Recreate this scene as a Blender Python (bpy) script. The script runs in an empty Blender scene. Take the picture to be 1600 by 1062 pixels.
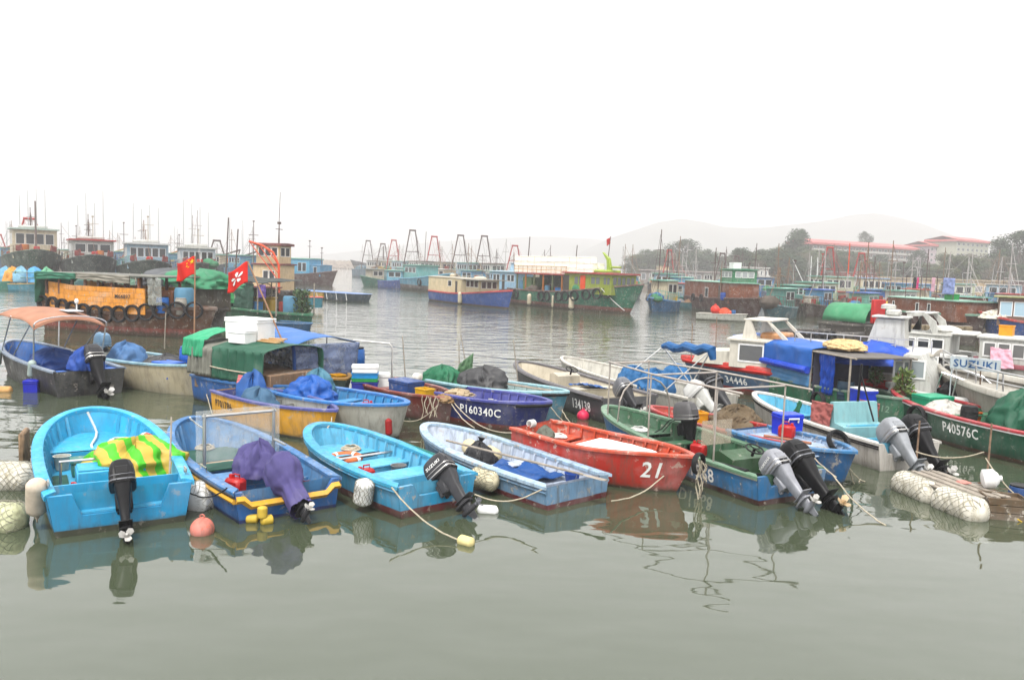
import bpy, bmesh, math, random
from mathutils import Vector, Matrix, noise
rnd = random.Random(7)
PI = math.pi
scene = bpy.context.scene
COL = scene.collection

# ------------------------------------------------------------------ camera
CAM_H, FPX = 4.0, 1220.0                      # eye height over the water, focal length in pixels of a 1600 px wide frame
ROLL, PITCH = math.radians(2.0), math.atan((531 - 420) / FPX)
UPV = Vector((0, math.sin(PITCH), math.cos(PITCH)))
FWD = Vector((0, math.cos(PITCH), -math.sin(PITCH)))
RGT = Vector((1, 0, 0))
CX = RGT * math.cos(ROLL) + UPV * math.sin(ROLL)
CY = -RGT * math.sin(ROLL) + UPV * math.cos(ROLL)
cam_data = bpy.data.cameras.new('camera')
cam = bpy.data.objects.new('camera', cam_data)
COL.objects.link(cam)
cam.matrix_world = Matrix(((CX.x, CY.x, -FWD.x, 0), (CX.y, CY.y, -FWD.y, 0), (CX.z, CY.z, -FWD.z, CAM_H), (0, 0, 0, 1)))
cam_data.sensor_width = 36.0
cam_data.lens = 36.0 * FPX / 1600.0
cam_data.clip_start = 0.1
cam_data.clip_end = 9000
scene.camera = cam

def ray(px, py):
    return CX * ((px - 800) / FPX) - CY * ((py - 531) / FPX) + FWD
def G(px, py, z=0.0):
    """the spot at height z that the survey of the photograph gives for a pixel"""
    d = ray(px, py); t = (z - CAM_H) / d.z
    return Vector((d.x * t, d.y * t, z))
def AT(px, py, Y):
    d = ray(px, py); t = Y / d.y
    return Vector((d.x * t, Y, CAM_H + d.z * t))

# ------------------------------------------------------------------ sky, sun, exposure
SUN_EL, SUN_AZ = math.radians(62), math.radians(200)
world = bpy.data.worlds.new('World'); scene.world = world
world.use_nodes = True
nt = world.node_tree; nt.nodes.clear()
sky = nt.nodes.new('ShaderNodeTexSky'); sky.sky_type = 'NISHITA'; sky.sun_disc = False
sky.sun_elevation = SUN_EL; sky.sun_rotation = SUN_AZ; sky.air_density = 1.0; sky.dust_density = 4.0; sky.ozone_density = 1.0
hs = nt.nodes.new('ShaderNodeHueSaturation'); hs.inputs['Saturation'].default_value = 0.10   # overcast: the cloud deck takes the blue out
mxs = nt.nodes.new('ShaderNodeMix'); mxs.data_type = 'RGBA'; mxs.inputs[0].default_value = 0.72
mxs.inputs[7].default_value = (10.0, 9.95, 9.9, 1)                                              # even cloud cover over the clear sky
bg = nt.nodes.new('ShaderNodeBackground'); bg.inputs['Strength'].default_value = 0.08
wo = nt.nodes.new('ShaderNodeOutputWorld')
nt.links.new(sky.outputs[0], hs.inputs['Color']); nt.links.new(hs.outputs[0], mxs.inputs[6])
nt.links.new(mxs.outputs[2], bg.inputs[0]); nt.links.new(bg.outputs[0], wo.inputs[0])
sl = bpy.data.lights.new('sun', 'SUN'); sl.energy = 1.5; sl.angle = math.radians(12); sl.color = (1, 0.97, 0.92)
sun = bpy.data.objects.new('sun', sl); COL.objects.link(sun)
sun.rotation_euler = (PI / 2 - SUN_EL, 0, PI - SUN_AZ)
scene.view_settings.view_transform = 'Standard'; scene.view_settings.look = 'None'
scene.view_settings.gamma = 1; scene.view_settings.use_curve_mapping = False
scene.view_settings.exposure = 1.85
scene.render.engine = 'CYCLES'
scene.cycles.use_denoising = True
scene.cycles.max_bounces = 8; scene.cycles.diffuse_bounces = 3; scene.cycles.glossy_bounces = 3
scene.cycles.transmission_bounces = 4; scene.cycles.volume_bounces = 2; scene.cycles.transparent_max_bounces = 12
scene.cycles.caustics_reflective = False; scene.cycles.caustics_refractive = False

# ------------------------------------------------------------------ materials
def lin(c): return c / 12.92 if c <= 0.04045 else ((c + 0.055) / 1.055) ** 2.4
def C(r, g, b, k=0.62):
    c = [lin(v / 255) for v in (r, g, b)]; m = sum(c) / 3
    return tuple(max(0.004, (m + (v - m) * 1.14) * k) for v in c) + (1,)
MATS = {}
def _new(name):
    m = bpy.data.materials.new(name); m.use_nodes = True
    n = m.node_tree; b = n.nodes['Principled BSDF']; b.inputs['Specular IOR Level'].default_value = 0.3
    return m, n, b
def _mix(n, fac, a, b):
    x = n.nodes.new('ShaderNodeMix'); x.data_type = 'RGBA'
    for s, v in ((x.inputs[0], fac), (x.inputs[6], a), (x.inputs[7], b)):
        if hasattr(v, 'is_linked'): n.links.new(v, s)
        else: s.default_value = v
    return x.outputs[2]
def _ramp(n, src, p0, p1, c0=0.0, c1=1.0):
    r = n.nodes.new('ShaderNodeMapRange'); r.inputs[1].default_value = p0; r.inputs[2].default_value = p1
    r.inputs[3].default_value = c0; r.inputs[4].default_value = c1
    n.links.new(src, r.inputs[0]); return r.outputs[0]
def _math(n, op, a, b=0.0):
    x = n.nodes.new('ShaderNodeMath'); x.operation = op
    for s, v in ((x.inputs[0], a), (x.inputs[1], b)):
        if hasattr(v, 'is_linked'): n.links.new(v, s)
        else: s.default_value = v
    return x.outputs[0]
def _noise(n, co, scale, detail=4, rough=0.6, st=None):
    t = n.nodes.new('ShaderNodeTexNoise'); t.inputs['Scale'].default_value = scale
    t.inputs['Detail'].default_value = detail; t.inputs['Roughness'].default_value = rough
    if st:
        mp = n.nodes.new('ShaderNodeMapping'); mp.inputs['Scale'].default_value = st
        n.links.new(co, mp.inputs[0]); co = mp.outputs[0]
    n.links.new(co, t.inputs['Vector']); return t.outputs['Fac']
def paint(col, rough=0.42, wear=0.5, chip=(0.30, 0.27, 0.23, 1), grime=(0.07, 0.065, 0.05, 1), bottom=None, split=0.05, stripe=None, planks=0, bump=0.15, key=None):
    """weathered boat paint; bottom = second coat below the boot-top height, stripe = (z0, z1, colour)"""
    k = ('paint', col, rough, wear, bottom, split, stripe, planks, chip, key)
    if k in MATS: return MATS[k]
    wear = min(1.15, wear * 1.5)
    m, n, b = _new('paint')
    tc = n.nodes.new('ShaderNodeTexCoord'); co = tc.outputs['Object']
    info = n.nodes.new('ShaderNodeObjectInfo')
    ad = n.nodes.new('ShaderNodeVectorMath'); ad.operation = 'ADD'
    n.links.new(co, ad.inputs[0]); n.links.new(info.outputs['Random'], ad.inputs[1]); co2 = ad.outputs[0]
    sep = n.nodes.new('ShaderNodeSeparateXYZ'); n.links.new(co, sep.inputs[0])
    c = col
    big = _noise(n, co2, 1.7, 3); fine0 = _noise(n, co2, 7, 4)
    if bottom:
        wob = _math(n, 'ADD', sep.outputs[2], _math(n, 'MULTIPLY', _math(n, 'SUBTRACT', big, 0.5), 0.05))
        c = _mix(n, _ramp(n, wob, split - 0.006, split + 0.006, 1, 0), c, bottom)
    if stripe:
        z0, z1, sc = stripe
        c = _mix(n, _math(n, 'MULTIPLY', _ramp(n, sep.outputs[2], z0 - .004, z0 + .004), _ramp(n, sep.outputs[2], z1 - .004, z1 + .004, 1, 0)), c, sc)
    hv = n.nodes.new('ShaderNodeHueSaturation'); hv.inputs['Saturation'].default_value = 0.97
    if hasattr(c, 'is_linked'): n.links.new(c, hv.inputs['Color'])
    else: hv.inputs['Color'].default_value = c
    n.links.new(_ramp(n, big, 0.3, 0.7, 0.86, 1.12), hv.inputs['Value']); c = hv.outputs[0]
    c = _mix(n, _math(n, 'MULTIPLY', _ramp(n, _noise(n, co2, 0.9, 5, 0.65), 0.48, 0.72), 0.34 * min(1, wear)), c, (0.36, 0.36, 0.35, 1))
    if bottom:
        slime = _math(n, 'SUBTRACT', sep.outputs[2], _math(n, 'MULTIPLY', fine0, 0.16 + split * .55))
        c = _mix(n, _ramp(n, slime, -0.06, 0.05, 0.75, 0), c, (0.035, 0.04, 0.022, 1))
    streak = _noise(n, co2, 4.0, 6, 0.7, (2.2, 2.2, 0.28))
    c = _mix(n, _ramp(n, streak, 0.47, 0.74, 0, 0.72 * wear), c, grime)
    fine = _noise(n, co2, 6.5, 7, 0.68)
    mask = _math(n, 'MULTIPLY', _ramp(n, fine, 0.585, 0.605), _ramp(n, big, 0.42, 0.56))
    c = _mix(n, _math(n, 'MULTIPLY', mask, 0.8 * wear), c, chip)
    n.links.new(c, b.inputs['Base Color'])
    n.links.new(_ramp(n, streak, 0.3, 0.8, rough - 0.08, min(1, rough + 0.3)), b.inputs['Roughness'])
    h = fine
    if planks:
        w = n.nodes.new('ShaderNodeTexWave'); w.wave_type = 'BANDS'; w.bands_direction = 'Z'; w.wave_profile = 'SAW'
        w.inputs['Scale'].default_value = planks; w.inputs['Distortion'].default_value = 0.3; n.links.new(co, w.inputs['Vector'])
        gr = _ramp(n, w.outputs['Fac'], 0.0, 0.12)
        h = _math(n, 'ADD', _math(n, 'MULTIPLY', gr, 1.2), _math(n, 'MULTIPLY', fine, 0.5))
        c2 = _mix(n, _ramp(n, w.outputs['Fac'], 0.0, 0.1, 0.6, 0), c, grime); n.links.new(c2, b.inputs['Base Color'])
    bp = n.nodes.new('ShaderNodeBump'); bp.inputs['Strength'].default_value = bump; bp.inputs['Distance'].default_value = 0.02
    n.links.new(h, bp.inputs['Height']); n.links.new(bp.outputs[0], b.inputs['Normal'])
    MATS[k] = m; return m
def plain(col, rough=0.5, metal=0.0, var=0.12, scale=6, bump=0.0):
    k = ('plain', col, rough, metal, var, scale)
    if k in MATS: return MATS[k]
    m, n, b = _new('plain')
    tc = n.nodes.new('ShaderNodeTexCoord'); f = _noise(n, tc.outputs['Object'], scale, 5)
    hv = n.nodes.new('ShaderNodeHueSaturation'); hv.inputs['Color'].default_value = col
    n.links.new(_ramp(n, f, 0.25, 0.75, 1 - 2 * var, 1 + 1.4 * var), hv.inputs['Value'])
    b.inputs['Specular IOR Level'].default_value = 0.14 if max(col[:3]) < 0.05 else 0.3
    n.links.new(hv.outputs[0], b.inputs['Base Color']); b.inputs['Roughness'].default_value = rough; b.inputs['Metallic'].default_value = metal
    if bump:
        bp = n.nodes.new('ShaderNodeBump'); bp.inputs['Strength'].default_value = bump; bp.inputs['Distance'].default_value = 0.03
        n.links.new(f, bp.inputs['Height']); n.links.new(bp.outputs[0], b.inputs['Normal'])
    MATS[k] = m; return m
def fabric(col, rough=0.75, fold=0.35, scale=5.0, grime=0.35):
    k = ('fabric', col, rough, scale)
    if k in MATS: return MATS[k]
    m, n, b = _new('fabric')
    tc = n.nodes.new('ShaderNodeTexCoord'); co = tc.outputs['Object']
    f = _noise(n, co, scale * .55, 4, 0.5); f.node.noise_type = 'RIDGED_MULTIFRACTAL'; f.node.normalize = True; g = _noise(n, co, 1.8, 4)
    hv = n.nodes.new('ShaderNodeHueSaturation'); hv.inputs['Color'].default_value = col
    n.links.new(_ramp(n, g, 0.3, 0.7, 0.8, 1.15), hv.inputs['Value'])
    c = _mix(n, _ramp(n, g, 0.55, 0.8, 0, grime), hv.outputs[0], (0.16, 0.15, 0.13, 1))
    n.links.new(c, b.inputs['Base Color']); b.inputs['Roughness'].default_value = rough
    bp = n.nodes.new('ShaderNodeBump'); bp.inputs['Strength'].default_value = fold; bp.inputs['Distance'].default_value = 0.09
    n.links.new(f, bp.inputs['Height']); n.links.new(bp.outputs[0], b.inputs['Normal'])
    MATS[k] = m; return m
def glass(col=(0.02, 0.025, 0.03, 1), rough=0.08):
    k = ('glass', col)
    if k not in MATS:
        m, n, b = _new('window_glass'); b.inputs['Base Color'].default_value = col; b.inputs['Roughness'].default_value = rough
        MATS[k] = m
    return MATS[k]
def clearsheet(alpha=0.25, col=(0.6, 0.62, 0.6, 1)):
    k = ('clear', alpha, col)
    if k not in MATS:
        m, n, b = _new('clear_sheet'); b.inputs['Base Color'].default_value = col; b.inputs['Roughness'].default_value = 0.15
        tc = n.nodes.new('ShaderNodeTexCoord')
        n.links.new(_ramp(n, _noise(n, tc.outputs['Object'], 4, 4), 0.3, 0.75, alpha * 0.6, alpha * 1.5), b.inputs['Alpha'])
        MATS[k] = m
    return MATS[k]
METAL = plain((0.42, 0.41, 0.39, 1), 0.38, 0.9)
RUSTY = plain((0.20, 0.13, 0.085, 1), 0.7, 0.3, 0.25, 9)
RUBBER = plain((0.014, 0.014, 0.015, 1), 0.72, 0, 0.3, 8)
BLACK = plain((0.008, 0.008, 0.009, 1), 0.38, 0, 0.25, 5)
DGREY = plain((0.03, 0.03, 0.033, 1), 0.36, 0, 0.2, 5)
MGREY = plain((0.10, 0.103, 0.115, 1), 0.36, 0, 0.15, 5)
FOAM = paint((0.52, 0.49, 0.42, 1), 0.85, 0.75, chip=(0.3, 0.26, 0.17, 1), grime=(0.16, 0.14, 0.07, 1), bump=0.4)
WHITE = plain((0.62, 0.62, 0.61, 1), 0.45, 0, 0.08)
WOOD = plain((0.20, 0.13, 0.075, 1), 0.75, 0, 0.25, 7, 0.3)
GREYWOOD = plain((0.23, 0.20, 0.165, 1), 0.8, 0, 0.22, 7, 0.3)
ROPE = plain((0.33, 0.29, 0.22, 1), 0.9, 0, 0.2, 20)
ROPEW = plain((0.5, 0.5, 0.48, 1), 0.9, 0, 0.15, 20)

# ------------------------------------------------------------------ mesh building
class MB:
    def __init__(s): s.v, s.f, s.mi = [], [], []
    def add(s, vs, fs, mi=0):
        o = len(s.v); s.v += [tuple(p) for p in vs]; s.f += [tuple(i + o for i in q) for q in fs]; s.mi += [mi] * len(fs); return s
    def box(s, c, d, rz=0.0, bev=0.0, mi=0, M=None):
        hx, hy, hz = d[0] / 2, d[1] / 2, d[2] / 2; e = min(bev, hx * .9, hy * .9, hz * .9)
        T = Matrix.Translation(c) @ Matrix.Rotation(rz, 4, 'Z')
        if M is not None: T = M @ T
        if e <= 0:
            vs = [(x * hx, y * hy, z * hz) for x in (-1, 1) for y in (-1, 1) for z in (-1, 1)]
            fs = [(0, 1, 3, 2), (4, 6, 7, 5), (0, 4, 5, 1), (2, 3, 7, 6), (0, 2, 6, 4), (1, 5, 7, 3)]
        else:
            vs, idx = [], {}
            for x in (-1, 1):
                for y in (-1, 1):
                    for z in (-1, 1):
                        for a in range(3):
                            idx[(x, y, z, a)] = len(vs)
                            vs.append((x * (hx - (e if a != 0 else 0)), y * (hy - (e if a != 1 else 0)), z * (hz - (e if a != 2 else 0))))
            fs = []
            S = [(-1, -1), (1, -1), (1, 1), (-1, 1)]
            for q in (-1, 1):
                fs.append([idx[(q, a, b, 0)] for a, b in S][::q]); fs.append([idx[(a, q, b, 1)] for a, b in S][::-q]); fs.append([idx[(a, b, q, 2)] for a, b in S][::q])
            for a in (-1, 1):
                for b in (-1, 1):
                    k = a * b
                    fs.append([idx[(a, b, -1, 0)], idx[(a, b, -1, 1)], idx[(a, b, 1, 1)], idx[(a, b, 1, 0)]][::k])
                    fs.append([idx[(a, -1, b, 0)], idx[(a, 1, b, 0)], idx[(a, 1, b, 2)], idx[(a, -1, b, 2)]][::k])
                    fs.append([idx[(-1, a, b, 1)], idx[(-1, a, b, 2)], idx[(1, a, b, 2)], idx[(1, a, b, 1)]][::k])
            for x in (-1, 1):
                for y in (-1, 1):
                    for z in (-1, 1):
                        fs.append([idx[(x, y, z, a)] for a in range(3)][::x * y * z])
        return s.add([T @ Vector(p) for p in vs], fs, mi)
    def tube(s, pts, r, n=6, mi=0, cap=True):
        pts = [Vector(p) for p in pts]; k = len(pts); rings = []
        rr = r if isinstance(r, (list, tuple)) else [r] * k
        ref = Vector((0, 0, 1))
        for i, p in enumerate(pts):
            d = (pts[min(i + 1, k - 1)] - pts[max(i - 1, 0)])
            d = d.normalized() if d.length > 1e-9 else Vector((0, 0, 1))
            u = d.cross(ref)
            if u.length < 0.15: u = d.cross(Vector((1, 0, 0)))
            u.normalize(); w = d.cross(u)
            rings.append([p + (u * math.cos(2 * PI * j / n) + w * math.sin(2 * PI * j / n)) * rr[i] for j in range(n)])
        return s.loft(rings, cap=cap, mi=mi)
    def loft(s, rings, closed=True, cap=False, mi=0):
        n = len(rings[0]); vs = [p for r in rings for p in r]; fs = []
        for i in range(len(rings) - 1):
            for j in range(n if closed else n - 1):
                a, b = i * n + j, i * n + (j + 1) % n
                fs.append((a, b, b + n, a + n))
        if cap: fs.append(tuple(range(n - 1, -1, -1))); fs.append(tuple((len(rings) - 1) * n + j for j in range(n)))
        return s.add(vs, fs, mi)
    def lathe(s, prof, n=16, c=(0, 0, 0), M=None, mi=0, cap=True):
        T = Matrix.Translation(c) @ (M if M is not None else Matrix())
        return s.loft([[T @ Vector((r * math.cos(2 * PI * j / n), r * math.sin(2 * PI * j / n), z)) for j in range(n)] for r, z in prof], cap=cap, mi=mi)
    def ball(s, c, r, nu=12, nv=8, mi=0, M=None):
        r = r if isinstance(r, (list, tuple)) else (r, r, r); c = Vector(c); T = M if M is not None else Matrix()
        return s.loft([[c + T @ Vector((r[0] * math.sin(a) * math.cos(2 * PI * j / nu), r[1] * math.sin(a) * math.sin(2 * PI * j / nu), -r[2] * math.cos(a))) for j in range(nu)]
                       for a in [0.02 + (PI - 0.04) * i / nv for i in range(nv + 1)]], cap=True, mi=mi)
    def torus(s, c, R, r, M=None, nu=20, nv=8, mi=0, arc=2 * PI):
        T = Matrix.Translation(c) @ (M if M is not None else Matrix()); rings = []
        full = arc > 6.28
        for i in range(nu + 1):
            a = arc * i / nu
            rings.append([T @ Vector(((R + r * math.cos(2 * PI * j / nv)) * math.cos(a), (R + r * math.cos(2 * PI * j / nv)) * math.sin(a), r * math.sin(2 * PI * j / nv))) for j in range(nv)])
        return s.loft(rings, cap=not full, mi=mi)
    def prism(s, poly, y0, y1, mi=0, axis='y'):
        """poly in (x,z) pushed along y (or (x,y) along z)"""
        n = len(poly)
        if axis == 'y': vs = [(x, y0, z) for x, z in poly] + [(x, y1, z) for x, z in poly]
        elif axis == 'x': vs = [(y0, x, z) for x, z in poly] + [(y1, x, z) for x, z in poly]
        else: vs = [(x, y, y0) for x, y in poly] + [(x, y, y1) for x, y in poly]
        fs = [tuple(range(n - 1, -1, -1)), tuple(range(n, 2 * n))] + [(i, (i + 1) % n, n + (i + 1) % n, n + i) for i in range(n)]
        return s.add(vs, fs, mi)
    def grid(s, fn, nu, nv, mi=0):
        vs = [fn(i / nu, j / nv) for i in range(nu + 1) for j in range(nv + 1)]
        fs = [(i * (nv + 1) + j, (i + 1) * (nv + 1) + j, (i + 1) * (nv + 1) + j + 1, i * (nv + 1) + j + 1) for i in range(nu) for j in range(nv)]
        return s.add(vs, fs, mi)
    def mesh(s, name, mats, smooth=True, ang=38):
        me = bpy.data.meshes.new(name); me.from_pydata(s.v, [], s.f)
        for m in (mats if isinstance(mats, (list, tuple)) else [mats]): me.materials.append(m)
        if any(s.mi): me.polygons.foreach_set('material_index', s.mi)
        bm = bmesh.new(); bm.from_mesh(me); bmesh.ops.recalc_face_normals(bm, faces=bm.faces); bm.to_mesh(me); bm.free()
        if smooth: me.shade_smooth(); me.set_sharp_from_angle(angle=math.radians(ang))
        me.update(); return me
    def obj(s, name, mats, parent=None, M=None, smooth=True, ang=38):
        return link(name, s.mesh(name, mats, smooth, ang), parent, M)
def link(name, me, parent=None, M=None):
    o = bpy.data.objects.new(name, me); COL.objects.link(o)
    if parent is not None: o.parent = parent
    if M is not None: o.matrix_local = M
    return o
def tag(o, label, cat, group=None, kind=None):
    o['label'] = label; o['category'] = cat
    if group: o['group'] = group
    if kind: o['kind'] = kind
    return o
def struct(o, kind='structure'): o['kind'] = kind; return o
def TR(p, rz=0.0, s=1.0): return Matrix.Translation(p) @ Matrix.Rotation(rz, 4, 'Z') @ Matrix.Scale(s, 4)
def solid(o, t=0.012):
    m = o.modifiers.new('thickness', 'SOLIDIFY'); m.thickness = t; m.offset = 0; return o
def lerp(a, b, t): return a + (b - a) * t
# ------------------------------------------------------------------ boats: hull shape and fittings
class Boat:
    def __init__(s, name, label, cat, bow, stern, B, zb, zs, group=None, tr=0.8, tm=0.42, p=2.3, q=0.6, rake=0.35, flare=0.10, bflare=0.18, floor=0.14, draft=0.28, sag=0.0, lift=0.0):
        b = bow if isinstance(bow, Vector) else G(bow[0], bow[1], zb + lift)
        a = stern if isinstance(stern, Vector) else G(stern[0], stern[1], zs + lift)
        d = Vector((b.x - a.x, b.y - a.y, 0)); s.L = d.length; s.rz = math.atan2(d.y, d.x)
        s.B, s.zb, s.zs, s.tr, s.tm, s.p, s.q, s.rake, s.fl, s.bfl, s.fz, s.dr, s.sag = B, zb, zs, tr, tm, p, q, rake, flare, bflare, floor, draft, sag
        s.M = TR(((a.x + b.x) / 2, (a.y + b.y) / 2, lift), s.rz); s.Mi = s.M.inverted()
        s.root = link(name, None); s.root.matrix_world = s.M; s.root.empty_display_size = 0.2
        tag(s.root, label, cat, group)
        n = 18; s.ts = [1 - (1 - i / n) ** 1.7 for i in range(n + 1)]
    def f(s, t):
        if t < s.tm: return s.tr + (1 - s.tr) * math.sin(PI / 2 * t / s.tm) ** 0.85
        return max(0.0, 1 - ((t - s.tm) / (1 - s.tm)) ** s.p) ** s.q
    def sheer(s, t): return s.zs + (s.zb - s.zs) * t ** 2.3 - s.sag * math.sin(PI * min(1, t * 1.1)) ** 2
    def pt(s, t, z, side=1, off=0.0):
        """a point of the outer skin at station t and height z"""
        zt = s.sheer(t); b = s.B / 2 * s.f(t)
        fl = s.fl + s.bfl * t ** 3
        if z >= 0.03: k = 1 - fl * ((zt - z) / (zt - 0.03)) ** 1.2
        else: k = (1 - fl) * (1 - 0.16 * ((0.03 - z) / (0.03 + 0.45 * s.dr)))
        if z < -0.45 * s.dr - 1e-4: k = 0.0
        x = (t - 0.5) * s.L - s.rake * t ** 3 * (zt - z) / (zt + s.dr)
        return Vector((x, side * (b * k + off), z))
    def hull(s, mat, name='hull'):
        rings = []
        for t in s.ts:
            zt = s.sheer(t)
            zz = [zt, zt * 0.72 + 0.01, zt * 0.4 + 0.015, 0.03, -0.45 * s.dr]
            P = [s.pt(t, z, 1) for z in zz]; S = [s.pt(t, z, -1) for z in zz]
            rings.append(P + [s.pt(t, -s.dr, 0)] + S[::-1])
        m = MB(); m.loft(rings, closed=False); m.f.append(tuple(range(len(rings[0])))); m.mi.append(0)
        return m.obj(name, mat, s.root, ang=50)
    def plan(s, t, inset, z, side):
        kx = (s.L / 2 - inset * 1.15) / (s.L / 2); ky = max(0.02, (s.B / 2 - inset) / (s.B / 2))
        fl = s.fl + s.bfl * t ** 3; zt = s.sheer(t); k = 1 - fl * max(0, (zt - z) / (zt - 0.03)) ** 1.2
        x = (t - 0.5) * s.L * kx - s.rake * t ** 3 * (zt - z) / (zt + s.dr)
        return Vector((x, side * s.B / 2 * s.f(t) * ky * k, z))
    def liner(s, mat, floor_mat=None, w=0.10, stern_in=0.0, floor_t=None):
        """inside of an open boat: side walls, then the sole as its own part"""
        t0 = stern_in / s.L
        ts = [t0 + (1 - t0) * t for t in s.ts]; rp, fl = [], []
        for t in ts:
            zt = s.sheer(t); row = []
            for z, ins in ((zt - 0.01, w), (zt * .6 + s.fz * .4, w), (s.fz, w + 0.04)): row.append((z, ins))
            P = [s.plan(t, i, z, 1) for z, i in row]; S = [s.plan(t, i, z, -1) for z, i in row]
            rp.append(P + S[::-1]); fl.append([s.plan(t, w + 0.04, s.fz - 0.004, 1), s.plan(t, w + 0.04, s.fz - 0.004, -1)])
        m = MB(); P = [r[:3] for r in rp]; S = [r[3:] for r in rp]
        m.loft(P, closed=False); m.loft(S, closed=False); m.f.append((0, 1, 2, len(P) * 3, len(P) * 3 + 1, len(P) * 3 + 2)); m.mi.append(0)
        o = m.obj('inner_skin', mat, s.root, ang=50)
        m = MB(); m.loft(fl, closed=False); m.obj('floor', floor_mat or mat, s.root)
        return o
    def gunwale(s, mat, w=0.11, h=0.05, out=0.025, name='gunwale', dz=0.0, t0=0.0):
        rings = []
        T = [t0 + (1 - t0) * t for t in s.ts]
        for side in (1, -1):
            for t in (T if side == 1 else T[::-1][1:]):
                z = s.sheer(t) + dz
                o = s.plan(t, -out, z, side); i = s.plan(t, w, z, side)
                rings.append([o + Vector((0, 0, -h * .6)), o + Vector((0, 0, h * .3)), o.lerp(i, .15) + Vector((0, 0, h * .5)), i.lerp(o, .15) + Vector((0, 0, h * .5)), i + Vector((0, 0, h * .3)), i + Vector((0, 0, -h * .6))])
        m = MB(); m.loft(rings, cap=True); return m.obj(name, mat, s.root, ang=50)
    def rail(s, mat, z_off, r=0.025, name='rubbing_strake', t0=0.0, out=0.01):
        pts = [s.pt(t, s.sheer(t) + z_off, 1, out) for t in s.ts if t >= t0]; q = [s.pt(t, s.sheer(t) + z_off, -1, out) for t in s.ts[::-1] if t >= t0]
        m = MB(); m.tube(pts + q[1:], r, 6); return m.obj(name, mat, s.root)
    def deck(s, mat, t0=0.0, t1=1.0, dz=-0.02, w=0.03, name='deck'):
        ts = [t0 + (t1 - t0) * t for t in s.ts]
        m = MB(); m.loft([[s.plan(t, w, s.sheer(t) + dz, 1), s.plan(t, w, s.sheer(t) + dz + 0.02, 0), s.plan(t, w, s.sheer(t) + dz, -1)] for t in ts], closed=False)
        return m.obj(name, mat, s.root)
    def bulkhead(s, mat, t, z0=None, dz=-0.03, th=0.04, w=0.10, name='bulkhead'):
        z0 = s.fz if z0 is None else z0; z1 = s.sheer(t) + dz; a = s.plan(t, w, z1, 1); b = s.plan(t, w + .03, z0, 1)
        m = MB(); m.prism([(-a.y, z1), (a.y, z1), (b.y, z0), (-b.y, z0)], a.x - th / 2, a.x + th / 2, axis='x'); return m.obj(name, mat, s.root)
    def thwart(s, mat, t, z, depth=0.28, th=0.035, w=0.09, name='thwart', boxed=False):
        a = s.plan(t, w, z, 1); m = MB(); m.box((a.x, 0, z), (depth, 2 * a.y, th), bev=.008)
        if boxed: m.box((a.x, 0, (z + s.fz) / 2 - .01), (depth * .9, 2 * a.y * .96, z - s.fz - th), bev=.004)
        return m.obj(name, mat, s.root)
    def ribs(s, mat, n=8, t0=0.12, t1=0.9, w=0.10, d=0.045):
        for side in (1, -1):
            for i in range(n):
                t = lerp(t0, t1, i / (n - 1)); a = s.plan(t, w, s.sheer(t) - .03, side); b = s.plan(t, w + .03, s.fz, side)
                m = MB(); m.loft([[p + Vector((dx, dy * side, 0)) for dx, dy in ((-.018, .012), (.018, .012), (.018, -d), (-.018, -d))] for p in (a, a.lerp(b, .5), b)], cap=True)
                m.obj('rib', mat, s.root)
    def transom(s, mat, notch=0.0, nw=0.35, drop=0.22, th=0.06, out=0.012):
        z = s.sheer(0); a = s.pt(0, z); b = s.pt(0, 0.03); c = s.pt(0, -0.45 * s.dr)
        top = [(-a.y, z), (-nw - .12, z), (-nw, z - drop), (nw, z - drop), (nw + .12, z), (a.y, z)] if notch else [(-a.y, z), (a.y, z)]
        m = MB(); m.prism(top + [(b.y, 0.03), (c.y, c.z), (-c.y, c.z), (-b.y, 0.03)], -s.L / 2 - out, -s.L / 2 + th, axis='x')
        return m.obj('transom', mat, s.root)
    def hull_notched(s, mat, nw=0.35, drop=0.22):
        """hull skin open at the stern; a notched transom board closes it"""
        rings = []
        for t in s.ts:
            zt = s.sheer(t); zz = [zt, zt * 0.72 + 0.01, zt * 0.4 + 0.015, 0.03, -0.45 * s.dr]
            rings.append([s.pt(t, z, 1) for z in zz] + [s.pt(t, -s.dr, 0)] + [s.pt(t, z, -1) for z in zz[::-1]])
        m = MB(); m.loft(rings, closed=False); m.obj('hull', mat, s.root, ang=50)
        s.transom(mat, 1, nw, drop)
    def w(s, x, y, z, rz=0.0, sc=1.0): return s.M @ TR((x, y, z), rz, sc)
    def loc(s, px, py, z): return s.Mi @ G(px, py, z)
    def part(s, name, m, mat, ang=38): return m.obj(name, mat, s.root, ang=ang)
    def text(s, txt, t0, z0, h, side, mat, name='registration_number', font_w=1.0, off=0.008, slant=0.0):
        """lettering laid on to the hull skin: starts at station t0, baseline z0, letter height h"""
        me = text_mesh(txt, h, font_w)
        for v in me.vertices:
            u, vz = v.co.x, v.co.y
            t = t0 + (u if side < 0 else -u) / s.L
            z = z0 + vz + slant * u + (s.sheer(t) - s.sheer(t0)) * .6
            t = min(0.995, max(0.002, t)); p = s.pt(t, z, side, off); v.co = p
        me.materials.append(mat); return link(name, me, s.root)
_TEXT = {}
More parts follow.
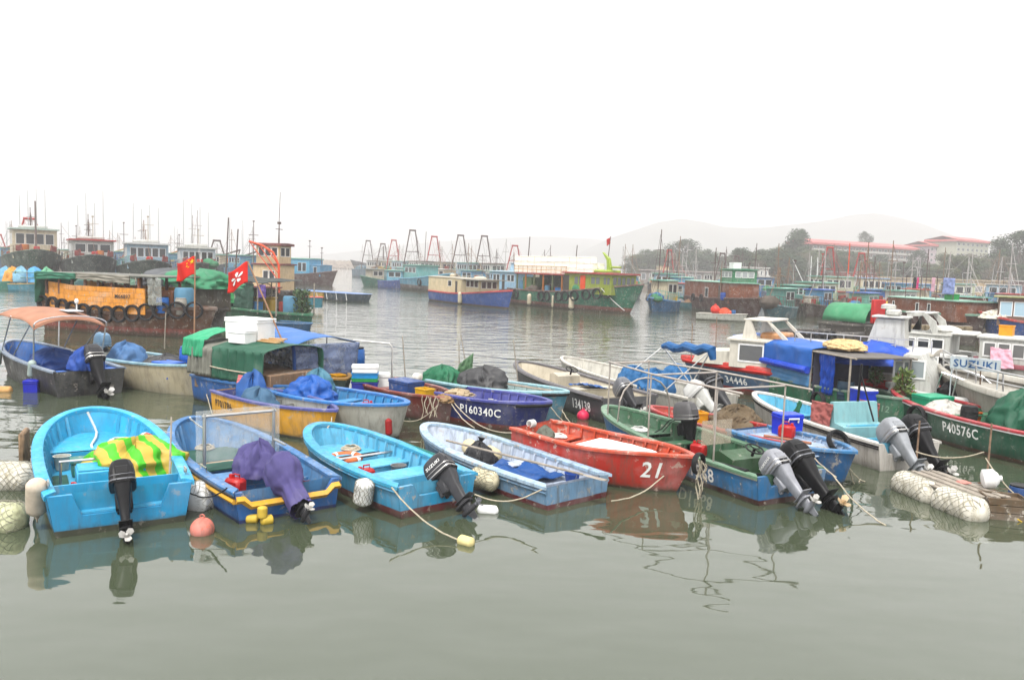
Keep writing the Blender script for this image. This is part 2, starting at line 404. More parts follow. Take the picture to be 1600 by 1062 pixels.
def text_mesh(txt, h, fw=1.0):
    cu = bpy.data.curves.new('lettering', 'FONT'); cu.body = txt; cu.size = h / 0.70; cu.resolution_u = 2; cu.offset = h * 0.022; cu.space_character = 1.08
    o = bpy.data.objects.new('lettering', cu); COL.objects.link(o)
    bpy.context.view_layer.update()
    me = bpy.data.meshes.new_from_object(o.evaluated_get(bpy.context.evaluated_depsgraph_get()))
    bpy.data.objects.remove(o); me.materials.clear()
    bm = bmesh.new(); bm.from_mesh(me)
    for v in bm.verts: v.co.x *= fw
    bmesh.ops.triangulate(bm, faces=bm.faces)
    for _ in range(2):
        le = [e for e in bm.edges if e.calc_length() > h * 0.6]
        if le: bmesh.ops.subdivide_edges(bm, edges=le, cuts=1)
    bm.to_mesh(me); bm.free(); return me
def flat_text(txt, h, mat, parent, M, name='lettering', fw=1.0):
    me = text_mesh(txt, h, fw); me.materials.append(mat); return link(name, me, parent, M)

def outboard(parent, M, cowl_mat, leg_mat, s=1.0, tilt=30, steer=0, prop=WHITE, tiller=True, brand=None, cowl=True):
    """M: where the clamp sits on the transom top, local -x = aft. A part with its own sub-parts."""
    R = M @ Matrix.Rotation(math.radians(tilt), 4, 'Y') @ Matrix.Rotation(math.radians(steer), 4, 'Z') @ Matrix.Scale(s, 4)
    m = MB()
    m.box((-.05, 0, -.02), (.14, .22, .26), bev=.02); m.box((.04, .07, -.05), (.06, .05, .22), bev=.01); m.box((.04, -.07, -.05), (.06, .05, .22), bev=.01)
    def sec(cx, z, lx, wy, k=.5): return [Vector((cx + lx * math.copysign(abs(math.cos(a)) ** k, math.cos(a)), wy * math.copysign(abs(math.sin(a)) ** k, math.sin(a)), z)) for a in [2 * PI * j / 16 for j in range(16)]]
    m.loft([sec(-.20, .16, .17, .115), sec(-.20, .06, .15, .10), sec(-.20, -.10, .11, .075), sec(-.20, -.38, .095, .055, .7), sec(-.21, -.50, .10, .05, .8)], cap=True)
    m.loft([sec(-.19, -.50, .16, .085), sec(-.19, -.475, .17, .09), sec(-.2, -.46, .12, .07)], cap=True)
    m.box((-.25, 0, -.415), (.34, .17, .014), bev=.004)
    m.loft([sec(-.21, -.50, .10, .04, .9), sec(-.21, -.60, .09, .035, .9)], cap=True)
    rot = Matrix.Rotation(PI / 2, 4, 'Y')
    m.lathe([(.012, .14), (.04, .11), (.052, .02), (.05, -.10), (.038, -.17)], 10, (-.20, 0, -.62), rot)
    m.prism([(-.30, -.63), (-.14, -.64), (-.22, -.80), (-.29, -.80)], -.007, .007)
    leg = m.obj('outboard_motor', leg_mat, parent, R)
    if cowl:
        m = MB()
        m.loft([sec(-.13, .16, .245, .165, .45), sec(-.13, .20, .26, .175, .45), sec(-.13, .21, .252, .17, .45), sec(-.125, .34, .25, .168, .45), sec(-.12, .43, .235, .155, .5), sec(-.115, .50, .205, .13, .55), sec(-.11, .535, .15, .09, .6)], cap=True)
        m.box((-.37, 0, .33), (.03, .17, .12), bev=.012); m.box((.12, 0, .25), (.03, .12, .06), bev=.01)
        o = m.obj('cowl', cowl_mat, leg, Matrix(), ang=30)
        q = MB(); q.loft([sec(-.13, .185, .263, .178, .45), sec(-.13, .205, .263, .178, .45)], cap=False); q.loft([sec(-.128, .262, .257, .174, .45), sec(-.128, .272, .257, .174, .45)]); q.obj('cowl_band', METAL if cowl_mat is not BLACK else MGREY, leg, Matrix())
        q = MB()
        q.box((-.374, 0, .2), (.012, .16, .10))
        for k in range(4): q.box((-.378, 0, .165 + .025 * k), (.02, .15, .01))
        q.obj('cowl_vent', RUBBER, leg, Matrix()); q = MB(); q.box((-.13, .0, .545), (.12, .05, .02), bev=.008); q.obj('lift_handle', RUBBER, leg, Matrix())
        q = MB(); q.tube([(.10, .03, .2), (.28, .06, .16), (.45, .14, -.02), (.62, .3, -.12)], .013, 5); q.tube([(.10, -.03, .2), (.3, -.02, .12), (.5, .05, -.08), (.66, .18, -.14)], .011, 5); q.obj('control_cable', RUBBER, leg, Matrix())
        if brand:
            for sd in (1, -1):
                me = text_mesh(brand[0], .055, 1.1); me.materials.append(brand[1])
                w = max(v.co.x for v in me.vertices)
                B = Matrix.Translation((-.13 + (-sd) * -w / 2 * 1, sd * .1735, .33)) @ Matrix.Rotation(PI if sd > 0 else 0, 4, 'Z') @ Matrix.Rotation(PI / 2, 4, 'X')
                link('brand_lettering', me, leg, B)
    else:
        m = MB(); m.box((-.13, 0, .27), (.34, .24, .2), bev=.03); m.lathe([(.10, 0), (.11, .03), (.06, .06)], 12, (-.1, 0, .37)); m.obj('engine_block', BLACK, leg, Matrix())
    m = MB(); m.lathe([(.03, 0), (.034, -.05), (.012, -.10)], 10, (-.37, 0, -.62), rot)
    for k in range(3):
        A = Matrix.Translation((-.40, 0, -.62)) @ Matrix.Rotation(k * 2 * PI / 3 + .4, 4, 'X') @ Matrix.Rotation(.55, 4, 'Z')
        P = [(0, .0, -.016), (0, .04, -.045), (0, .085, -.052), (0, .118, -.012), (0, .10, .036), (0, .05, .036), (0, 0, .016)]
        m.add([A @ Vector((dx, y, z)) for dx in (-.005, .005) for _, y, z in P], [(6, 5, 4, 3, 2, 1, 0), tuple(range(7, 14))] + [(i, (i + 1) % 7, 7 + (i + 1) % 7, 7 + i) for i in range(7)])
    m.obj('propeller', plain((.34, .33, .31, 1), .45, .2, .2, 14) if prop is WHITE else prop, leg, Matrix())
    if tiller:
        m = MB(); m.tube([(.05, .05, .14), (.28, .07, .2), (.36, .08, .22)], .022, 6); m.tube([(.36, .08, .22), (.52, .09, .27)], .03, 6); m.obj('tiller_handle', leg_mat, leg, Matrix())
    return leg

# ------------------------------------------------------------------ loose things
def lump(name, label, cat, M, dim, mat, seed=0, folds=9, amp=0.10, k=0.75, top=0.7, group=None, knot=None, nu=64, nv=20, parent=None, sq=0.7):
    """cloth gathered over something: flat hem, creased sides"""
    lx, ly, h = dim; off = Vector((seed * 7.3, seed * 3.1, seed * 1.7)); m = MB(); rings = []
    for i in range(nv + 1):
        u = i / nv
        prof = (1 - u ** (1 / (1 - top + .05))) ** k * (1.06 - .10 * u) if u < 1 else 0.01
        z = h * u; ring = []
        for j in range(nu):
            a = 2 * PI * j / nu
            cx = math.copysign(abs(math.cos(a)) ** sq, math.cos(a)); cy = math.copysign(abs(math.sin(a)) ** sq, math.sin(a))
            q3 = Vector((math.cos(a), math.sin(a), u * 1.1))
            nn = noise.noise(q3 * 1.3 + off) * 1.3
            r1 = 1 - 2.6 * abs(noise.noise(q3 * 2.3 + off * 2)); r2 = 1 - 2.6 * abs(noise.noise(Vector((q3.x * 5, q3.y * 5, u * 3)) + off))
            fo = math.sin(folds * a + 4 * nn + seed) * (1 - u) * .45
            r = prof * (1 + amp * (1.3 * nn + fo + .9 * r1 + .6 * r2))
            ring.append(Vector((lx / 2 * cx * r, ly / 2 * cy * r, z * (1 + .16 * nn * (u > .2) + .09 * r1 + .04 * r2) + .02 * fo)))
        rings.append(ring)
    m.loft(rings, cap=True)
    if knot: m.ball((0, 0, h * 1.02), (knot * .5, knot * .5, knot * .4), 10, 6); m.lathe([(knot * .25, 0), (knot * .7, knot * .7), (knot * .9, knot)], 10, (0, 0, h * 1.04), Matrix.Rotation(.25, 4, 'X'))
    o = m.obj(name, mat, parent, M, ang=70)
    if parent is None: tag(o, label, cat, group)
    return o
def sheet(name, label, cat, P, mat, sag=0.05, wr=0.03, folds=0, nu=24, nv=16, seed=0, parent=None, group=None, th=0.012, hang=0.0, ripple=0.0):
    """cloth through four corners P00,P10,P11,P01 (world, or the parent's frame)"""
    P = [Vector(p) for p in P]; off = Vector((seed * 5.1, seed * 2.3, 0))
    nrm = (P[1] - P[0]).cross(P[3] - P[0]).normalized()
    def fn(u, v):
        p = P[0] * (1 - u) * (1 - v) + P[1] * u * (1 - v) + P[2] * u * v + P[3] * (1 - u) * v
        s = 16 * u * (1 - u) * v * (1 - v)
        d = wr * noise.noise(Vector((u * 4, v * 4, 0)) + off) + wr * .6 * noise.noise(Vector((u * 10, v * 10, 3)) + off)
        d += ripple * math.sin(folds * 2 * PI * u + 2 * v + seed) * (0.35 + .65 * v)
        return p + nrm * d - Vector((0, 0, sag * s))
    m = MB(); m.grid(fn, nu, nv); o = solid(m.obj(name, mat, parent, None, ang=80), th)
    if parent is None: tag(o, label, cat, group)
    return o
def rope(label, a, b, sag=0.3, r=0.014, mat=None, group='mooring ropes', n=14, name='mooring_rope'):
    a, b = Vector(a), Vector(b); m = MB()
    m.tube([a.lerp(b, i / n) - Vector((0, 0, sag * 4 * (i / n) * (1 - i / n))) + Vector((noise.noise(a + Vector((i * .7, 0, 0))), noise.noise(b + Vector((0, i * .7, 0))), 0)) * .02 for i in range(n + 1)], r, 5)
    return tag(m.obj(name, mat or ROPE), label, 'rope', group)
def pole(name, label, a, b, r, mat, cat='pole', group=None, bend=0.0):
    a, b = Vector(a), Vector(b); m = MB(); m.tube([a.lerp(b, t) + Vector((bend * math.sin(PI * t), 0, 0)) for t in (0, .25, .5, .75, 1)], [r, r * .95, r * .9, r * .85, r * .8], 7)
    return tag(m.obj(name, mat), label, cat, group)
TYRE_ME = {}
def tyre(M, label, group, R=0.30, r=0.10, parent=None):
    if 't' not in TYRE_ME:
        m = MB(); prof = [(.55, -.5), (.95, -.75), (1.15, -.72), (1.3, -.45), (1.33, 0), (1.3, .45), (1.15, .72), (.95, .75), (.55, .5), (.6, 0)]
        rings = []
        for i in range(25):
            a = 2 * PI * i / 24; k = 1 + (.012 if i % 2 else -.012)
            rings.append([Vector(((.20 + .10 * x * k) * math.cos(a), (.20 + .10 * x * k) * math.sin(a), .11 * z)) for x, z in prof])
        m.loft(rings); TYRE_ME['t'] = m.mesh('tyre_fender', RUBBER, ang=30)
    o = link('tyre_fender', TYRE_ME['t'], None, M @ Matrix.Scale(R / .33, 4))
    return tag(o, label, 'tyre', group)
def drum(name, label, M, r, h, mat, group=None, lid=None, cat='barrel', n=20):
    m = MB(); m.lathe([(r * .88, 0), (r * .95, h * .03), (r * .97, h * .25), (r * 1.02, h * .28), (r * .99, h * .32), (r, h * .62), (r * 1.03, h * .66), (r, h * .7), (r * .96, h * .94), (r * .84, h), (r * .80, h * .99)], n)
    o = m.obj(name, mat, None, M)
    q = MB(); q.lathe([(r * .9, h * .985), (r * .9, h * 1.03), (r * .8, h * 1.045)], n); q.obj('lid', lid or BLACK, o)
    return tag(o, label, cat, group)
def crate(name, label, M, d, mat, group=None, cat='crate', lid=None, open_top=True, slots=0, th=.02):
    """walled box with a base; open or with a lid part"""
    x, y, z = d; m = MB(); t = th
    m.box((0, 0, t / 2), (x * .94, y * .94, t))
    m.prism([(-x / 2 * .94, 0), (x / 2 * .94, 0), (x / 2, z), (-x / 2, z)], -y / 2, -y / 2 + t); m.prism([(-x / 2 * .94, 0), (x / 2 * .94, 0), (x / 2, z), (-x / 2, z)], y / 2 - t, y / 2)
    m.box((-x / 2 + t / 2 + .004, 0, z / 2 - .002), (t, y - 2 * t - .002, z)); m.box((x / 2 - t / 2 - .004, 0, z / 2 - .002), (t, y - 2 * t - .002, z))
    for sy in (-1, 1): m.box((0, sy * (y / 2 + .008), z * .94), (x * 1.03, .02, z * .1), bev=.004)
    for sx in (-1, 1): m.box((sx * (x / 2 + .008), 0, z * .94), (.02, y * .97, z * .1), bev=.004)
    for i in range(slots):
        for sy in (-1, 1): m.box(((i - (slots - 1) / 2) * x / slots * .9, sy * (y / 2 + .004), z * .42), (x / slots * .18, .014, z * .7))
    o = m.obj(name, mat, None, M)
    if lid is not None or not open_top:
        q = MB(); q.box((0, 0, z + .025), (x * 1.05, y * 1.05, .05), bev=.015); q.obj('lid', lid or mat, o)
    return tag(o, label, cat, group)
def float_log(name, label, M, L, r, mat=FOAM, group=None, cat='float', net=True, seed=0, knob=False):
    """foam float lying along x, dented, with a net round it"""
    m = MB(); rings = []; off = Vector((seed * 3.3, 0, 0))
    for i in range(15):
        u = i / 14; x = (u - .5) * L; e = min(u, 1 - u)
        k = min(1, (e * 7 + .02) ** .4)
        rings.append([Vector((x, r * k * math.cos(a) * (1 + .10 * noise.noise(Vector((x * 3, math.cos(a), math.sin(a))) + off)), r * k * math.sin(a) * (1 + .10 * noise.noise(Vector((x * 3, math.cos(a), math.sin(a) + 5)) + off)))) for a in [2 * PI * j / 18 for j in range(18)]])
    m.loft(rings, cap=True); o = m.obj(name, mat, None, M, ang=60)
    if net:
        q = MB(); k = max(4, int(L / .10)); NA = 15
        for d in (1, -1):
            for j in range(NA):
                a0 = 2 * PI * j / NA
                q.tube([((u - .5) * L * .97, (r * min(1, (min(u, 1 - u) * 7 + .02) ** .4) * 1.03 + .006) * math.cos(a0 + d * u * L * 3.4 + .35 * noise.noise(Vector((u * 5, j * 1.7 + seed, d)))), (r * min(1, (min(u, 1 - u) * 7 + .02) ** .4) * 1.03 + .006) * math.sin(a0 + d * u * L * 3.4 + .35 * noise.noise(Vector((u * 5, j * 1.7 + seed, d))))) for u in [i / 20 for i in range(21)]], .0045, 3)
        q.obj('net', plain((.2, .19, .15, 1), .9, 0, .2), o)
    if knob:
        q = MB(); q.tube([(L / 2 - .01, 0, 0), (L / 2 + .06, 0, 0)], .03, 8); q.torus((L / 2 + .09, 0, 0), .035, .012, Matrix.Rotation(PI / 2, 4, 'X'), 12, 5); q.obj('eye', mat, o)
    return tag(o, label, cat, group)
def buoy(name, label, p, r, mat, group=None):
    m = MB(); m.ball((0, 0, 0), r, 18, 12); o = m.obj(name, mat, None, Matrix.Translation(p))
    q = MB(); q.torus((0, 0, r * 1.08), r * .2, r * .06, Matrix.Rotation(PI / 2, 4, 'X'), 12, 5); q.lathe([(r * .25, r * .9), (r * .2, r * 1.05)], 10); q.obj('eye', mat, o)
    return tag(o, label, 'buoy', group)
def lifebuoy(name, label, M, R=.29, r=.07, mat=None, arc=2 * PI):
    o = (lambda m: m.torus((0, 0, 0), R, r, None, 28, 10) and m)(MB()).obj(name, mat or plain(C(230, 75, 35, .6), .55), None, M)
    for k in range(4):
        q = MB(); q.torus((0, 0, 0), R, r * 1.04, Matrix.Rotation(k * PI / 2 - .14, 4, 'Z'), 4, 10, arc=.28); q.obj('white_band', WHITE, o)
    return tag(o, label, 'lifebuoy')
def cabin(b, x0, x1, hw, z0, z1, mat, roof_mat, wins=(), name='cabin', over=0.25, rt=0.08, taper=0.0, camber=0.06, win_mat=None, frame_mat=None, rz_extra=0, door=None):
    """deckhouse: walls (a part) with window and door sub-parts, then the roof (a part). wins: (face, n, u0, u1, zlo, zhi), face in 'p','s','f','a'"""
    m = MB(); h = z1 - z0
    R = [[Vector((x0, -hw, z0)), Vector((x1, -hw, z0)), Vector((x1, hw, z0)), Vector((x0, hw, z0))], [Vector((x0 + taper * .4, -hw * (1 - taper * .3), z1)), Vector((x1 - taper, -hw * (1 - taper * .3), z1)), Vector((x1 - taper, hw * (1 - taper * .3), z1)), Vector((x0 + taper * .4, hw * (1 - taper * .3), z1))]]
    m.loft(R, cap=True); w = m.obj(name, mat, b.root, smooth=False)
    fm = frame_mat or WHITE; gm = win_mat or glass()
    for face, n, u0, u1, lo, hi in wins:
        for i in range(n):
            a = lerp(u0, u1, (i + .08) / n); c = lerp(u0, u1, (i + .92) / n); za, zc = z0 + h * lo, z0 + h * hi; um, zm, ww, hh = (a + c) / 2, (za + zc) / 2, 0, zc - za
            f0 = zm - z0; ins = taper * f0 / h
            if face in 'ps':
                sg = 1 if face == 'p' else -1; ww = (c - a) * (x1 - x0); T = Matrix.Translation((lerp(x0, x1, um), sg * (hw * (1 - taper * .3 * f0 / h)), zm)) @ Matrix.Rotation(PI if sg > 0 else 0, 4, 'Z')
            else:
                sg = 1 if face == 'f' else -1; ww = (c - a) * 2 * hw; T = Matrix.Translation(((x1 - ins) if sg > 0 else x0 + ins * .4, lerp(-hw, hw, um), zm)) @ Matrix.Rotation(PI / 2 if sg > 0 else -PI / 2, 4, 'Z') @ Matrix.Rotation((-math.atan2(taper, h) if sg > 0 else 0), 4, 'X')
            window(w, T, ww, hh, gm, fm)
    if door:
        face, u, dw, hi = door; sg = 1 if face == 'p' else -1
        q = MB(); q.box((0, 0, 0), (dw, .05, h * hi), bev=.01); q.obj('door', glass((.03, .025, .02, 1), .5), w, Matrix.Translation((lerp(x0, x1, u), sg * hw, z0 + h * hi / 2)))
    q = MB(); N = 6; th = rt
    rings = []
    for xx in (x0 - over * .6, x1 + over):
        top = [Vector((xx, lerp(-1, 1, i / N) * (hw + over * .7), z1 + th + camber * (1 - (2 * i / N - 1) ** 2))) for i in range(N + 1)]
        bot = [Vector((xx, lerp(1, -1, i / N) * (hw + over * .7), z1 + .004 + camber * .0)) for i in range(N + 1)]
        rings.append(top + bot)
    q.loft(rings, cap=True); r = q.obj('roof', roof_mat, b.root, ang=25)
    return w, r
_WIN = {}
def window(parent, T, w, h, gm, fm, t=0.05, pr=0.02):
    k = (round(w, 2), round(h, 2), gm.name, fm.name)
    if k not in _WIN:
        m = MB(); m.box((0, 0, 0), (w, .012, h), mi=0)
        for s in (-1, 1): m.box((s * (w / 2), -.0, 0), (t, pr * 2, h + t), mi=1); m.box((0, 0, s * (h / 2)), (w - t, pr * 2, t), mi=1)
        _WIN[k] = m.mesh('window', [gm, fm], smooth=False)
    return link('window', _WIN[k], parent, T)
# ------------------------------------------------------------------ water, hills (the setting)
def water_mat():
    m, n, b = _new('water')
    geo = n.nodes.new('ShaderNodeNewGeometry'); pos = geo.outputs['Position']
    sep = n.nodes.new('ShaderNodeSeparateXYZ'); n.links.new(pos, sep.inputs[0])
    b.inputs['Base Color'].default_value = (0.040, 0.050, 0.030, 1)
    b.inputs['Roughness'].default_value = 0.03; b.inputs['IOR'].default_value = 1.62; b.inputs['Specular IOR Level'].default_value = 0.5
    a = _noise(n, pos, 0.75, 2, 0.4, (0.8, 1.35, 1)); c = _noise(n, pos, 1.5, 3, 0.5, (0.45, 1.6, 1)); e = _noise(n, pos, 0.16, 2, 0.5)
    calm = _ramp(n, sep.outputs[1], 13, 27, 0.14, 1.0)                  # sheltered by the quay, breezier outside
    patch = _ramp(n, e, 0.35, 0.62, 0.45, 1.25)
    h = _math(n, 'ADD', _math(n, 'MULTIPLY', a, 0.42), _math(n, 'MULTIPLY', _math(n, 'MULTIPLY', c, 0.24), _math(n, 'MULTIPLY', calm, patch)))
    bp = n.nodes.new('ShaderNodeBump'); bp.inputs['Strength'].default_value = 1.0
    n.links.new(_ramp(n, sep.outputs[1], 12, 34, 0.07, 0.21), bp.inputs['Distance'])
    n.links.new(h, bp.inputs['Height']); n.links.new(bp.outputs[0], b.inputs['Normal'])
    return m
WATER = water_mat()
m = MB(); m.add([(-2400, -50, 0), (2400, -50, 0), (2400, 4300, 0), (-2400, 4300, 0)], [(0, 1, 2, 3)])
struct(m.obj('water', WATER))
HILLM = plain((0.045, 0.06, 0.035, 1), 0.9, 0, 0.3, 0.02)
def hills(name, pts, Y, depth):
    P = [AT(px, py, Y) for px, py in pts]; m = MB(); N = 120; rows = []
    def ridge(u):
        t = u * (len(P) - 1); i = min(len(P) - 2, int(t)); f = t - i; f = f * f * (3 - 2 * f); return P[i].lerp(P[i + 1], f)
    for k, (dy, hz) in enumerate(((-depth, -.02), (-depth * .6, .33), (-depth * .28, .72), (0, 1.0), (depth * .3, .6), (depth * .6, -.02))):
        row = []
        for j in range(N + 1):
            p = ridge(j / N); nn = noise.noise(Vector((p.x * .006, dy * .004, Y))) * .10 + noise.noise(Vector((p.x * .02, dy * .01, Y))) * .035
            row.append(Vector((p.x, Y + dy, max(-.5, p.z * hz * (1 + nn * (1 if k != 3 else .35))))))
        rows.append(row)
    m.loft(rows, closed=False); return struct(m.obj(name, HILLM, ang=80))
hills('hills', [(860, 415), (905, 395), (950, 374), (985, 362), (1030, 347), (1065, 341), (1100, 345), (1130, 353), (1165, 357), (1200, 356), (1245, 350), (1290, 345), (1330, 338), (1365, 334), (1400, 338), (1440, 348), (1480, 364), (1520, 380), (1580, 400), (1680, 425), (1750, 440)], 1750, 450)
hills('hills', [(380, 412), (450, 403), (510, 397), (560, 392), (620, 384), (680, 378), (740, 374), (800, 371), (860, 370), (930, 374), (1000, 384), (1080, 410), (1150, 430)], 2250, 400)

# ------------------------------------------------------------------ the near row of open boats
LB = C(42, 168, 222, .52); LBI = C(70, 182, 228, .55); RB = C(66, 128, 188, .52); RBI = C(92, 150, 204, .52); RED_BOOT = C(95, 25, 35, .6); DKBOOT = (0.03, .028, .026, 1)
GREENMAT = fabric(C(45, 92, 80, .5), .85, .1, 3)
STEEL = plain((0.5, 0.5, 0.5, 1), 0.28, 0.95)
WLET = plain((0.66, 0.66, 0.64, 1), .6, 0, .1)
SMALLG = 'open boats moored in the sheltered row'

# 1 light blue sampan, stern to the quay
b1 = b = Boat('open_boat', 'light blue open boat with black outboard and yellow-green tarp amidships', 'boat', (142, 637), (191, 764), 2.12, .86, .6, tr=.90, q=.5, p=2.5, floor=.16, rake=.3)
pm = paint(LB, wear=.35, bottom=DKBOOT, split=.09); pi = paint(LBI, wear=.3)
b.hull_notched(pm, nw=.52, drop=.32); b.liner(pi, pi, w=.12); b.gunwale(pi, .14, .07, .035)
b.ribs(pi, 10, .3, .93, .12); b.bulkhead(pi, .115, dz=-.04, w=.1); b.bulkhead(pi, .66, dz=-.3)
x = MB(); x.loft([[b.plan(t, .13, .42, 1), b.plan(t, .13, .42, -1)] for t in (.66, .75, .83, .9, .95, .985)], closed=False); b.part('foredeck', x, pi)
x = MB(); x.box((-b.L * .20, .0, .36), (.55, 1.0, .4), bev=.02); b.part('engine_box', x, pi)
x = MB(); x.box((-b.L * .20, 0, .575), (.5, .96, .03), bev=.01); b.part('hatch', x, pi)
x = MB(); x.tube([(-b.L * .20 + .33, .72, .62), (-b.L * .20 + .33, -.72, .62)], .022, 8); x.tube([(-b.L * .2 + .33, .7, .62), (-b.L * .2 + .33, .7, .2)], .02, 6); x.tube([(-b.L * .2 + .33, -.7, .62), (-b.L * .2 + .33, -.7, .2)], .02, 6); b.part('grab_rail', x, STEEL)
x = MB(); x.box((.02 * b.L, .1, .42), (.42, .85, .05), bev=.01); x.box((.02 * b.L, .1, .28), (.38, .8, .22), bev=.01); b.part('thwart', x, paint(C(40, 130, 120, .5), wear=.4))
x = MB(); x.box((-b.L * .12, .74, .175), (1.5, .34, .02)); b.part('floor_mat', x, GREENMAT)
x = MB(); x.box((-b.L * .5 + .33, 0, .3), (.58, 1.65, .03)); b.part('motor_well', x, pi)
outboard(b.root, Matrix.Translation((-b.L / 2 - .02, -.02, .42)), BLACK, BLACK, 1.05, 36, -6, WHITE, False)
for sy in (1, -1):
    x = MB(); x.box((-b.L * .44, sy * .92, .70), (.1, .04, .07), bev=.012); x.tube([(-b.L * .44 - .09, sy * .92, .74), (-b.L * .44 + .09, sy * .92, .74)], .016, 6); b.part('cleat', x, METAL)
cloth = None
def checker_tarp():
    m, n, bb = _new('tarp_print'); tc = n.nodes.new('ShaderNodeTexCoord')
    w = n.nodes.new('ShaderNodeTexWave'); w.wave_type = 'BANDS'; w.bands_direction = 'Y'; w.inputs['Scale'].default_value = 1.0; w.inputs['Distortion'].default_value = 3.5
    n.links.new(tc.outputs['Object'], w.inputs['Vector'])
    n.links.new(_mix(n, _ramp(n, w.outputs['Fac'], .46, .54), C(205, 178, 88, .55), C(85, 190, 30, .55)), bb.inputs['Base Color']); bb.inputs['Roughness'].default_value = .5
    return m
lump('tarpaulin', 'green and yellow striped tarp bundled over a seat', 'tarpaulin', b.w(-b.L * .13, -.42, .2, .3), (1.35, 1.1, .62), checker_tarp(), 3, 5, .20, .45, .82, sq=.55)
lifebuoy('lifebuoy', 'orange lifebuoy leaning on the gunwale beside the yellow-green tarp', b.w(-b.L * .03, -.80, .56) @ Matrix.Rotation(1.0, 4, 'X') @ Matrix.Rotation(.3, 4, 'Y'))
x = MB(); P0 = [(.40, .1, .86), (.39, -.02, .55), (.38, -.05, .46), (.30, .0, .45), (.2, .12, .43), (.1, .05, .2), (.02, .2, .18), (-.03, -.1, .18), (.05, -.25, .18)]
x.tube([(u * b.L, v, z + .02) for u, v, z in P0], .022, 6)
tag(x.obj('mooring_line', ROPEW, None, b.M), 'white mooring line lying inside the light blue boat with tarp', 'rope')
pole('marker_pole', 'wooden stick with red tip standing in light blue boat with tarp', b.w(-.33 * b.L, -.78, .3).translation, b.w(-.2 * b.L, -.93, 1.3).translation, .018, GREYWOOD)
x = MB(); 
for k in range(5): x.tube([(-.41 * b.L + .05 * k, .6 - .3 * i + .05 * math.sin(i * 2 + k), .36 + .06 * math.sin(i * 1.7 + k * 2)) for i in range(5)], .011, 5)
b.part('control_cable', x, BLACK)

# 2 blue boat with yellow band
b2 = b = Boat('open_boat', 'blue open boat with yellow band and steel windscreen frame', 'boat', (300, 651), (452, 758), 1.92, .84, .6, lift=-.12, tr=.9, q=.55, p=2.3, floor=.18)
YB = C(235, 180, 20, .6); BL2 = C(34, 108, 178, .54)
pm = paint(BL2, wear=.5, bottom=C(14, 50, 115, .5), split=.17); pi = paint(RBI, wear=.5)
b.hull_notched(pm, nw=.62, drop=.2); b.liner(pi, pi, w=.11); b.gunwale(paint(RB, wear=.6), .13, .06, .03)
b.rail(paint((.03, .03, .035, 1), .7), -.04, .035); b.rail(paint(YB, wear=.4), -.13, .045, 'yellow_band')
x = MB(); z = b.sheer(0); x.tube([(-b.L / 2 - .02, b.B * .44, z - .11), (-b.L / 2 - .02, .74, z - .11), (-b.L / 2 - .02, .62, z - .22), (-b.L / 2 - .02, -.62, z - .22), (-b.L / 2 - .02, -.74, z - .11), (-b.L / 2 - .02, -b.B * .44, z - .11)], .06, 4); b.part('transom_band', x, paint(YB, wear=.4))
b.ribs(pi, 9, .35, .93, .11); b.bulkhead(pi, .2, dz=-.22)
x = MB(); x.box((.23 * b.L, 0, .32), (1.05, 1.42, .03)); x.box((-.01 * b.L, .1, .40), (.5, 1.4, .03)); b.part('floor_mat', x, GREENMAT)
b.thwart(pi, .52, .36, .55, boxed=True); b.thwart(pi, .33, .40, .5, boxed=True)
x = MB(); x.box((.02 * b.L, .15, .385), (.46, 1.1, .02), bev=.005); b.part('wooden_panel', x, plain(C(230, 180, 115, .55), .6, 0, .08, 3))
x = MB(); x.box((-b.L * .41, .0, .30), (.5, 1.55, .03)); b.part('motor_well', x, pi)
x = MB(); x.tube([(-.2 * b.L, .9, .66), (-.2 * b.L, .9, .73), (-.26 * b.L, .9, .73), (-.26 * b.L, .9, .66)], .014, 6); b.part('grab_handle', x, STEEL)
fx = -.06 * b.L
x = MB()
for sy in (.62, -.62): x.tube([(fx, sy, .2), (fx, sy, 1.42)], .03, 8)
x.tube([(fx, .66, 1.38), (fx, -.66, 1.38)], .028, 8); x.tube([(fx, -.62, .85), (fx - .55, -.62, .85)], .02, 6); x.tube([(fx, -.62, .55), (fx - .6, -.62, .55), (fx - .6, -.62, .3)], .02, 6)
b.part('windscreen_frame', x, METAL)
x = MB(); x.box((fx + .045, 0, 1.0), (.006, 1.5, .95)); b.part('windscreen', x, clearsheet(.22))
mo = outboard(b.root, Matrix.Translation((-b.L / 2 + .02, .0, .42)), BLACK, DGREY, 0.93, 56, 6, WHITE, False)
PURP = fabric(C(90, 84, 136, .5), .8, .5, 5)
T = Matrix.Translation((-b.L / 2 + .02, 0, .42)) @ Matrix.Rotation(math.radians(56), 4, 'Y')
x = MB(); rings = []
PRF = ((-.44, .21, .17, -.2), (-.3, .20, .17, -.2), (-.05, .19, .16, -.19), (.1, .27, .23, -.15), (.3, .36, .28, -.12), (.5, .345, .265, -.11), (.64, .25, .19, -.10), (.69, .05, .05, -.1))
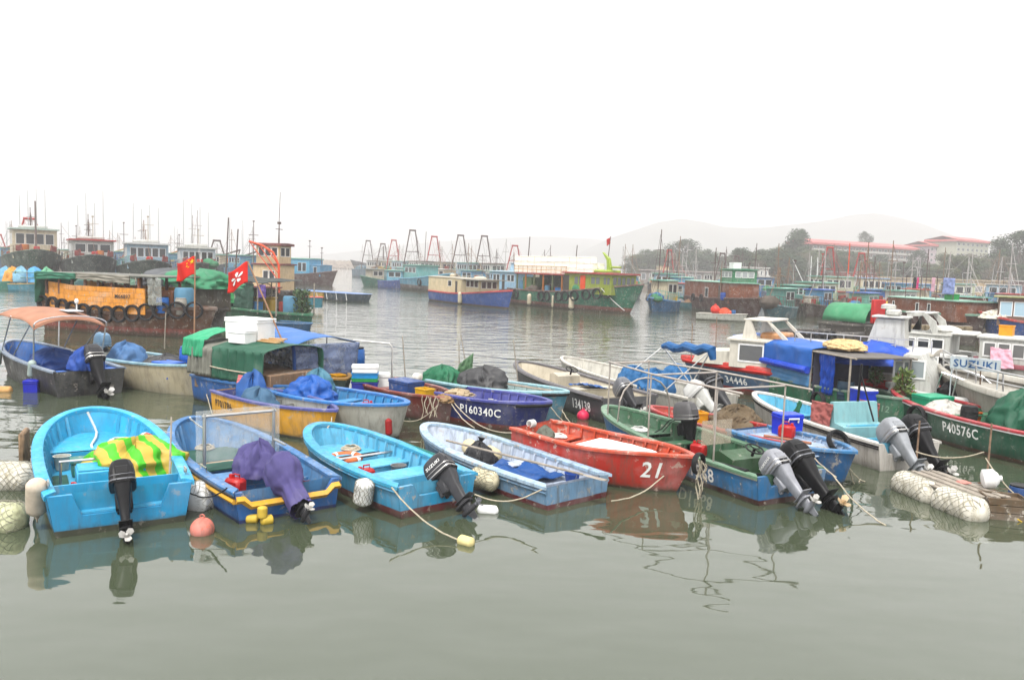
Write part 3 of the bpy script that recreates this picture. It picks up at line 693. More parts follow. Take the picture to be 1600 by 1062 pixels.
for i in range(43):
    u = i / 42 * (len(PRF) - 1); j = min(len(PRF) - 2, int(u)); f = u - j; zz, rx, ry, cx = [lerp(PRF[j][k], PRF[j + 1][k], f * f * (3 - 2 * f) if k else f) for k in range(4)]
    ring = []
    for j in range(56):
        a = 2 * PI * j / 56; q3 = Vector((math.cos(a), math.sin(a), zz * 1.5)); r1 = .45 - 1.4 * abs(noise.noise(q3 * 1.6 + Vector((3, 1, 0)))); r2 = .4 - 1.4 * abs(noise.noise(Vector((q3.x * 4, q3.y * 4, zz * 2.2)))); k = 1.0 + .16 * r1 + .11 * r2 + .05 * math.sin(7 * a) * (zz < 0)
        ring.append(T @ Vector((cx + rx * math.cos(a) * k, ry * math.sin(a) * k, zz + .02 * r2)))
    rings.append(ring)
x.loft(rings); o = x.obj('motor_cover', PURP, None, b.M, ang=80); tag(o, 'purple cloth cover wrapped round a raised outboard motor', 'cover')
lump('bundle', 'purple cloth draped over the motor head by the steel frame', 'cover', b.M @ Matrix.Translation(b.loc(404, 738, .42)), (.78, .66, .5), PURP, 5, 8, .1, .6, .6)
float_log('foam_float', 'white foam float in black netting beside the blue boat with yellow band', TR(G(316, 778, .12) + Vector((0, 0, .02)), 1.2), .62, .27, WHITE, 'foam fenders hung between the boats', seed=4)
for i, (fxp, fyp, fz, vert) in enumerate(((410, 800, .18, 1), (394, 810, .05, 0), (417, 812, .05, 0))):
    float_log('yellow_float', 'small yellow net floats tied under the yellow-banded transom', TR(G(fxp, fyp, fz), rnd.random()) @ Matrix.Rotation(PI / 2 * vert, 4, 'Y'), .2, .075, plain(C(215, 185, 90, .6), .6), 'yellow net floats at the blue transom', net=False, seed=i)

# 3 light blue boat with maroon bottom
b3 = b = Boat('open_boat', 'light blue open boat with maroon bottom and tilted dark grey outboard', 'boat', (497, 661), (684, 750), 1.75, .84, .62, lift=-.10, tr=.88, q=.55, p=2.3, floor=.2)
pm = paint(C(58, 165, 212, .5), wear=.6, bottom=RED_BOOT, split=.23); pi = paint(C(110, 195, 232, .55), wear=.35)
b.hull_notched(pm, nw=.36, drop=.2); b.liner(pi, pi, w=.11); b.gunwale(paint(C(78, 180, 220, .52), wear=.5), .14, .06, .04)
b.rail(pm, -.08, .03); b.ribs(pi, 10, .3, .93, .11)
for t, zz, d in ((.30, .42, .5), (.52, .42, .5)):
    b.thwart(pi, t, zz, d, boxed=True)
b.bulkhead(pi, .14, dz=-.08); b.bulkhead(pi, .70, dz=-.36)
x = MB(); x.loft([[b.plan(t, .12, .46, 1), b.plan(t, .12, .46, -1)] for t in (.70, .78, .86, .92, .97)], closed=False); b.part('foredeck', x, pi)
x = MB(); x.tube([(.1 * b.L, .72, .50), (.1 * b.L, -.74, .50)], .025, 7); b.part('grab_rail', x, STEEL)
x = MB(); x.tube([(.36 * b.L, -.5, .74), (.1 * b.L, -.84, .68), (-.2 * b.L, -.83, .66)], .016, 6); x.tube([(.36 * b.L, -.52, .77), (.1 * b.L, -.87, .70), (-.25 * b.L, -.86, .67)], .014, 6); b.part('fishing_rod', x, plain(C(60, 140, 130, .5), .6))
outboard(b.root, Matrix.Translation((-b.L / 2 + .02, -.12, .46)), DGREY, DGREY, 1.0, 52, 24, MGREY, True, ('SUZUKI', WLET))
lifebuoy('lifebuoy', 'faded orange lifebuoy lying before the thwart of light blue boat', b.w(.16 * b.L, .15, .44, .4), .26, .065, plain(C(215, 120, 80, .6), .7))
float_log('foam_float', 'white foam float in netting at the light blue boat with maroon bottom', b.w(-.34 * b.L, .98, .42) @ Matrix.Rotation(1.35, 4, 'Y'), .46, .15, WHITE, 'foam fenders hung between the boats', seed=8)
float_log('foam_float', 'white foam block floating at the corner of a maroon-bottomed boat', TR(G(762, 797, .03), -.1), .36, .085, WHITE, net=False, seed=2)
float_log('foam_float', 'yellowed foam float on a line in open water', TR(G(728, 846, .03), -.6), .27, .085, plain(C(228, 215, 160, .6), .7), net=False, seed=9)

# 4 pale blue-white boat
b4 = b = Boat('open_boat', 'pale blue and white open boat with black rubbish bag and oar', 'boat', (668, 661), (904, 751), 1.66, .8, .6, lift=-.20, tr=.92, q=.58, p=2.3, floor=.3)
pm = paint(C(128, 165, 198, .52), wear=.8, bottom=RED_BOOT, split=.29); pw = paint(C(208, 220, 238, .58), wear=.6)
b.hull(pm); b.liner(pw, pw, w=.12); b.gunwale(paint(C(178, 205, 228, .55), wear=.8), .14, .06, .04); b.rail(pm, -.1, .03, out=.0); b.ribs(pw, 10, .25, .93, .12)
b.thwart(pw, .44, .42, .3)
x = MB(); x.box((-.10 * b.L, -.05, .33), (.9, 1.25, .015)); b.part('floor_mat', x, fabric(C(40, 80, 150, .5), .9, .4, 8))
float_log('foam_float', 'fat cream foam fender roped on the pale blue-white boat', b.w(-.20 * b.L, .98, .46, .15), .62, .17, plain(C(232, 222, 192, .62), .8, 0, .12, 6, .3), 'foam fenders hung between the boats', seed=5)
lump('rubbish_bag', 'knotted black rubbish bag on the white boards of pale boat', 'bag', b.w(.10 * b.L, -.02, .31), (.62, .58, .42), plain((.02, .02, .022, 1), .32, 0, .2, 9, .4), 6, 14, .07, .62, .5, knot=.09)
for i, (uu, vv, r_, l_) in enumerate(((.20, -.15, .17, .7), (.12, -.42, .13, .55))):
    float_log('foam_float', ['long cream float beside the black rubbish bag', 'round-ended beige float behind the black rubbish bag'][i], b.w(uu * b.L, vv, .31 + r_, -.5 + i * .2), l_, r_, plain(C(225, 210, 175, .6), .75), net=False, seed=i + 11, knob=True)
sheet('tarpaulin', 'crumpled dark blue net cloth on pale boat floor', 'tarpaulin', [b.M @ Vector(p) for p in ((-.28 * b.L, .55, .38), (.02 * b.L, .6, .38), (.0, -.6, .40), (-.3 * b.L, -.6, .38))], fabric(C(48, 92, 160, .5), .85, .5, 9), -.06, .10, seed=3)
x = MB(); x.tube([(.22 * b.L, .42, .72), (-.5 * b.L, -.10, .70)], .022, 7); x.loft([[Vector((-.5 * b.L + dx, -.10 + .12 * dx + dy, .70)) + Vector((0, 0, dz)) for dy, dz in ((-w_, 0), (0, .012), (w_, 0), (0, -.012))] for dx, w_ in ((.02, .02), (-.15, .06), (-.45, .075), (-.5, .05))], cap=True)
tag(x.obj('oar', GREYWOOD, None, b.M), 'grey wooden oar laid across the pale blue-white boat', 'oar')

# 5 red boat 21
b5 = b = Boat('open_boat', 'worn red open boat numbered 21 with white foam board inside', 'boat', (1088, 713), (830, 662), 1.62, .74, .74, tr=.82, q=.85, p=2.0, floor=.2, rake=.5, sag=.06)
RD = C(200, 62, 38, .55); pm = paint(RD, wear=.7, chip=(.42, .3, .25, 1), bottom=C(120, 40, 35, .5), split=.05); pi = paint(C(215, 85, 50, .55), wear=.7, chip=(.45, .33, .27, 1))
b.hull(pm); b.liner(pi, pi, w=.06); b.gunwale(pi, .10, .05, .03); b.ribs(pi, 10, .12, .9, .06, .05)
b.thwart(pi, .14, .5, .5); b.thwart(pi, .29, .5, .22, boxed=True)
x = MB(); x.loft([[b.plan(t, .24 + .02 * math.sin(t * 40), .55, sd) + Vector((0, 0, dz)) for sd, dz in ((1, 0), (1, .045), (-1, .045), (-1, 0))] for t in (.34, .42, .5, .58, .66, .74, .80)], cap=True)
tag(x.obj('foam_board', plain((.66, .65, .62, 1), .8, 0, .06), None, b.M), 'white foam board lying in the red boat', 'board')
b.text('21', .80, .28, .30, -1, WLET, font_w=.9)
lump('net_bundle', 'grey net bundle hanging over the red transom', 'net', b.w(-b.L * .38, -.1, .52), (.35, .28, .26), fabric(C(120, 125, 115, .5), .9, .5, 12), 2)
x = MB()
for k in range(4): x.torus((-b.L / 2 + .05, -.12 + .045 * k, .76), .07, .016, Matrix.Rotation(PI / 2, 4, 'X'), 12, 5)
tag(x.obj('rope_coil', ROPEW, None, b.M), 'rope turns wound round the red transom top', 'rope')
tyre(b.w(b.L / 2 + .05, 0, .62) @ Matrix.Rotation(PI / 2, 4, 'Y') @ Matrix.Scale(1, 4), 'tyre fender wrapped at the stem of red boat', None, .20)

# 6 green-decked blue boat D1568
b6 = b = Boat('open_boat', 'blue boat with green inside, pole frame, steering console and twin outboards', 'boat', (948, 633), (1238, 739), 1.9, .86, .64, lift=-.12, tr=.9, q=.6, p=2.2, floor=.18, rake=.45)
GR = C(62, 108, 78, .5); pm = paint(C(62, 125, 178, .5), wear=.8, bottom=C(80, 40, 40, .5), split=.22); pi = paint(GR, wear=.6); gg = paint(C(112, 150, 122, .5), wear=.5)
b.hull_notched(pm, nw=.5, drop=.2); b.liner(pi, pi, w=.1); b.gunwale(gg, .13, .055, .03); b.rail(paint(C(200, 200, 180, .5)), -.05, .016); b.ribs(pi, 11, .25, .93, .1)
b.thwart(pi, .60, .42, .3); b.bulkhead(pi, .72, dz=-.34)
x = MB(); x.loft([[b.plan(t, .11, .48, 1), b.plan(t, .11, .48, -1)] for t in (.72, .8, .87, .93, .975)], closed=False); b.part('foredeck', x, pi)
x = MB(); x.prism([(0, 0), (.62, 0), (.62, .42), (.4, .52), (0, .42)], -.42, .42); o = x.obj('console', paint(C(58, 98, 62, .5), wear=.4), b.root, Matrix.Translation((-.30 * b.L, -.12, .2)))
x = MB(); x.torus((0, 0, 0), .17, .016, None, 24, 6); x.tube([(-.17, 0, 0), (.17, 0, 0)], .012, 5); x.tube([(0, 0, 0), (0, -.17, 0)], .012, 5); x.tube([(0, 0, 0), (0, 0, -.16)], .03, 8)
x.obj('steering_wheel', BLACK, b.root, Matrix.Translation((-.32 * b.L, -.12, .84)) @ Matrix.Rotation(-.35, 4, 'Y'))
x = MB(); x.box((-.14 * b.L, -.12, .95), (.01, .8, .5)); b.part('windscreen', x, clearsheet(.4, (.42, .36, .28, 1)))
x = MB(); x.box((-.42 * b.L, 0, .33), (.7, 1.55, .03)); b.part('motor_well', x, pi)
x = MB(); x.tube([(-.18 * b.L, .75, .56), (-.45 * b.L, .80, .66)], .055, 9); b.part('bolster', x, RUBBER)
x = MB()
for t in (.86, .52, .18):
    for sy in (1, -1):
        a = b.plan(t, .05, b.sheer(t), sy); x.tube([a, Vector((a.x, a.y, 2.05))], .018, 7)
for sy in (1, -1): x.tube([(b.plan(.86, .05, 1, sy).x, b.plan(.86, .05, b.sheer(.86), sy).y, 2.05), (b.plan(.52, .05, 1, sy).x, b.plan(.52, .05, b.sheer(.52), sy).y, 2.05), (b.plan(.12, .05, 1, sy).x - .3, b.plan(.18, .05, b.sheer(.18), sy).y, 2.05)], .022, 7)
for t in (.86, .52, .18):
    a = b.plan(t, .05, b.sheer(t), 1); x.tube([(a.x, a.y, 2.03), (a.x, -a.y, 2.03)], .02, 7)
a = b.plan(.75, .05, b.sheer(.75), 1); x.tube([(a.x, a.y * math.cos(k * PI / 10), b.sheer(.75) + 1.0 * math.sin(k * PI / 10) ** .6) for k in range(11)], .02, 7)
b.part('awning_frame', x, plain((.40, .36, .32, 1), .4, .7))
YAM = plain((.19, .195, .215, 1), .33, 0, .12)
outboard(b.root, Matrix.Translation((-b.L / 2 + .02, .24, .46)), YAM, YAM, 1.08, 52, -6, WHITE, True, ('YAMAHA', WLET))
outboard(b.root, Matrix.Translation((-b.L / 2 + .02, -.30, .46)), BLACK, BLACK, 1.3, 50, -8, plain((.45, .33, .2, 1), .4, .6), False)
b.text('D1568', .335, .28, .25, 1, WLET, font_w=.9)
tyre(b.w(.02 * b.L, .2, .32, .4), 'small black tyre lying in the green-floored boat', None, .2)
lump('bundle', 'black rubber bundle on the green boat floor', 'bundle', b.w(.20 * b.L, .3, .2), (.5, .4, .22), RUBBER, 4)

# raft of foam and a wooden box
pA, pB = G(1404, 752, .12), G(1534, 804, .12); rr_ = math.atan2((pB - pA).y, (pB - pA).x); rL = (pB - pA).length
float_log('foam_log', 'thick cream foam log lashed along the raft with white jug', TR(pA.lerp(pB, .25), rr_), rL * .56, .25, FOAM, 'foam logs of the small raft', seed=21)
float_log('foam_log', 'net-wrapped foam log ending against the wooden crate', TR(pA.lerp(pB, .76), rr_), rL * .52, .26, FOAM, 'foam logs of the small raft', seed=23)
M6 = TR(G(1566, 806, 0), -.2); x = MB()
for i in range(3):
    for sy in (-1, 1): x.box((0, sy * .24, .05 + .13 * i), (.66, .03, .12), bev=.006)
    for sx in (-1, 1): x.box((sx * .315, 0, .05 + .13 * i), (.03, .44, .12), bev=.006)
x.box((0, 0, .30), (.58, .42, .02))
o = tag(x.obj('wooden_crate', paint(C(112, 92, 70, .5), .8, .8), None, M6), 'weathered wooden crate at the end of the small raft', 'crate')
x = MB(); N = 9
for i in range(N): x.box((0, (i - 4) * .105, .02 * (i % 2) + .015 * noise.noise(Vector((i, 0, 0)))), (1.75, .095, .035), rz=.02 * noise.noise(Vector((i, 2, 0))), bev=.008)
o = tag(x.obj('raft_deck', GREYWOOD, None, TR(pA.lerp(pB, .62) + Vector((.28, .42, .2)), rr_)), 'slatted grey wooden deck of the small raft under white jug', 'raft')
x = MB(); x.lathe([(.10, 0), (.17, .03), (.17, .2), (.10, .27), (.05, .29), (.05, .33)], 14, (0, 0, 0), Matrix.Rotation(1.4, 4, 'X')); o = x.obj('jerrycan', WHITE, None, TR(G(1533, 748, .50), 1.2)); tag(o, 'white plastic jug lying on the raft deck', 'jug')
lump('cloth_rag', 'small pink rag on the raft deck', 'rag', TR(G(1506, 755, .34)), (.22, .16, .06), fabric(C(222, 160, 150, .5)), 4)
drum('blue_drum', 'blue drum float behind the wooden crate', TR(G(1592, 800, -.15), 0), .2, .5, plain(C(35, 75, 130, .5), .5))
for i, (px, py, pt_) in enumerate(((1430, 742, 660), (1540, 768, 690), (1537, 780, 690))):
    if i < 2: pole('mooring_stake', ['rusty stake standing at the foam log end of the small raft', 'rusty stake standing by the white jug on the raft'][i], G(px, py, .0), G(px, py, 0) + Vector((0.0, 0, [1.15, 1.35][i])), .022, RUSTY, 'stake')

# floats and buoys at the quay side
float_log('foam_log', 'big foam log in netting tied alongside the light blue boat with tarp', TR(G(6, 748, .12), .05), 1.15, .30, FOAM, 'netted foam logs by the tarp boat', seed=31)
float_log('foam_log', 'algae-stained foam log in netting lying off the first big foam log', TR(G(-6, 812, .10), .05), .85, .27, plain((.42, .43, .27, 1), .85, 0, .25, 9, .4), 'netted foam logs by the tarp boat', seed=33)
float_log('foam_fender', 'off-white foam fender hanging at the light blue stern corner', b1.w(-.42 * b1.L, 1.06, .50) @ Matrix.Rotation(1.2, 4, 'Y'), .62, .14, plain(C(222, 208, 190, .6), .8), None, seed=35, net=False, knob=True)
buoy('round_buoy', 'faded pink round buoy floating behind the boat with netted float', G(316, 826, .06), .17, paint(C(222, 130, 115, .6), .6, .8, chip=(.5, .12, .07, 1)))
buoy('round_buoy', 'bright pink round buoy floating near the green bow', G(911, 650, .08), .17, plain(C(240, 80, 110, .62), .45))
x = MB(); x.box((0, 0, 0), (.10, .6, .7), bev=.03); tag(x.obj('board', WOOD, None, TR(G(38, 700, .25), .4)), 'brown board hung as fender outside the tarp boat', 'board')
# ------------------------------------------------------------------ second row of open boats
def openboat(label, bow, stern, B, zb, zs, hull, inner, gun, boot=None, split=.06, thw=(.35, .6), rib=8, gw=.10, mot=None, wear=.5, **kw):
    b = Boat('open_boat', label, 'boat', bow, stern, B, zb, zs, **kw)
    pm = paint(hull, wear=wear, bottom=boot, split=split); pi = paint(inner, wear=wear * .8); pg = paint(gun, wear=wear)
    b.hull(pm); b.liner(pi, pi, w=gw); b.gunwale(pg, gw + .02, .055, .03)
    if rib: b.ribs(pi, rib, .15, .92, gw)
    for t in thw: b.thwart(pi, t, b.fz + .24, .3)
    return b
NAVYC = C(38, 48, 110, .5); BLUEC = C(45, 120, 190, .5)
# dark boat under a brown bimini
b = openboat('black-hulled blue boat under a brown bimini awning', (22, 531), (141, 578), 2.05, .95, .72, (.008, .008, .009, 1), C(60, 120, 200, .5), C(150, 165, 185, .5), floor=.25, q=.6, tr=.92, thw=(.5,)); bb1 = b
x = MB(); x.box((-b.L * .44, .0, .55), (.45, 1.5, .05), bev=.01); x.box((-b.L * .44, .65, .62), (.4, .35, .12), bev=.02); x.box((-b.L * .44, -.7, .62), (.4, .3, .12), bev=.02); b.part('stern_bench', x, paint(C(50, 120, 215, .5), wear=.3))
outboard(b.root, Matrix.Translation((-b.L / 2 - .02, -.1, .55)), DGREY, BLACK, 1.55, 40, 0, METAL, False)
TAN = fabric(C(190, 140, 115, .5), .8, .15, 3)
xs, xe, hw_, zc = -.30 * b.L, .30 * b.L, 1.0, 2.0
def bim(u, v):
    xx = lerp(xs, xe, u); e = abs(2 * v - 1); d = abs(2 * u - 1)
    return Vector((xx, lerp(hw_, -hw_, v), zc + .26 * (1 - e ** 2.4) - .22 * d ** 4 + .012 * math.sin(9 * u + 4 * v)))
x = MB(); x.grid(bim, 24, 16); solid(x.obj('awning', TAN, b.root, None, ang=80), .015)
x = MB()
for xx, xb in ((xs + .05, xs + .35), (xe - .05, xe - .1)):
    for sy in (1, -1): x.tube([(xb, sy * .92, .8), (xx, sy * hw_ * .98, zc - .05)], .022, 7)
    x.tube([(xx, hw_ * .98 * math.cos(k * PI / 12), zc - .08 + .24 * math.sin(k * PI / 12)) for k in range(13)], .02, 6)
for sy in (1, -1): x.tube([(0, sy * .95, .85), (xs + .4, sy * .98, zc - .1)], .018, 6); x.tube([(.2 * b.L, sy * .9, .85), (.02 * b.L, sy * .97, zc + .03)], .02, 6)
b.part('awning_frame', x, STEEL)
x = MB(); x.box((xs + .8, -.25, zc + .27), (.75, .45, .03), bev=.008); b.part('solar_panel', x, plain((.5, .52, .55, 1), .25, .2))
x = MB(); x.lathe([(.02, 0), (.02, .25), (.05, .27), (.06, .34), (.03, .4)], 10, (xs + .5, -.3, zc + .25)); b.part('stern_light', x, WHITE)
TBLUE = fabric(C(42, 85, 170, .5), .7, .3, 5); TBLUE2 = fabric(C(100, 140, 190, .5), .75, .35, 5); TDARK = fabric((.035, .035, .037, 1), .6, .6, 7)
lump('motor_cover', 'royal blue cloth over the big dark outboard of the awning boat', 'cover', b.w(-b.L * .46, .0, .72, .2), (.85, .72, .62), TBLUE, 2, 6, .12, .6)
lump('tarpaulin', 'blue tarp piled inside the boat with brown awning', 'tarpaulin', b.w(-.02 * b.L, -.1, .4), (1.6, 1.2, .55), fabric(C(40, 78, 150, .5), .7, .3, 5), 12, 7, .12, .55)
for k, (u, lb) in enumerate(((.2, 'pale grey cylinder fender on the bow side of the awning boat'), (-.25, 'pale green bottle fender at the stern side of the awning boat'))):
    float_log('fender', lb, b.w(u * b.L, 1.02 - .05 * k, .62) @ Matrix.Rotation(1.3, 4, 'Y'), .55, .11, plain(C(185, 200, 195, .55), .5), net=False, seed=k + 40, knob=True)
crate('plastic_tub', 'small blue plastic tub floating beside the black hull', TR(G(51, 612, 0), .2), (.38, .34, .30), plain(C(35, 55, 190, .55), .4), cat='tub', open_top=False)
float_log('foam_float', 'short white float by the black hull waterline', TR(G(77, 608, .02), -.2), .4, .09, WHITE, net=False, seed=50)
float_log('foam_float', 'orange-brown float drifting alone past the awning boat', TR(G(6, 610, .02), .3), .45, .13, plain(C(215, 170, 115, .55), .7), net=False, seed=51)
# cream boat
b = openboat('cream open boat with light blue gunwale and blue barrels', (318, 570), (163, 549), 1.95, .92, .78, C(212, 200, 172, .55), C(190, 195, 190, .5), C(150, 190, 205, .55), floor=.3, q=.55, thw=(.5,), tr=.85, bflare=.25); bb2 = b
outboard(b.root, Matrix.Translation((-b.L / 2, 0, .75)), C and plain(C(130, 165, 195, .5), .5), DGREY, 1.2, 5, 0, METAL, False)
lump('tarpaulin', 'pale blue cloth over gear in the cream boat', 'tarpaulin', b.w(-.22 * b.L, -.1, .45), (1.1, 1.0, .72), TBLUE2, 5, 6, .1, .5)
lump('tarpaulin', 'dark grey plastic heap amidships in the cream boat', 'tarpaulin', b.w(.14 * b.L, .0, .45), (1.3, 1.1, .55), TDARK, 8, 8, .14, .6)
drum('barrel', 'tall blue barrel standing in the cream boat', b.w(.22 * b.L, .55, .3), .30, .95, plain(C(35, 105, 205, .5), .4), lid=plain(C(30, 85, 175, .5), .5))
crate('plastic_tub', 'bright blue upturned tub near the cream bow', b.w(.28 * b.L, -.35, .45, .1), (.75, .55, .42), plain(C(35, 115, 225, .5), .4), cat='tub', open_top=False)
pole('pole', 'thin pole standing amidships in the cream boat', G(257, 545, .4), AT(259, 488, G(257, 545, .4).y), .025, GREYWOOD)
tyre(b.w(-.30 * b.L, -1.0, .45, 0) @ Matrix.Rotation(PI / 2, 4, 'X'), 'small tyre hung on the cream hull near the awning boat', None, .24)
buoy('ball_fender', 'black ball fender at the cream bow', G(323, 590, .25), .16, RUBBER)
# sampan with tarp cabin
b = openboat('blue sampan with a long cabin wrapped in green and grey tarps', (500, 602), (338, 581), 2.1, .78, .72, C(50, 105, 175, .5), C(110, 90, 70, .5), C(60, 120, 185, .5), (.03, .03, .03, 1), .05, floor=.35, thw=(), rib=0, q=.7); bs = b
x = MB(); x.box((-.08 * b.L, 0, .72), (b.L * .74, 1.78, .62), bev=.02); b.part('cabin_side', x, paint(C(150, 120, 95, .5), .7, .9))
hy = .95
def tent(x0, x1, z1, flap, seed, drop=.12):
    def fn(u, v):
        xx = lerp(x0, x1, u); L_ = 2 * flap + 2 * hy; s = v * L_
        nz = .035 * noise.noise(Vector((u * 6, v * 9, seed))) + .02 * math.sin(u * 40 + seed) * (abs(v - .5) > .28)
        if s < flap: return Vector((xx, hy + .06 + nz * 1.5 + .05 * (1 - s / flap), z1 - flap + s))
        if s > flap + 2 * hy: return Vector((xx, -hy - .06 - nz * 1.5 - .05 * ((s - flap - 2 * hy) / flap), z1 - (s - flap - 2 * hy)))
        w_ = (s - flap) / (2 * hy); return Vector((xx, lerp(hy, -hy, w_), z1 + drop * math.sin(PI * w_) + nz))
    x = MB(); x.grid(fn, 40, 48); return x
zt = 1.62
o = solid(tent(-.46 * b.L, -.22 * b.L, zt - .02, .78, 1).obj('tarpaulin', fabric(C(140, 140, 130, .5), .6, .5, 6), None, b.M, ang=80)); tag(o, 'grey plastic sheet at the end of the sampan cabin', 'tarpaulin')
o = solid(tent(-.23 * b.L, .27 * b.L, zt + .02, .86, 5).obj('tarpaulin', fabric(C(42, 98, 76, .5), .6, .3, 4), None, b.M, ang=80)); tag(o, 'dark green tarp roped over the sampan cabin', 'tarpaulin')
o = solid(tent(-.52 * b.L, -.32 * b.L, zt + .16, .48, 9, .22).obj('tarpaulin', fabric(C(70, 175, 130, .55), .6, .3, 4), None, b.M, ang=80)); tag(o, 'bright sea-green tarp on the grey end of the sampan cabin', 'tarpaulin')
rope('rope lashed round the dark green sampan tarp', b.M @ Vector((-.22 * b.L, -1.1, 1.1)), b.M @ Vector((.27 * b.L, -1.1, 1.08)), .03, .02, None, None, name='lashing_rope')
crate('foam_box', 'large white foam fish box on top of the sampan cabin', b.w(-.18 * b.L, .1, zt + .16, .1), (1.2, .7, .55), plain((.68, .68, .67, 1), .8, 0, .04), cat='foam box', open_top=False)
crate('foam_box', 'small white foam box against the large one on the sampan roof', b.w(-.10 * b.L, -.45, zt + .12, .1), (.62, .42, .30), plain((.66, .66, .65, 1), .8, 0, .05), cat='foam box', open_top=False)
for i in range(3):
    x = MB(); x.box((0, 0, 0), (.9 - .2 * i, .16, .03), bev=.005); tag(x.obj('plank', plain(C(215, 175, 125, .5), .7), None, b.w(.04 * b.L + .06 * i, -.1 + .14 * i, zt + .17 + .035 * i, .15 * i)), ['longest', 'middle', 'shortest'][i] + ' plank of the loose pile on the sampan roof', 'plank')
sheet('towel', 'red and white striped cloth drying under the green sampan tarp', 'cloth', [b.M @ Vector(p) for p in ((.05 * b.L, -1.08, .98), (.26 * b.L, -1.08, .98), (.26 * b.L, -1.14, .76), (.05 * b.L, -1.14, .76))], fabric(C(225, 130, 135, .55)), 0, .02)
b.text('PM5173', .30, .26, .17, -1, WLET)
# boat with the blue canopy and clear side
b = openboat('brown-decked boat under a blue canopy with clear plastic sides', (540, 592), (434, 567), 1.9, .82, .8, C(22, 70, 55, .5), C(150, 120, 70, .5), C(165, 125, 60, .5), (.05, .03, .025, 1), .1, floor=.45, thw=(), rib=0, q=.75); bc = b
cz = 1.72
def can(u, v): return Vector((lerp(-.55 * b.L, .24 * b.L, u), lerp(1.05, -1.05, v), cz + .22 * math.sin(PI * v) - .05 * u + .02 * noise.noise(Vector((u * 6, v * 6, 0)))))
x = MB(); x.grid(can, 24, 16); solid(x.obj('canopy', fabric(C(78, 125, 195, .52), .6, .2, 4), b.root, None, ang=80))
x = MB()
for xx in (-.5, -.2, .22):
    for sy in (1, -1): x = MB(); x.tube([(xx * b.L, sy * 1.0, .6), (xx * b.L, sy * 1.02, cz)], .022, 6); b.part('canopy_post', x, METAL)
sheet('side', '', '', [(-.3 * b.L, -1.06, cz), (.26 * b.L, -1.08, cz), (.27 * b.L, -1.0, .78), (-.3 * b.L, -1.0, .78)], clearsheet(.55, (.28, .30, .33, 1)), 0, .05, 6, parent=b.root, ripple=.02).name = 'clear_side_sheet'
sheet('end', '', '', [(.27 * b.L, -1.08, cz), (.27 * b.L, 1.0, cz), (.27 * b.L, .9, .8), (.28 * b.L, -1.0, .78)], clearsheet(.75, (.10, .13, .22, 1)), 0, .05, 4, parent=b.root, ripple=.03).name = 'end_sheet'
x = MB(); x.tube([(.275 * b.L, -1.09, cz + .02), (.28 * b.L, -1.05, .75)], .05, 6); b.part('canopy_edge', x, fabric(C(50, 85, 150, .5)))
drum('plastic_tub', 'round blue tub with red lid stuff under the blue canopy', b.w(-.10 * b.L, -.75, .8), .32, .3, plain(C(40, 125, 205, .5), .45), lid=WHITE, cat='tub')
crate('crate', 'yellow plastic crate on the brown deck by the blue canopy', b.w(.36 * b.L, .1, .62), (.36, .3, .26), plain(C(240, 180, 40, .55), .5), slots=4)
# yellow boat
b = openboat('yellow-sided open boat P701786 with blue inside', (526, 641), (366, 606), 1.5, .76, .70, C(240, 178, 25, .58), C(85, 95, 170, .5), C(92, 95, 165, .5), (.03, .03, .035, 1), .07, floor=.2, q=.8, p=2.1, thw=(.45, .66), rib=9, gw=.07, tr=.85); by = b
b.text('P701786', .06, .36, .17, -1, plain((.03, .03, .03, 1), .6), font_w=1.0)
x = MB(); x.tube([(-.1 * b.L, .6, .62), (-.1 * b.L + .1, -.62, .62)], .02, 6); x.box((.02 * b.L, 0, .58), (.06, 1.2, .03)); b.part('cross_pole', x, METAL)
lump('tarpaulin', 'tall blue tarp bundle at the yellow boat stern', 'tarpaulin', b.w(-.33 * b.L, .1, .3), (.8, .7, .82), fabric(C(60, 105, 175, .5), .65, .4, 5), 21, 6, .12, .6)
lump('tarpaulin', 'round grey-blue cloth bundle in the yellow boat', 'tarpaulin', b.w(-.15 * b.L, -.18, .34), (.9, .75, .52), fabric(C(80, 115, 145, .5), .75, .4, 6), 22, 9, .1, .55)
# blue boat with white sides
b = openboat('bright blue open boat with off-white hull sides', (634, 631), (450, 604), 1.85, .86, .74, C(208, 208, 198, .56), C(75, 160, 220, .52), C(50, 130, 205, .52), (.04, .04, .04, 1), .08, floor=.32, q=.62, thw=(.42, .55), rib=10, bflare=.28); bw = b
lump('tarpaulin', 'crumpled bright blue tarp heap at the stern of the blue boat', 'tarpaulin', b.w(-.26 * b.L, -.1, .5), (1.05, .95, .58), fabric(C(35, 105, 190, .5), .55, .6, 7), 31, 9, .16, .6)
lump('tarpaulin', 'teal-grey tarp behind the bright blue tarp heap', 'tarpaulin', b.w(-.36 * b.L, .5, .55), (.8, .7, .62), fabric(C(85, 135, 155, .5), .6, .5, 6), 33, 7, .12, .6)
float_log('fender', 'red cylinder fender at the off-white bow', b.w(b.L * .46, -.35, .35) @ Matrix.Rotation(1.5, 4, 'Y'), .4, .08, plain(C(170, 40, 40, .5), .6), net=False, seed=61)
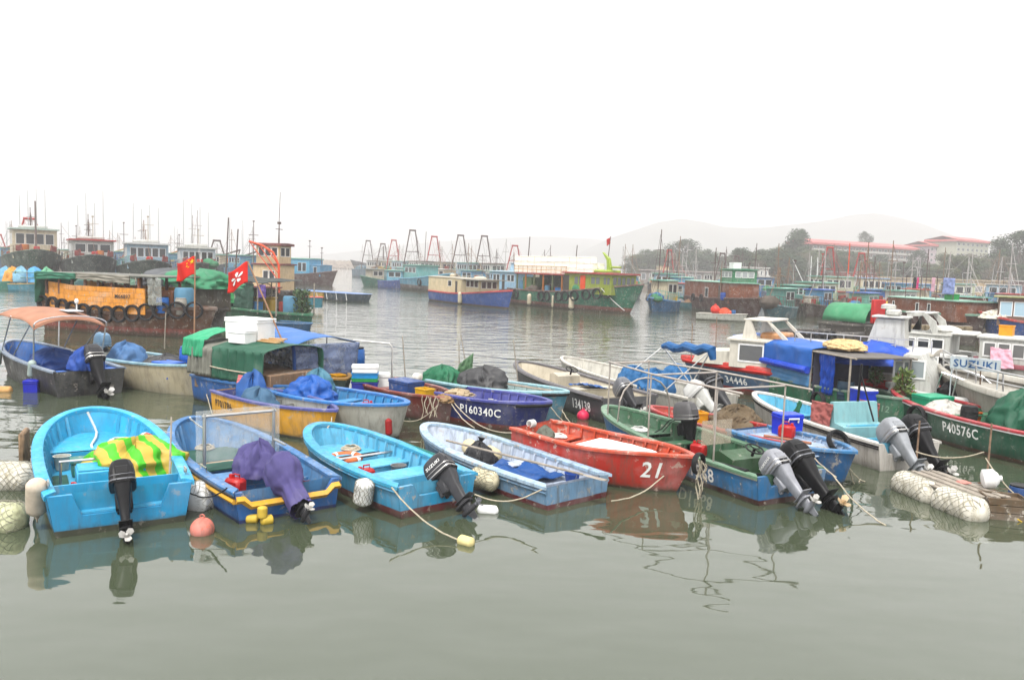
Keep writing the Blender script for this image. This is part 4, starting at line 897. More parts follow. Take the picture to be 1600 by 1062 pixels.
# red-brown work boat with tubs
b = openboat('rust-red open boat crowded with tubs and crates', (714, 622), (585, 592), 1.7, .72, .66, C(125, 52, 45, .5), C(140, 65, 55, .5), C(145, 60, 50, .5), (.05, .03, .03, 1), .05, floor=.35, q=.9, p=1.8, thw=(.3,), rib=7, gw=.07, wear=.9); br = b
drum('barrel', 'big blue barrel with black rim behind the foam boxes', TR(G(554, 592, .5), 0), .30, .95, plain(C(45, 115, 195, .5), .4), lid=BLACK)
for i, (cc, lb) in enumerate(((C(60, 70, 170, .5), 'dark blue basket at the bottom of the tub pile'), (C(60, 170, 90, .55), 'green tray between the blue tubs of the pile'), (C(60, 150, 215, .55), 'light blue tray above the green tray of the pile'))):
    crate('tray', lb, TR(G(570, 612, .42) + Vector((0, 0, (0, .32, .41)[i])), .15), (.72, .5, (.3, .09, .14)[i]), plain(cc, .45), 'pile of fish tubs', slots=(6, 0, 0)[i], cat='tray')
crate('foam_box', 'white foam lid box topping the pile of tubs', TR(G(570, 612, .42) + Vector((0, 0, .57)), .15), (.7, .48, .14), plain((.66, .66, .64, 1), .7, 0, .05), 'pile of fish tubs', cat='foam box', open_top=False)
crate('foam_box', 'white foam box beside the pile of tubs', TR(G(597, 608, .42), .2), (.42, .4, .42), plain((.62, .62, .6, 1), .7, 0, .05), cat='foam box', open_top=False)
crate('tool_box', 'blue flat box on the rust-red boat', b.w(.0 * b.L, -.2, .62, .1), (.85, .55, .26), paint(C(45, 85, 155, .5)), cat='box', open_top=False)
crate('crate', 'yellow basket near the rust-red bow', b.w(.22 * b.L, -.2, .55, .1), (.42, .32, .28), plain(C(240, 190, 50, .55), .5), slots=5)
float_log('foam_float', 'small beige float on the rust-red boat deck box', b.w(.0 * b.L, .15, .98, .2), .25, .11, FOAM, net=False, seed=63)
pole('pole', 'grey bamboo pole standing behind the rust-red boat', G(634, 600, .3), AT(629, 525, G(634, 600, .3).y), .022, GREYWOOD)
hp = G(545, 600, .4); x = MB(); hq = G(612, 604, .4); x.tube([hp, hp + Vector((0, 0, 1.25)), hp.lerp(hq, .1) + Vector((0, 0, 1.33)), hp.lerp(hq, .93) + Vector((0, 0, 1.28)), hq + Vector((0, 0, 1.15)), hq], .024, 7); tag(x.obj('hoop_frame', METAL), 'grey pipe hoop standing over the blue barrel', 'frame')
lump('tarpaulin', 'dark green cloth cover over a motor by the navy boat', 'cover', TR(G(690, 606, .45), -.6), (1.0, .8, .62), fabric(C(35, 115, 80, .5), .65, .4, 5), 41, 7, .15, .55)
lump('rope_pile', 'tangle of tan ropes heaped on the rust-red bow', 'rope', b.w(.42 * b.L, 0, .6), (.5, .5, .2), fabric(C(165, 135, 100, .5), .9, .9, 25), 45, 12, .2)
# navy boat
b = openboat('navy open boat P160340C with red bottom and black bow fender', (861, 628), (706, 609), 1.62, .84, .76, NAVYC, C(90, 95, 180, .5), C(78, 84, 165, .5), C(125, 45, 40, .5), .22, floor=.28, q=.75, p=2.1, thw=(.3, .5, .68), rib=9, gw=.08); bn = b
b.rail(RUBBER, -.07, .05, 'rubber_strake', .78)
b.text('P160340C', .30, .42, .20, -1, WLET, font_w=.95, slant=-.03)
lump('rope_pile', 'coil of pale rope on the navy stern', 'rope', b.w(-.40 * b.L, -.1, .68), (.6, .5, .16), fabric(C(200, 180, 150, .5), .9, .9, 25), 46, 12, .2)
lump('net_bundle', 'brown-grey net bundle on the navy boat thwart', 'net', b.w(.12 * b.L, -.1, .54), (.7, .35, .12), fabric(C(160, 150, 150, .5), .9, .6, 15), 47, 9, .15)
# pale teal boat behind
b = openboat('pale teal open boat carrying bamboo poles', (888, 612), (690, 590), 1.7, .86, .74, C(90, 160, 185, .5), C(180, 205, 205, .55), C(165, 205, 215, .55), None, floor=.35, q=.7, thw=(.4,), rib=8, gw=.08)
b.rail(RUBBER, -.06, .05, 'rubber_strake', .86)
lump('tarpaulin', 'black plastic sheet heap in the pale teal boat', 'tarpaulin', b.w(-.12 * b.L, -.15, .55), (1.1, .9, .62), TDARK, 51, 8, .18, .55)
sheet('tarpaulin', 'green cloth panel standing in the pale teal boat stern', 'tarpaulin', [G(706, 597, .6), G(737, 596, .6), G(737, 596, .6) + Vector((.02, .15, .85)), G(712, 597, .6) + Vector((.1, .1, .55))], fabric(C(95, 130, 95, .5)), 0, .05)
for i, (u, v) in enumerate(((.1, .2), (.12, .3))):
    x = MB(); x.tube([b.M @ Vector((-.1 * b.L, v, .8)), b.M @ Vector((.4 * b.L, v - .35, .84))], .022, 6); tag(x.obj('bamboo_pole', GREYWOOD), ['bamboo pole lying in the teal boat next to its inner side', 'bamboo pole lying in the teal boat along its middle'][i], 'pole')
for i, (px, py, tx, ty, lb) in enumerate(((733, 600, 720, 522, 'crooked stake behind the navy boat stern'), (718, 605, 717, 533, 'straight stake at the navy boat stern'), (811, 612, 802, 530, 'lone stake between the teal boat and grey boat'))):
    pole('mooring_stake', lb, G(px, py, .2), AT(tx, ty, G(px, py, .2).y), .02, GREYWOOD, 'stake')
# grey boat 134138
b = openboat('dark grey open boat 134138 with cream inside and steering console', (812, 564), (985, 620), 1.95, .9, .68, (.055, .055, .06, 1), C(222, 212, 192, .56), (.07, .065, .07, 1), None, floor=.3, q=.62, thw=(.55,), rib=0, tr=.92, wear=.3); bg9 = b
b.rail(plain((.09, .085, .09, 1), .6), -.02, .06, 'rubber_strake')
x = MB(); x.prism([(0, 0), (.5, 0), (.5, .5), (.3, .58), (0, .5)], -.4, .4); x.obj('console', paint(C(215, 205, 185, .55), wear=.2), b.root, Matrix.Translation((.02 * b.L, -.1, .3)))
x = MB(); x.torus((0, 0, 0), .18, .017, None, 22, 6); x.tube([(-.18, 0, 0), (.18, 0, 0)], .012, 5); x.tube([(0, 0, 0), (0, 0, -.18)], .03, 8); x.obj('steering_wheel', BLACK, b.root, Matrix.Translation((.0, -.1, 1.02)) @ Matrix.Rotation(-.4, 4, 'Y'))
b.thwart(paint(C(215, 208, 190, .55), wear=.2), .33, .6, .45, boxed=True); b.bulkhead(paint(C(215, 208, 190, .55), wear=.2), .12, dz=-.12)
b.text('134138', .235, .22, .26, 1, WLET, font_w=.75)
outboard(b.root, Matrix.Translation((-b.L / 2 + .05, .1, .55)), MGREY, DGREY, 1.15, 50, -6, WHITE, False)
sheet('cushion', 'blue folded cloth in the grey boat 134138', 'cloth', [b.M @ Vector(p) for p in ((-.22 * b.L, .2, .78), (-.05 * b.L, .2, .62), (-.05 * b.L, -.5, .62), (-.22 * b.L, -.5, .62))], fabric(C(70, 110, 175, .5)), 0, .06)
# white boat with blue covers
b = openboat('white open boat with folded bimini and raised black outboard', (880, 557), (1115, 620), 2.0, .9, .68, C(205, 202, 192, .55), C(225, 222, 212, .56), C(215, 210, 200, .55), C(70, 55, 45, .5), .06, floor=.3, q=.62, thw=(.5,), rib=8, tr=.92, wear=.6); bwh = b
outboard(b.root, Matrix.Translation((-b.L / 2 + .05, -.2, .55)), BLACK, DGREY, 1.6, 50, -24, WHITE, False)
outboard(b.root, Matrix.Translation((-b.L / 2 + .02, .5, .5)), plain(C(215, 215, 212, .55), .4), plain(C(205, 205, 200, .55), .4), 1.2, 55, 20, WHITE, False)
for i, (px, py, d, lb) in enumerate(((990, 603, .72, 'blue cloth cover beside the grey boat motor'), (1024, 612, .78, 'blue cloth cover next to the white outboard'), (1055, 598, .7, 'blue cloth cover under the folded bimini'))):
    lump('motor_cover', lb, 'cover', TR(G(px, py, .55), i), (d * 1.2, d * 1.1, d * .8), fabric(C(55, 115, 170, .5), .65, .35, 6), 55 + i, 8, .12, .55)
pa, pb_ = AT(1036, 541, 23.5), AT(1112, 546, 21.5)
x = MB(); x.tube([pa.lerp(pb_, i / 8) + Vector((0, 0, .05 * math.sin(i * 1.9))) for i in range(8)] + [pb_, pb_ + Vector((.05, 0, -.28))], [.08, .12, .14, .12, .14, .13, .15, .13, .14, .09], 9)
tag(x.obj('rolled_awning', fabric(C(45, 105, 165, .5), .6, .4, 8)), 'rolled blue awning strapped on thin stays', 'awning')
x = MB()
for q in (pa, pb_):
    gq = G(q.x * 0 + (1000 if q is pa else 1060), 620 if q is pa else 640, .6)
    x.tube([q, b.M @ Vector((-.1 * b.L if q is pa else -.36 * b.L, .9 if q is pa else .85, .7))], .02, 6); x.tube([q, b.M @ Vector((-.25 * b.L, -.9, .7))], .02, 6)
b.root.select_set(False); tag(x.obj('awning_stays', STEEL), 'steel stays that carry the rolled blue awning', 'frame')
# red small boat and pale work boat
b = openboat('low red open boat squeezed behind the green-floored boat', (1015, 634), (1268, 690), 1.45, .66, .6, C(175, 45, 38, .5), C(205, 80, 65, .5), C(190, 50, 42, .5), None, floor=.2, q=.7, thw=(.35, .6), rib=8, gw=.07); brd = b
crate('bucket', 'yellow bucket in the low red boat', TR(G(1090, 668, .3), .3), (.36, .32, .40), plain(C(240, 170, 25, .58), .5), cat='bucket')
outboard(b.root, b.Mi @ TR(G(1066, 668, .55), 2.2), plain((.06, .058, .06, 1), .5), BLACK, 1.1, 10, 0, METAL, False)
lump('net_bundle', 'heap of grey fishing net on the low red boat', 'net', TR(G(1150, 668, .4)), (1.0, .8, .5), fabric(C(120, 105, 85, .5), .95, .9, 18), 66, 12, .16)
b = openboat('blue work boat with pale boards and a bright blue cooler', (1338, 706), (1168, 668), 1.55, .74, .68, C(48, 105, 160, .5), C(165, 190, 222, .55), C(75, 140, 195, .5), C(25, 50, 80, .5), .1, floor=.55, q=.85, p=1.9, thw=(), rib=9, gw=.09, wear=.9); bwk = b
for i in range(7):
    x = MB(); x.box((-.05 * b.L, (i - 3) * .165, .585), (b.L * .74, .155, .025), bev=.006); x.obj('plank', paint(C(185, 205, 230, .55), wear=.9), b.root)
crate('cooler_box', 'bright blue cooler box with white handle on pale boards', TR(G(1229, 678, .6), .25), (.52, .40, .42), plain(C(40, 75, 215, .55), .4), cat='cooler', lid=plain(C(50, 85, 225, .55), .4))
x = MB(); x.tube([(-.12, -.22, .3), (-.12, -.24, .38), (.12, -.24, .38), (.12, -.22, .3)], .02, 6); o = x.obj('handle', WHITE, bpy.data.objects['cooler_box'])
x = MB(); x.tube([b.w(-.1 * b.L, -.7, .78).translation, b.w(.25 * b.L, -.45, .8).translation], .03, 7); tag(x.obj('wooden_pole', plain(C(190, 130, 105, .5), .7)), 'reddish pole lying along the pale boards', 'pole')
tyre(TR(G(1310, 690, .72), .4) @ Matrix.Rotation(1.0, 4, 'X'), 'old tyre resting at the bow of the pale-boarded boat', None, .26)
# white boat with twin motors and windscreen
b = b8 = Boat('open_boat', 'white boat with sky-blue inside, console windscreen and twin outboards', 'boat', (1182, 612), (1421, 692), 1.75, .88, .68, lift=-.10, tr=.92, q=.6, p=2.2, floor=.24)
pm = paint(C(212, 206, 198, .56), wear=.6, bottom=C(140, 130, 115, .5), split=.03); pi = paint(C(110, 195, 228, .55), wear=.35); pw = paint(C(225, 222, 215, .58), wear=.4)
b.hull_notched(pm, nw=.55, drop=.22); b.liner(pi, pi, w=.11); b.gunwale(pw, .13, .06, .03); b.rail(RUBBER, -.06, .02); b.rail(RUBBER, -.11, .014); b.ribs(pi, 10, .4, .93, .11)
b.thwart(pi, .6, .44, .35); b.thwart(pi, .75, .5, .3); b.bulkhead(pi, .2, dz=-.16)
x = MB(); x.prism([(-.55, 0), (.15, 0), (.12, .62), (-.02, 1.02), (-.12, 1.02), (-.2, .55), (-.55, .5)], -.62, .62); b.part('console', x, paint(C(150, 200, 205, .55), wear=.3)).matrix_local = Matrix.Translation((-.16 * b.L, -.08, .24))
x = MB(); x.box((-.16 * b.L - .47, -.08, .62), (.04, 1.0, .34), bev=.01); b.part('console_locker', x, pi)
PK = fabric(C(190, 115, 110, .5), .7, .3)
for sy in (1, -1): sheet('flap', '', '', [(-.16 * b.L - .18, -.08 + sy * .66, 1.22), (-.16 * b.L + .55, -.08 + sy * .70, 1.2), (-.16 * b.L + .5, -.08 + sy * .74, .7), (-.16 * b.L - .1, -.08 + sy * .68, .66)], PK, 0, .05, parent=b.root).name = 'side_curtain'
sheet('tarpaulin', 'green tarp corner hanging before the console windscreen', 'tarpaulin', [b.M @ Vector(p) for p in ((-.02 * b.L, .75, 1.15), (.10 * b.L, .3, .95), (.12 * b.L, .5, .3), (-.03 * b.L, .82, .35))], fabric(C(40, 120, 85, .5)), 0, .08)
x = MB(); x.tube([(-.16 * b.L - .05, -.2, 1.2), (-.16 * b.L - .1, -.2, 2.15)], .03, 7); x.tube([(-.16 * b.L - .1, -.2, 1.9), (-.16 * b.L - .45, -.35, .85)], .02, 6); b.part('mast', x, BLACK)
outboard(b.root, Matrix.Translation((-b.L / 2 + .02, .30, .5)), plain((.2, .21, .225, 1), .4), plain((.2, .21, .225, 1), .4), 1.25, 47, -4, METAL, False)
outboard(b.root, Matrix.Translation((-b.L / 2 + .02, -.28, .5)), BLACK, BLACK, 1.35, 45, -8, WHITE, False)
# green boat with a blue tarp cabin
b = openboat('green boat C101512 with cabin walled in blue tarps', (1420, 624), (1178, 572), 2.0, .88, .76, C(30, 128, 88, .5), C(60, 110, 85, .5), C(120, 150, 130, .5), C(70, 60, 40, .5), .08, floor=.5, q=.85, p=2.0, thw=(), rib=0, wear=.7); bg = b
b.text('C101512', .24, .36, .19, -1, plain(C(170, 205, 180, .55), .6)); b.text('C1912', .86, .42, .18, -1, plain(C(170, 205, 180, .55), .6))
x = MB(); x0_, x1_ = -.46 * b.L, .12 * b.L
for xx in (x0_, x1_, .35 * b.L):
    for sy in (1, -1): x.tube([(xx, sy * .98, .6), (xx, sy * .98, 1.85)], .03, 7)
for sy in (1, -1): x.tube([(x0_, sy * .98, 1.85), (.38 * b.L, sy * .98, 1.85)], .028, 7); x.tube([(x0_, sy * 1.0, 1.32), (x1_, sy * 1.0, 1.32)], .025, 7)
b.part('cabin_frame', x, GREYWOOD)
TB = fabric(C(68, 125, 190, .52), .6, .3, 4)
for sy, nm in ((-1, 'near'), (1, 'far')):
    sheet('wall', '', '', [(x0_, sy * 1.0, 1.34), (x1_, sy * 1.0, 1.32), (x1_ - .02, sy * 1.02, .74), (x0_ + .02, sy * 1.02, .74)], fabric(C(95, 150, 200, .52), .6, .3, 4), 0, .05, 5, parent=b.root, ripple=.012).name = 'wall_sheet'
sheet('wall', '', '', [(x0_ - .03, 1.0, 1.8), (x0_ - .03, -1.0, 1.8), (x0_, -1.0, .72), (x0_, 1.0, .72)], TB, 0, .05, parent=b.root).name = 'end_sheet'
def roofs(u, v):
    L_ = 1.2 + 2.1; s = v * L_; xx = lerp(x0_ - .12, x1_ + .05, u); nz = .03 * noise.noise(Vector((u * 8, v * 6, 2)))
    if s < .6: return Vector((xx, 1.06 + nz, 1.30 + s))
    if s > 2.7: return Vector((xx, -1.06 - nz - .04 * math.sin(u * 30), 1.90 - (s - 2.7)))
    w_ = (s - .6) / 2.1; return Vector((xx, lerp(1.06, -1.06, w_), 1.90 + .1 * math.sin(PI * w_) + nz))
x = MB(); x.grid(roofs, 36, 36); solid(x.obj('roof_tarp', fabric(C(58, 112, 195, .52), .55, .3, 4), b.root, None, ang=80))
x = MB(); x.tube([(x0_, -1.1, 1.28), (x1_, -1.1, 1.26)], [.10, .11], 8); b.part('rolled_tarp', x, fabric(C(35, 90, 215, .52), .5, .5, 9))
x = MB(); x.box((.25 * b.L, 0, 1.86), (.24 * b.L, 1.9, .05), bev=.01); b.part('aft_roof', x, plain((.10, .09, .08, 1), .8))
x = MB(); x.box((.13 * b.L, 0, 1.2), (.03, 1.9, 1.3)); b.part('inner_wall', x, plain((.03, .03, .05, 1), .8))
lump('foam_heap', 'heap of tan foam scraps on the roof by the blue tarp', 'foam', b.w(.16 * b.L, -.1, 1.95), (1.0, .9, .26), plain(C(225, 195, 150, .58), .9, 0, .25, 14, .9), 71, 12, .16, .5)
sheet('curtain', 'bright blue curtain hanging in the green boat doorway', 'curtain', [b.M @ Vector(p) for p in ((.15 * b.L, -.9, 1.83), (.26 * b.L, -.95, 1.83), (.22 * b.L, -.8, .62), (.15 * b.L, -.8, .62))], fabric(C(35, 95, 205, .5), .5, .4), 0, .06, 4, ripple=.05)
crate('cooler_box', 'blue cooler with white lid on the green boat deck', b.w(.36 * b.L, -.55, .55), (.62, .42, .42), plain(C(45, 75, 205, .55), .4), cat='cooler', lid=WHITE)
drum('barrel', 'dark teal drum beside the blue cooler with white lid', b.w(.25 * b.L, -.5, .55), .24, .55, plain(C(40, 70, 90, .5), .5))
tyre(b.w(.20 * b.L, -1.10, .42) @ Matrix.Rotation(PI / 2, 4, 'X'), 'tyre fender hung on the green hull of the blue-tarp boat', None, .30)
# green boat P40576C
b = openboat('dark green boat P40576C with red gunwale and white line', (1396, 607), (1660, 678), 2.1, .95, .74, C(22, 92, 68, .5), C(45, 130, 90, .5), C(190, 55, 65, .52), C(120, 50, 42, .5), .10, floor=.45, q=.75, p=2.1, thw=(.5, .7), rib=8, gw=.12, wear=.5); bp4 = b
b.rail(WHITE, -.06, .018, 'white_line')
b.text('P40576C', .45, .36, .24, 1, WLET, font_w=.78)
tyre(b.w(.10 * b.L, 1.07, .55) @ Matrix.Rotation(PI / 2, 4, 'X'), 'tyre fender hung on the hull lettered P40576C', None, .30)
crate('fish_box', 'mint green lidded box in the red-gunwale boat', b.w(.24 * b.L, -.1, .62), (.62, .8, .32), plain(C(55, 165, 125, .55), .45), cat='box', lid=plain(C(60, 175, 135, .55), .4))
lump('net_bundle', 'white net heap beside the mint green box', 'net', b.w(.08 * b.L, .2, .6), (.9, .8, .35), fabric(C(215, 212, 205, .55), .9, .6, 16), 75, 10, .14)
drum('bucket', 'black bucket behind the white net heap', b.w(-.05 * b.L, .2, .6), .2, .35, RUBBER, cat='bucket')
lump('tarpaulin', 'dark green tarp mound in the red-gunwale boat', 'tarpaulin', TR(G(1608, 665, .6)), (1.5, 1.1, .9), fabric(C(28, 95, 70, .5), .6, .4, 4), 78, 8, .12)
pole('pole', 'thin dark rod standing in the red-gunwale boat', G(1530, 640, .6), AT(1533, 560, G(1530, 640, .6).y), .02, RUSTY)
# small white boat at the edge
openboat('small white boat with pale blue inside behind the green P40576C boat', (1496, 616), (1700, 650), 1.7, .8, .7, C(200, 200, 195, .55), C(170, 205, 225, .55), C(225, 225, 220, .56), None, floor=.4, q=.65, thw=(.5,), rib=6)
# ------------------------------------------------------------------ bigger boats
def P(px, Y): v = AT(px, 425, Y); return Vector((v.x, Y, 0))
DARKW = glass((.03, .032, .035, 1)); HB = C(95, 58, 45, .5)
def fboat(label, bow, stern, B, zb, zs, hull, boot=None, split=.35, planks=1.2, rail=None, deckc=None, name='fishing_boat', cat='fishing boat', group=None, wear=.8, **kw):
    kw.setdefault('q', .8); kw.setdefault('p', 2.2); kw.setdefault('rake', zb * .55); kw.setdefault('draft', .8); kw.setdefault('bflare', .35)
    b = Boat(name, label, cat, bow, stern, B, zb, zs, group, **kw)
    b.hull(paint(hull, .55, wear, bottom=boot, split=split, planks=planks, grime=(.05, .035, .025, 1)))
    b.gunwale(paint(rail or hull, .6, wear), .16, .14, .05); b.deck(paint(deckc or C(120, 105, 85, .5), .7, .8), dz=-.25, w=.1)
    return b
def mast(b, x, y, z0, z1, r=.07, mat=None, yard=0, lean=0.0, name='mast'):
    m = MB(); m.tube([(x, y, z0), (x + lean, y, z1)], [r, r * .55], 7)
    if yard: m.tube([(x + lean * .7, y - yard, lerp(z0, z1, .72)), (x + lean * .7, y + yard, lerp(z0, z1, .72))], r * .5, 5); m.box((x + lean, y, z1 + .05), (.25, .25, .2))
    return m.obj(name, mat or RUSTY, b.root)
def gantry(b, x, w, z0, z1, mat, stay=4.0, top=.28):
    m = MB()
    for sy in (1, -1): m.tube([(x, sy * w / 2, z0), (x, sy * w * top / 2, z1)], .13, 6); m.tube([(x, sy * w * top / 2, z1), (x + stay, sy * w * .2, z0 + .4)], .025, 4); m.tube([(x, sy * w * top / 2, z1), (x + stay * 1.6, 0, z0 + 1.2)], .02, 4)
    m.tube([(x, -w * top * .6, z1), (x, w * top * .6, z1)], .2, 6); k = .5; m.tube([(x, -w * lerp(1, top, k) / 2, lerp(z0, z1, k)), (x, w * lerp(1, top, k) / 2, lerp(z0, z1, k))], .08, 6)
    return m.obj('trawl_gantry', mat, b.root)
def whip(b, x, y, z0, h, lean=.15): m = MB(); m.tube([(x, y, z0), (x + lean * .4, y, z0 + h * .5), (x + lean, y, z0 + h)], [.05, .04, .025], 4); return m.obj('antenna', plain((.3, .3, .3, 1), .6), b.root)
TEALM0 = paint(C(85, 155, 145, .52)); REDM = paint(C(185, 60, 55, .5), .6, .6); REDG = plain(C(190, 75, 70, .5), .6); GREYG = plain(C(105, 88, 82, .5), .7); ORM = plain(C(235, 95, 40, .55), .5)
CREAMP = paint(C(225, 212, 185, .55), wear=.5); PBLUE = paint(C(165, 195, 215, .55), wear=.5); SKYB = paint(C(95, 165, 210, .52), wear=.5); WHP = paint(C(222, 222, 216, .56), wear=.5); MINT = paint(C(130, 195, 175, .52), wear=.5)
GEARC = [C(60, 120, 180, .5), C(200, 120, 60, .5), C(60, 130, 90, .5), C(190, 185, 170, .55), C(150, 60, 50, .5), C(90, 80, 70, .5), C(210, 175, 80, .55), C(110, 160, 190, .5)]
GEARM = []
def gear_meshes():
    for i, cc in enumerate(GEARC):
        m = MB()
        if i % 3 == 0: m.box((0, 0, .35), (.9, .7, .7), bev=.06); m.box((0, 0, .74), (.96, .76, .07), bev=.02)
        elif i % 3 == 1: m.lathe([(.3, 0), (.34, .1), (.34, .8), (.3, .9)], 10)
        else: m.ball((0, 0, .3), (.8, .6, .5), 10, 6); m.ball((.5, .3, .25), (.5, .5, .35), 8, 5)
        GEARM.append(m.mesh('deck_gear', fabric(cc, .7, .5, 5)))
gear_meshes()
def dress(b, seed, n=9, rails=True, rig=2, ztop=4.5):
    r = random.Random(seed)
    for i in range(n):
        t = r.uniform(.06, .9); z = b.sheer(t) - .24; y = b.B / 2 * b.f(t) * r.uniform(-.72, .72)
        link('deck_gear', r.choice(GEARM), b.root, TR(((t - .5) * b.L, y, z), r.random() * 3, r.uniform(.7, 1.5)))
    if rails:
        for sy in (1, -1):
            m = MB(); k = 9; P_ = [b.plan(lerp(.04, .9, i / k), .12, b.sheer(lerp(.04, .9, i / k)), sy) for i in range(k + 1)]
            for p_ in P_: m.tube([p_, p_ + Vector((0, 0, .9))], .03, 4)
            m.tube([p_ + Vector((0, 0, .9)) for p_ in P_], .03, 4); m.tube([p_ + Vector((0, 0, .5)) for p_ in P_], .022, 4); m.obj('deck_rail', r.choice((GREYG, RUSTY, CREAMP, MINT)), b.root)
    for i in range(rig):
        x = r.uniform(-.4, .35) * b.L; h = r.uniform(2, 5.5); m = MB(); m.tube([(x, 0, 2), (x + r.uniform(-.2, .2), 0, ztop + h)], .05, 5); m.tube([(x, 0, ztop + h * .9), (.48 * b.L, 0, b.zb)], .022, 3); m.tube([(x, 0, ztop + h * .9), (-.48 * b.L, 0, b.zs)], .022, 3); m.tube([(x - .02, -.5, ztop + h * .6), (x, .5, ztop + h * .6)], .03, 4); m.obj('mast_and_stays', r.choice((GREYG, RUSTY, plain((.3, .28, .27, 1), .6))), b.root)
# four bow-on trawlers
spec = [(60, 100, 7.0, 4.35, C(70, 58, 48, .5), C(45, 80, 62, .5), CREAMP, paint(C(205, 225, 215, .55)), 6.9, 4, 'green and rust-brown trawler bow with cream wheelhouse and tall dark mast'),
        (150, 98, 6.7, 3.95, C(44, 62, 58, .5), C(44, 62, 58, .5), paint(C(205, 205, 200, .55)), REDM, 5.7, 3, 'dark green trawler bow with white wheelhouse and red roof edge'),
        (236, 96, 6.6, 3.55, C(58, 58, 50, .5), C(50, 72, 62, .5), PBLUE, paint(C(225, 228, 228, .56)), 5.45, 5, 'dark trawler bow with wide pale blue wheelhouse and five windows'),
        (314, 95, 5.7, 3.45, C(72, 58, 50, .5), C(60, 62, 54, .5), paint(C(200, 212, 222, .55)), WHP, 5.15, 5, 'brown trawler bow with small pale blue wheelhouse')]
for i, (px, Y, B, zb, hc, h2, cm, rm, zr, nw, lb) in enumerate(spec):
    bo = P(px, Y); dv = bo.normalized(); st = bo + dv * 19 + Vector((-1.8, 0, 0))
    b = fboat(lb, bo, st, B, zb, zb - 1.3, h2, hc, zb * .5, .8, h2, q=.62, rake=2.2, bflare=.5)
    zc = zb - 1.2; hw = B * .36
    w, r = cabin(b, .02 * b.L, .30 * b.L, hw, zc, zr, cm, rm, (('f', nw, .06, .94, .50, .86), ('s', 3, .1, .9, .5, .85), ('p', 3, .1, .9, .5, .85)), over=.4, rt=.18, win_mat=DARKW)
    x = MB(); x.box((.15 * b.L, 0, zr + .42), (2.0, hw * 1.3, .4), bev=.1); b.part('roof_locker', x, WHP)
    x = MB(); x.box((.42 * b.L, 0, zb + .05), (.5, .7, .7), bev=.1); b.part('winch', x, plain(C(190, 30, 40, .5), .6))
    for sy in (1, -1):
        x = MB(); x.tube([(.46 * b.L * .9, sy * B * .22, zb - .2), (.40 * b.L, sy * B * .24, zb + .6), (.38 * b.L, sy * B * .28, zb + .3)], .07, 5); x.box((.38 * b.L, sy * B * .28, zb + .1), (.6, .6, .7), bev=.08)
        b.part('bow_bitts', x, plain(C(140, 60, 55, .5), .7))
    if i == 0: mast(b, .36 * b.L, 0, 3, 10.6, .16, plain((.11, .08, .07, 1), .7), 0); gantry(b, -.1 * b.L, 4.6, 2.5, 8.6, REDG)
    else: mast(b, .12 * b.L, .3, zr, zr + [0, 3.2, 3.6, 2.4][i], .07, plain(C(200, 190, 170, .5), .6), .7)
    dress(b, 10 + i, 14, True, 2, zr)
    for k in range(4): whip(b, (.05 + .06 * k) * b.L, (k - 1.5) * .9, zr, 4.5 + 2.2 * rnd.random(), rnd.uniform(-.3, .3))
# trawlers moored behind them
for i, (px, Y, cm, hc, gm, lb) in enumerate(((14, 150, SKYB, C(60, 95, 130, .5), REDG, 'blue-cabin trawler moored behind the cream wheelhouse'), (112, 150, CREAMP, C(70, 60, 50, .5), plain(C(215, 160, 60, .5), .6), 'trawler with yellow derrick behind the red-roofed wheelhouse'), (186, 152, SKYB, C(65, 120, 165, .5), plain(C(220, 170, 60, .5), .6), 'sky-blue trawler with yellow boom between two wheelhouses'), (272, 150, SKYB, C(70, 130, 175, .5), plain(C(225, 150, 50, .5), .6), 'sky-blue trawler with orange boom behind the five-windowed wheelhouse'), (355, 135, CREAMP, C(60, 75, 90, .5), GREYG, 'grey-cabin trawler behind the red flags'), (388, 128, SKYB, C(70, 130, 170, .5), GREYG, 'blue trawler with high bow behind the orange crane'))):
    bo = P(px + 22, Y - 3); st = P(px - 22, Y + 8)
    b = fboat(lb, bo, st, 5, 3.6, 2.4, hc, HB, .6, .8)
    cabin(b, -.3 * b.L, .15 * b.L, 1.9, 2.2, 4.6, cm, MINT, (('s', 4, .05, .95, .5, .85), ('p', 4, .05, .95, .5, .85)), over=.3, rt=.12, win_mat=DARKW)
    gantry(b, -.36 * b.L, 4.0, 2.4, 7.2, gm) if i in (0, 4) else mast(b, .2 * b.L, 0, 2.4, 8.2 + i % 3, .1, GREYG, .8)
    x = MB(); x.tube([(-.2 * b.L, .5, 4.7), (.3 * b.L, .8, 5.6)], .14, 6); x.tube([(.2 * b.L, .5, 2.7), (.3 * b.L, .8, 5.6)], .1, 6); b.part('derrick_boom', x, gm)
    dress(b, 30 + i, 14, True, 3)
    for k in range(2): whip(b, rnd.uniform(-3, 2), rnd.uniform(-1, 1), 4.5, rnd.uniform(4, 7), rnd.uniform(-.4, .4))
for i, (px, py, Y, h, lb) in enumerate(((357, 340, 92, 0, 'tall leaning grey mast with hooked top'), (438, 300, 88, 0, 'very tall thin whip mast by the orange crane'), (372, 358, 90, 0, 'short grey mast between the red flags'))):
    t = AT(px, py, Y); pole('signal_mast', lb, (t.x - .35, Y, .8), t, .09 if i != 1 else .04, GREYG, 'mast', 'masts behind the flags')
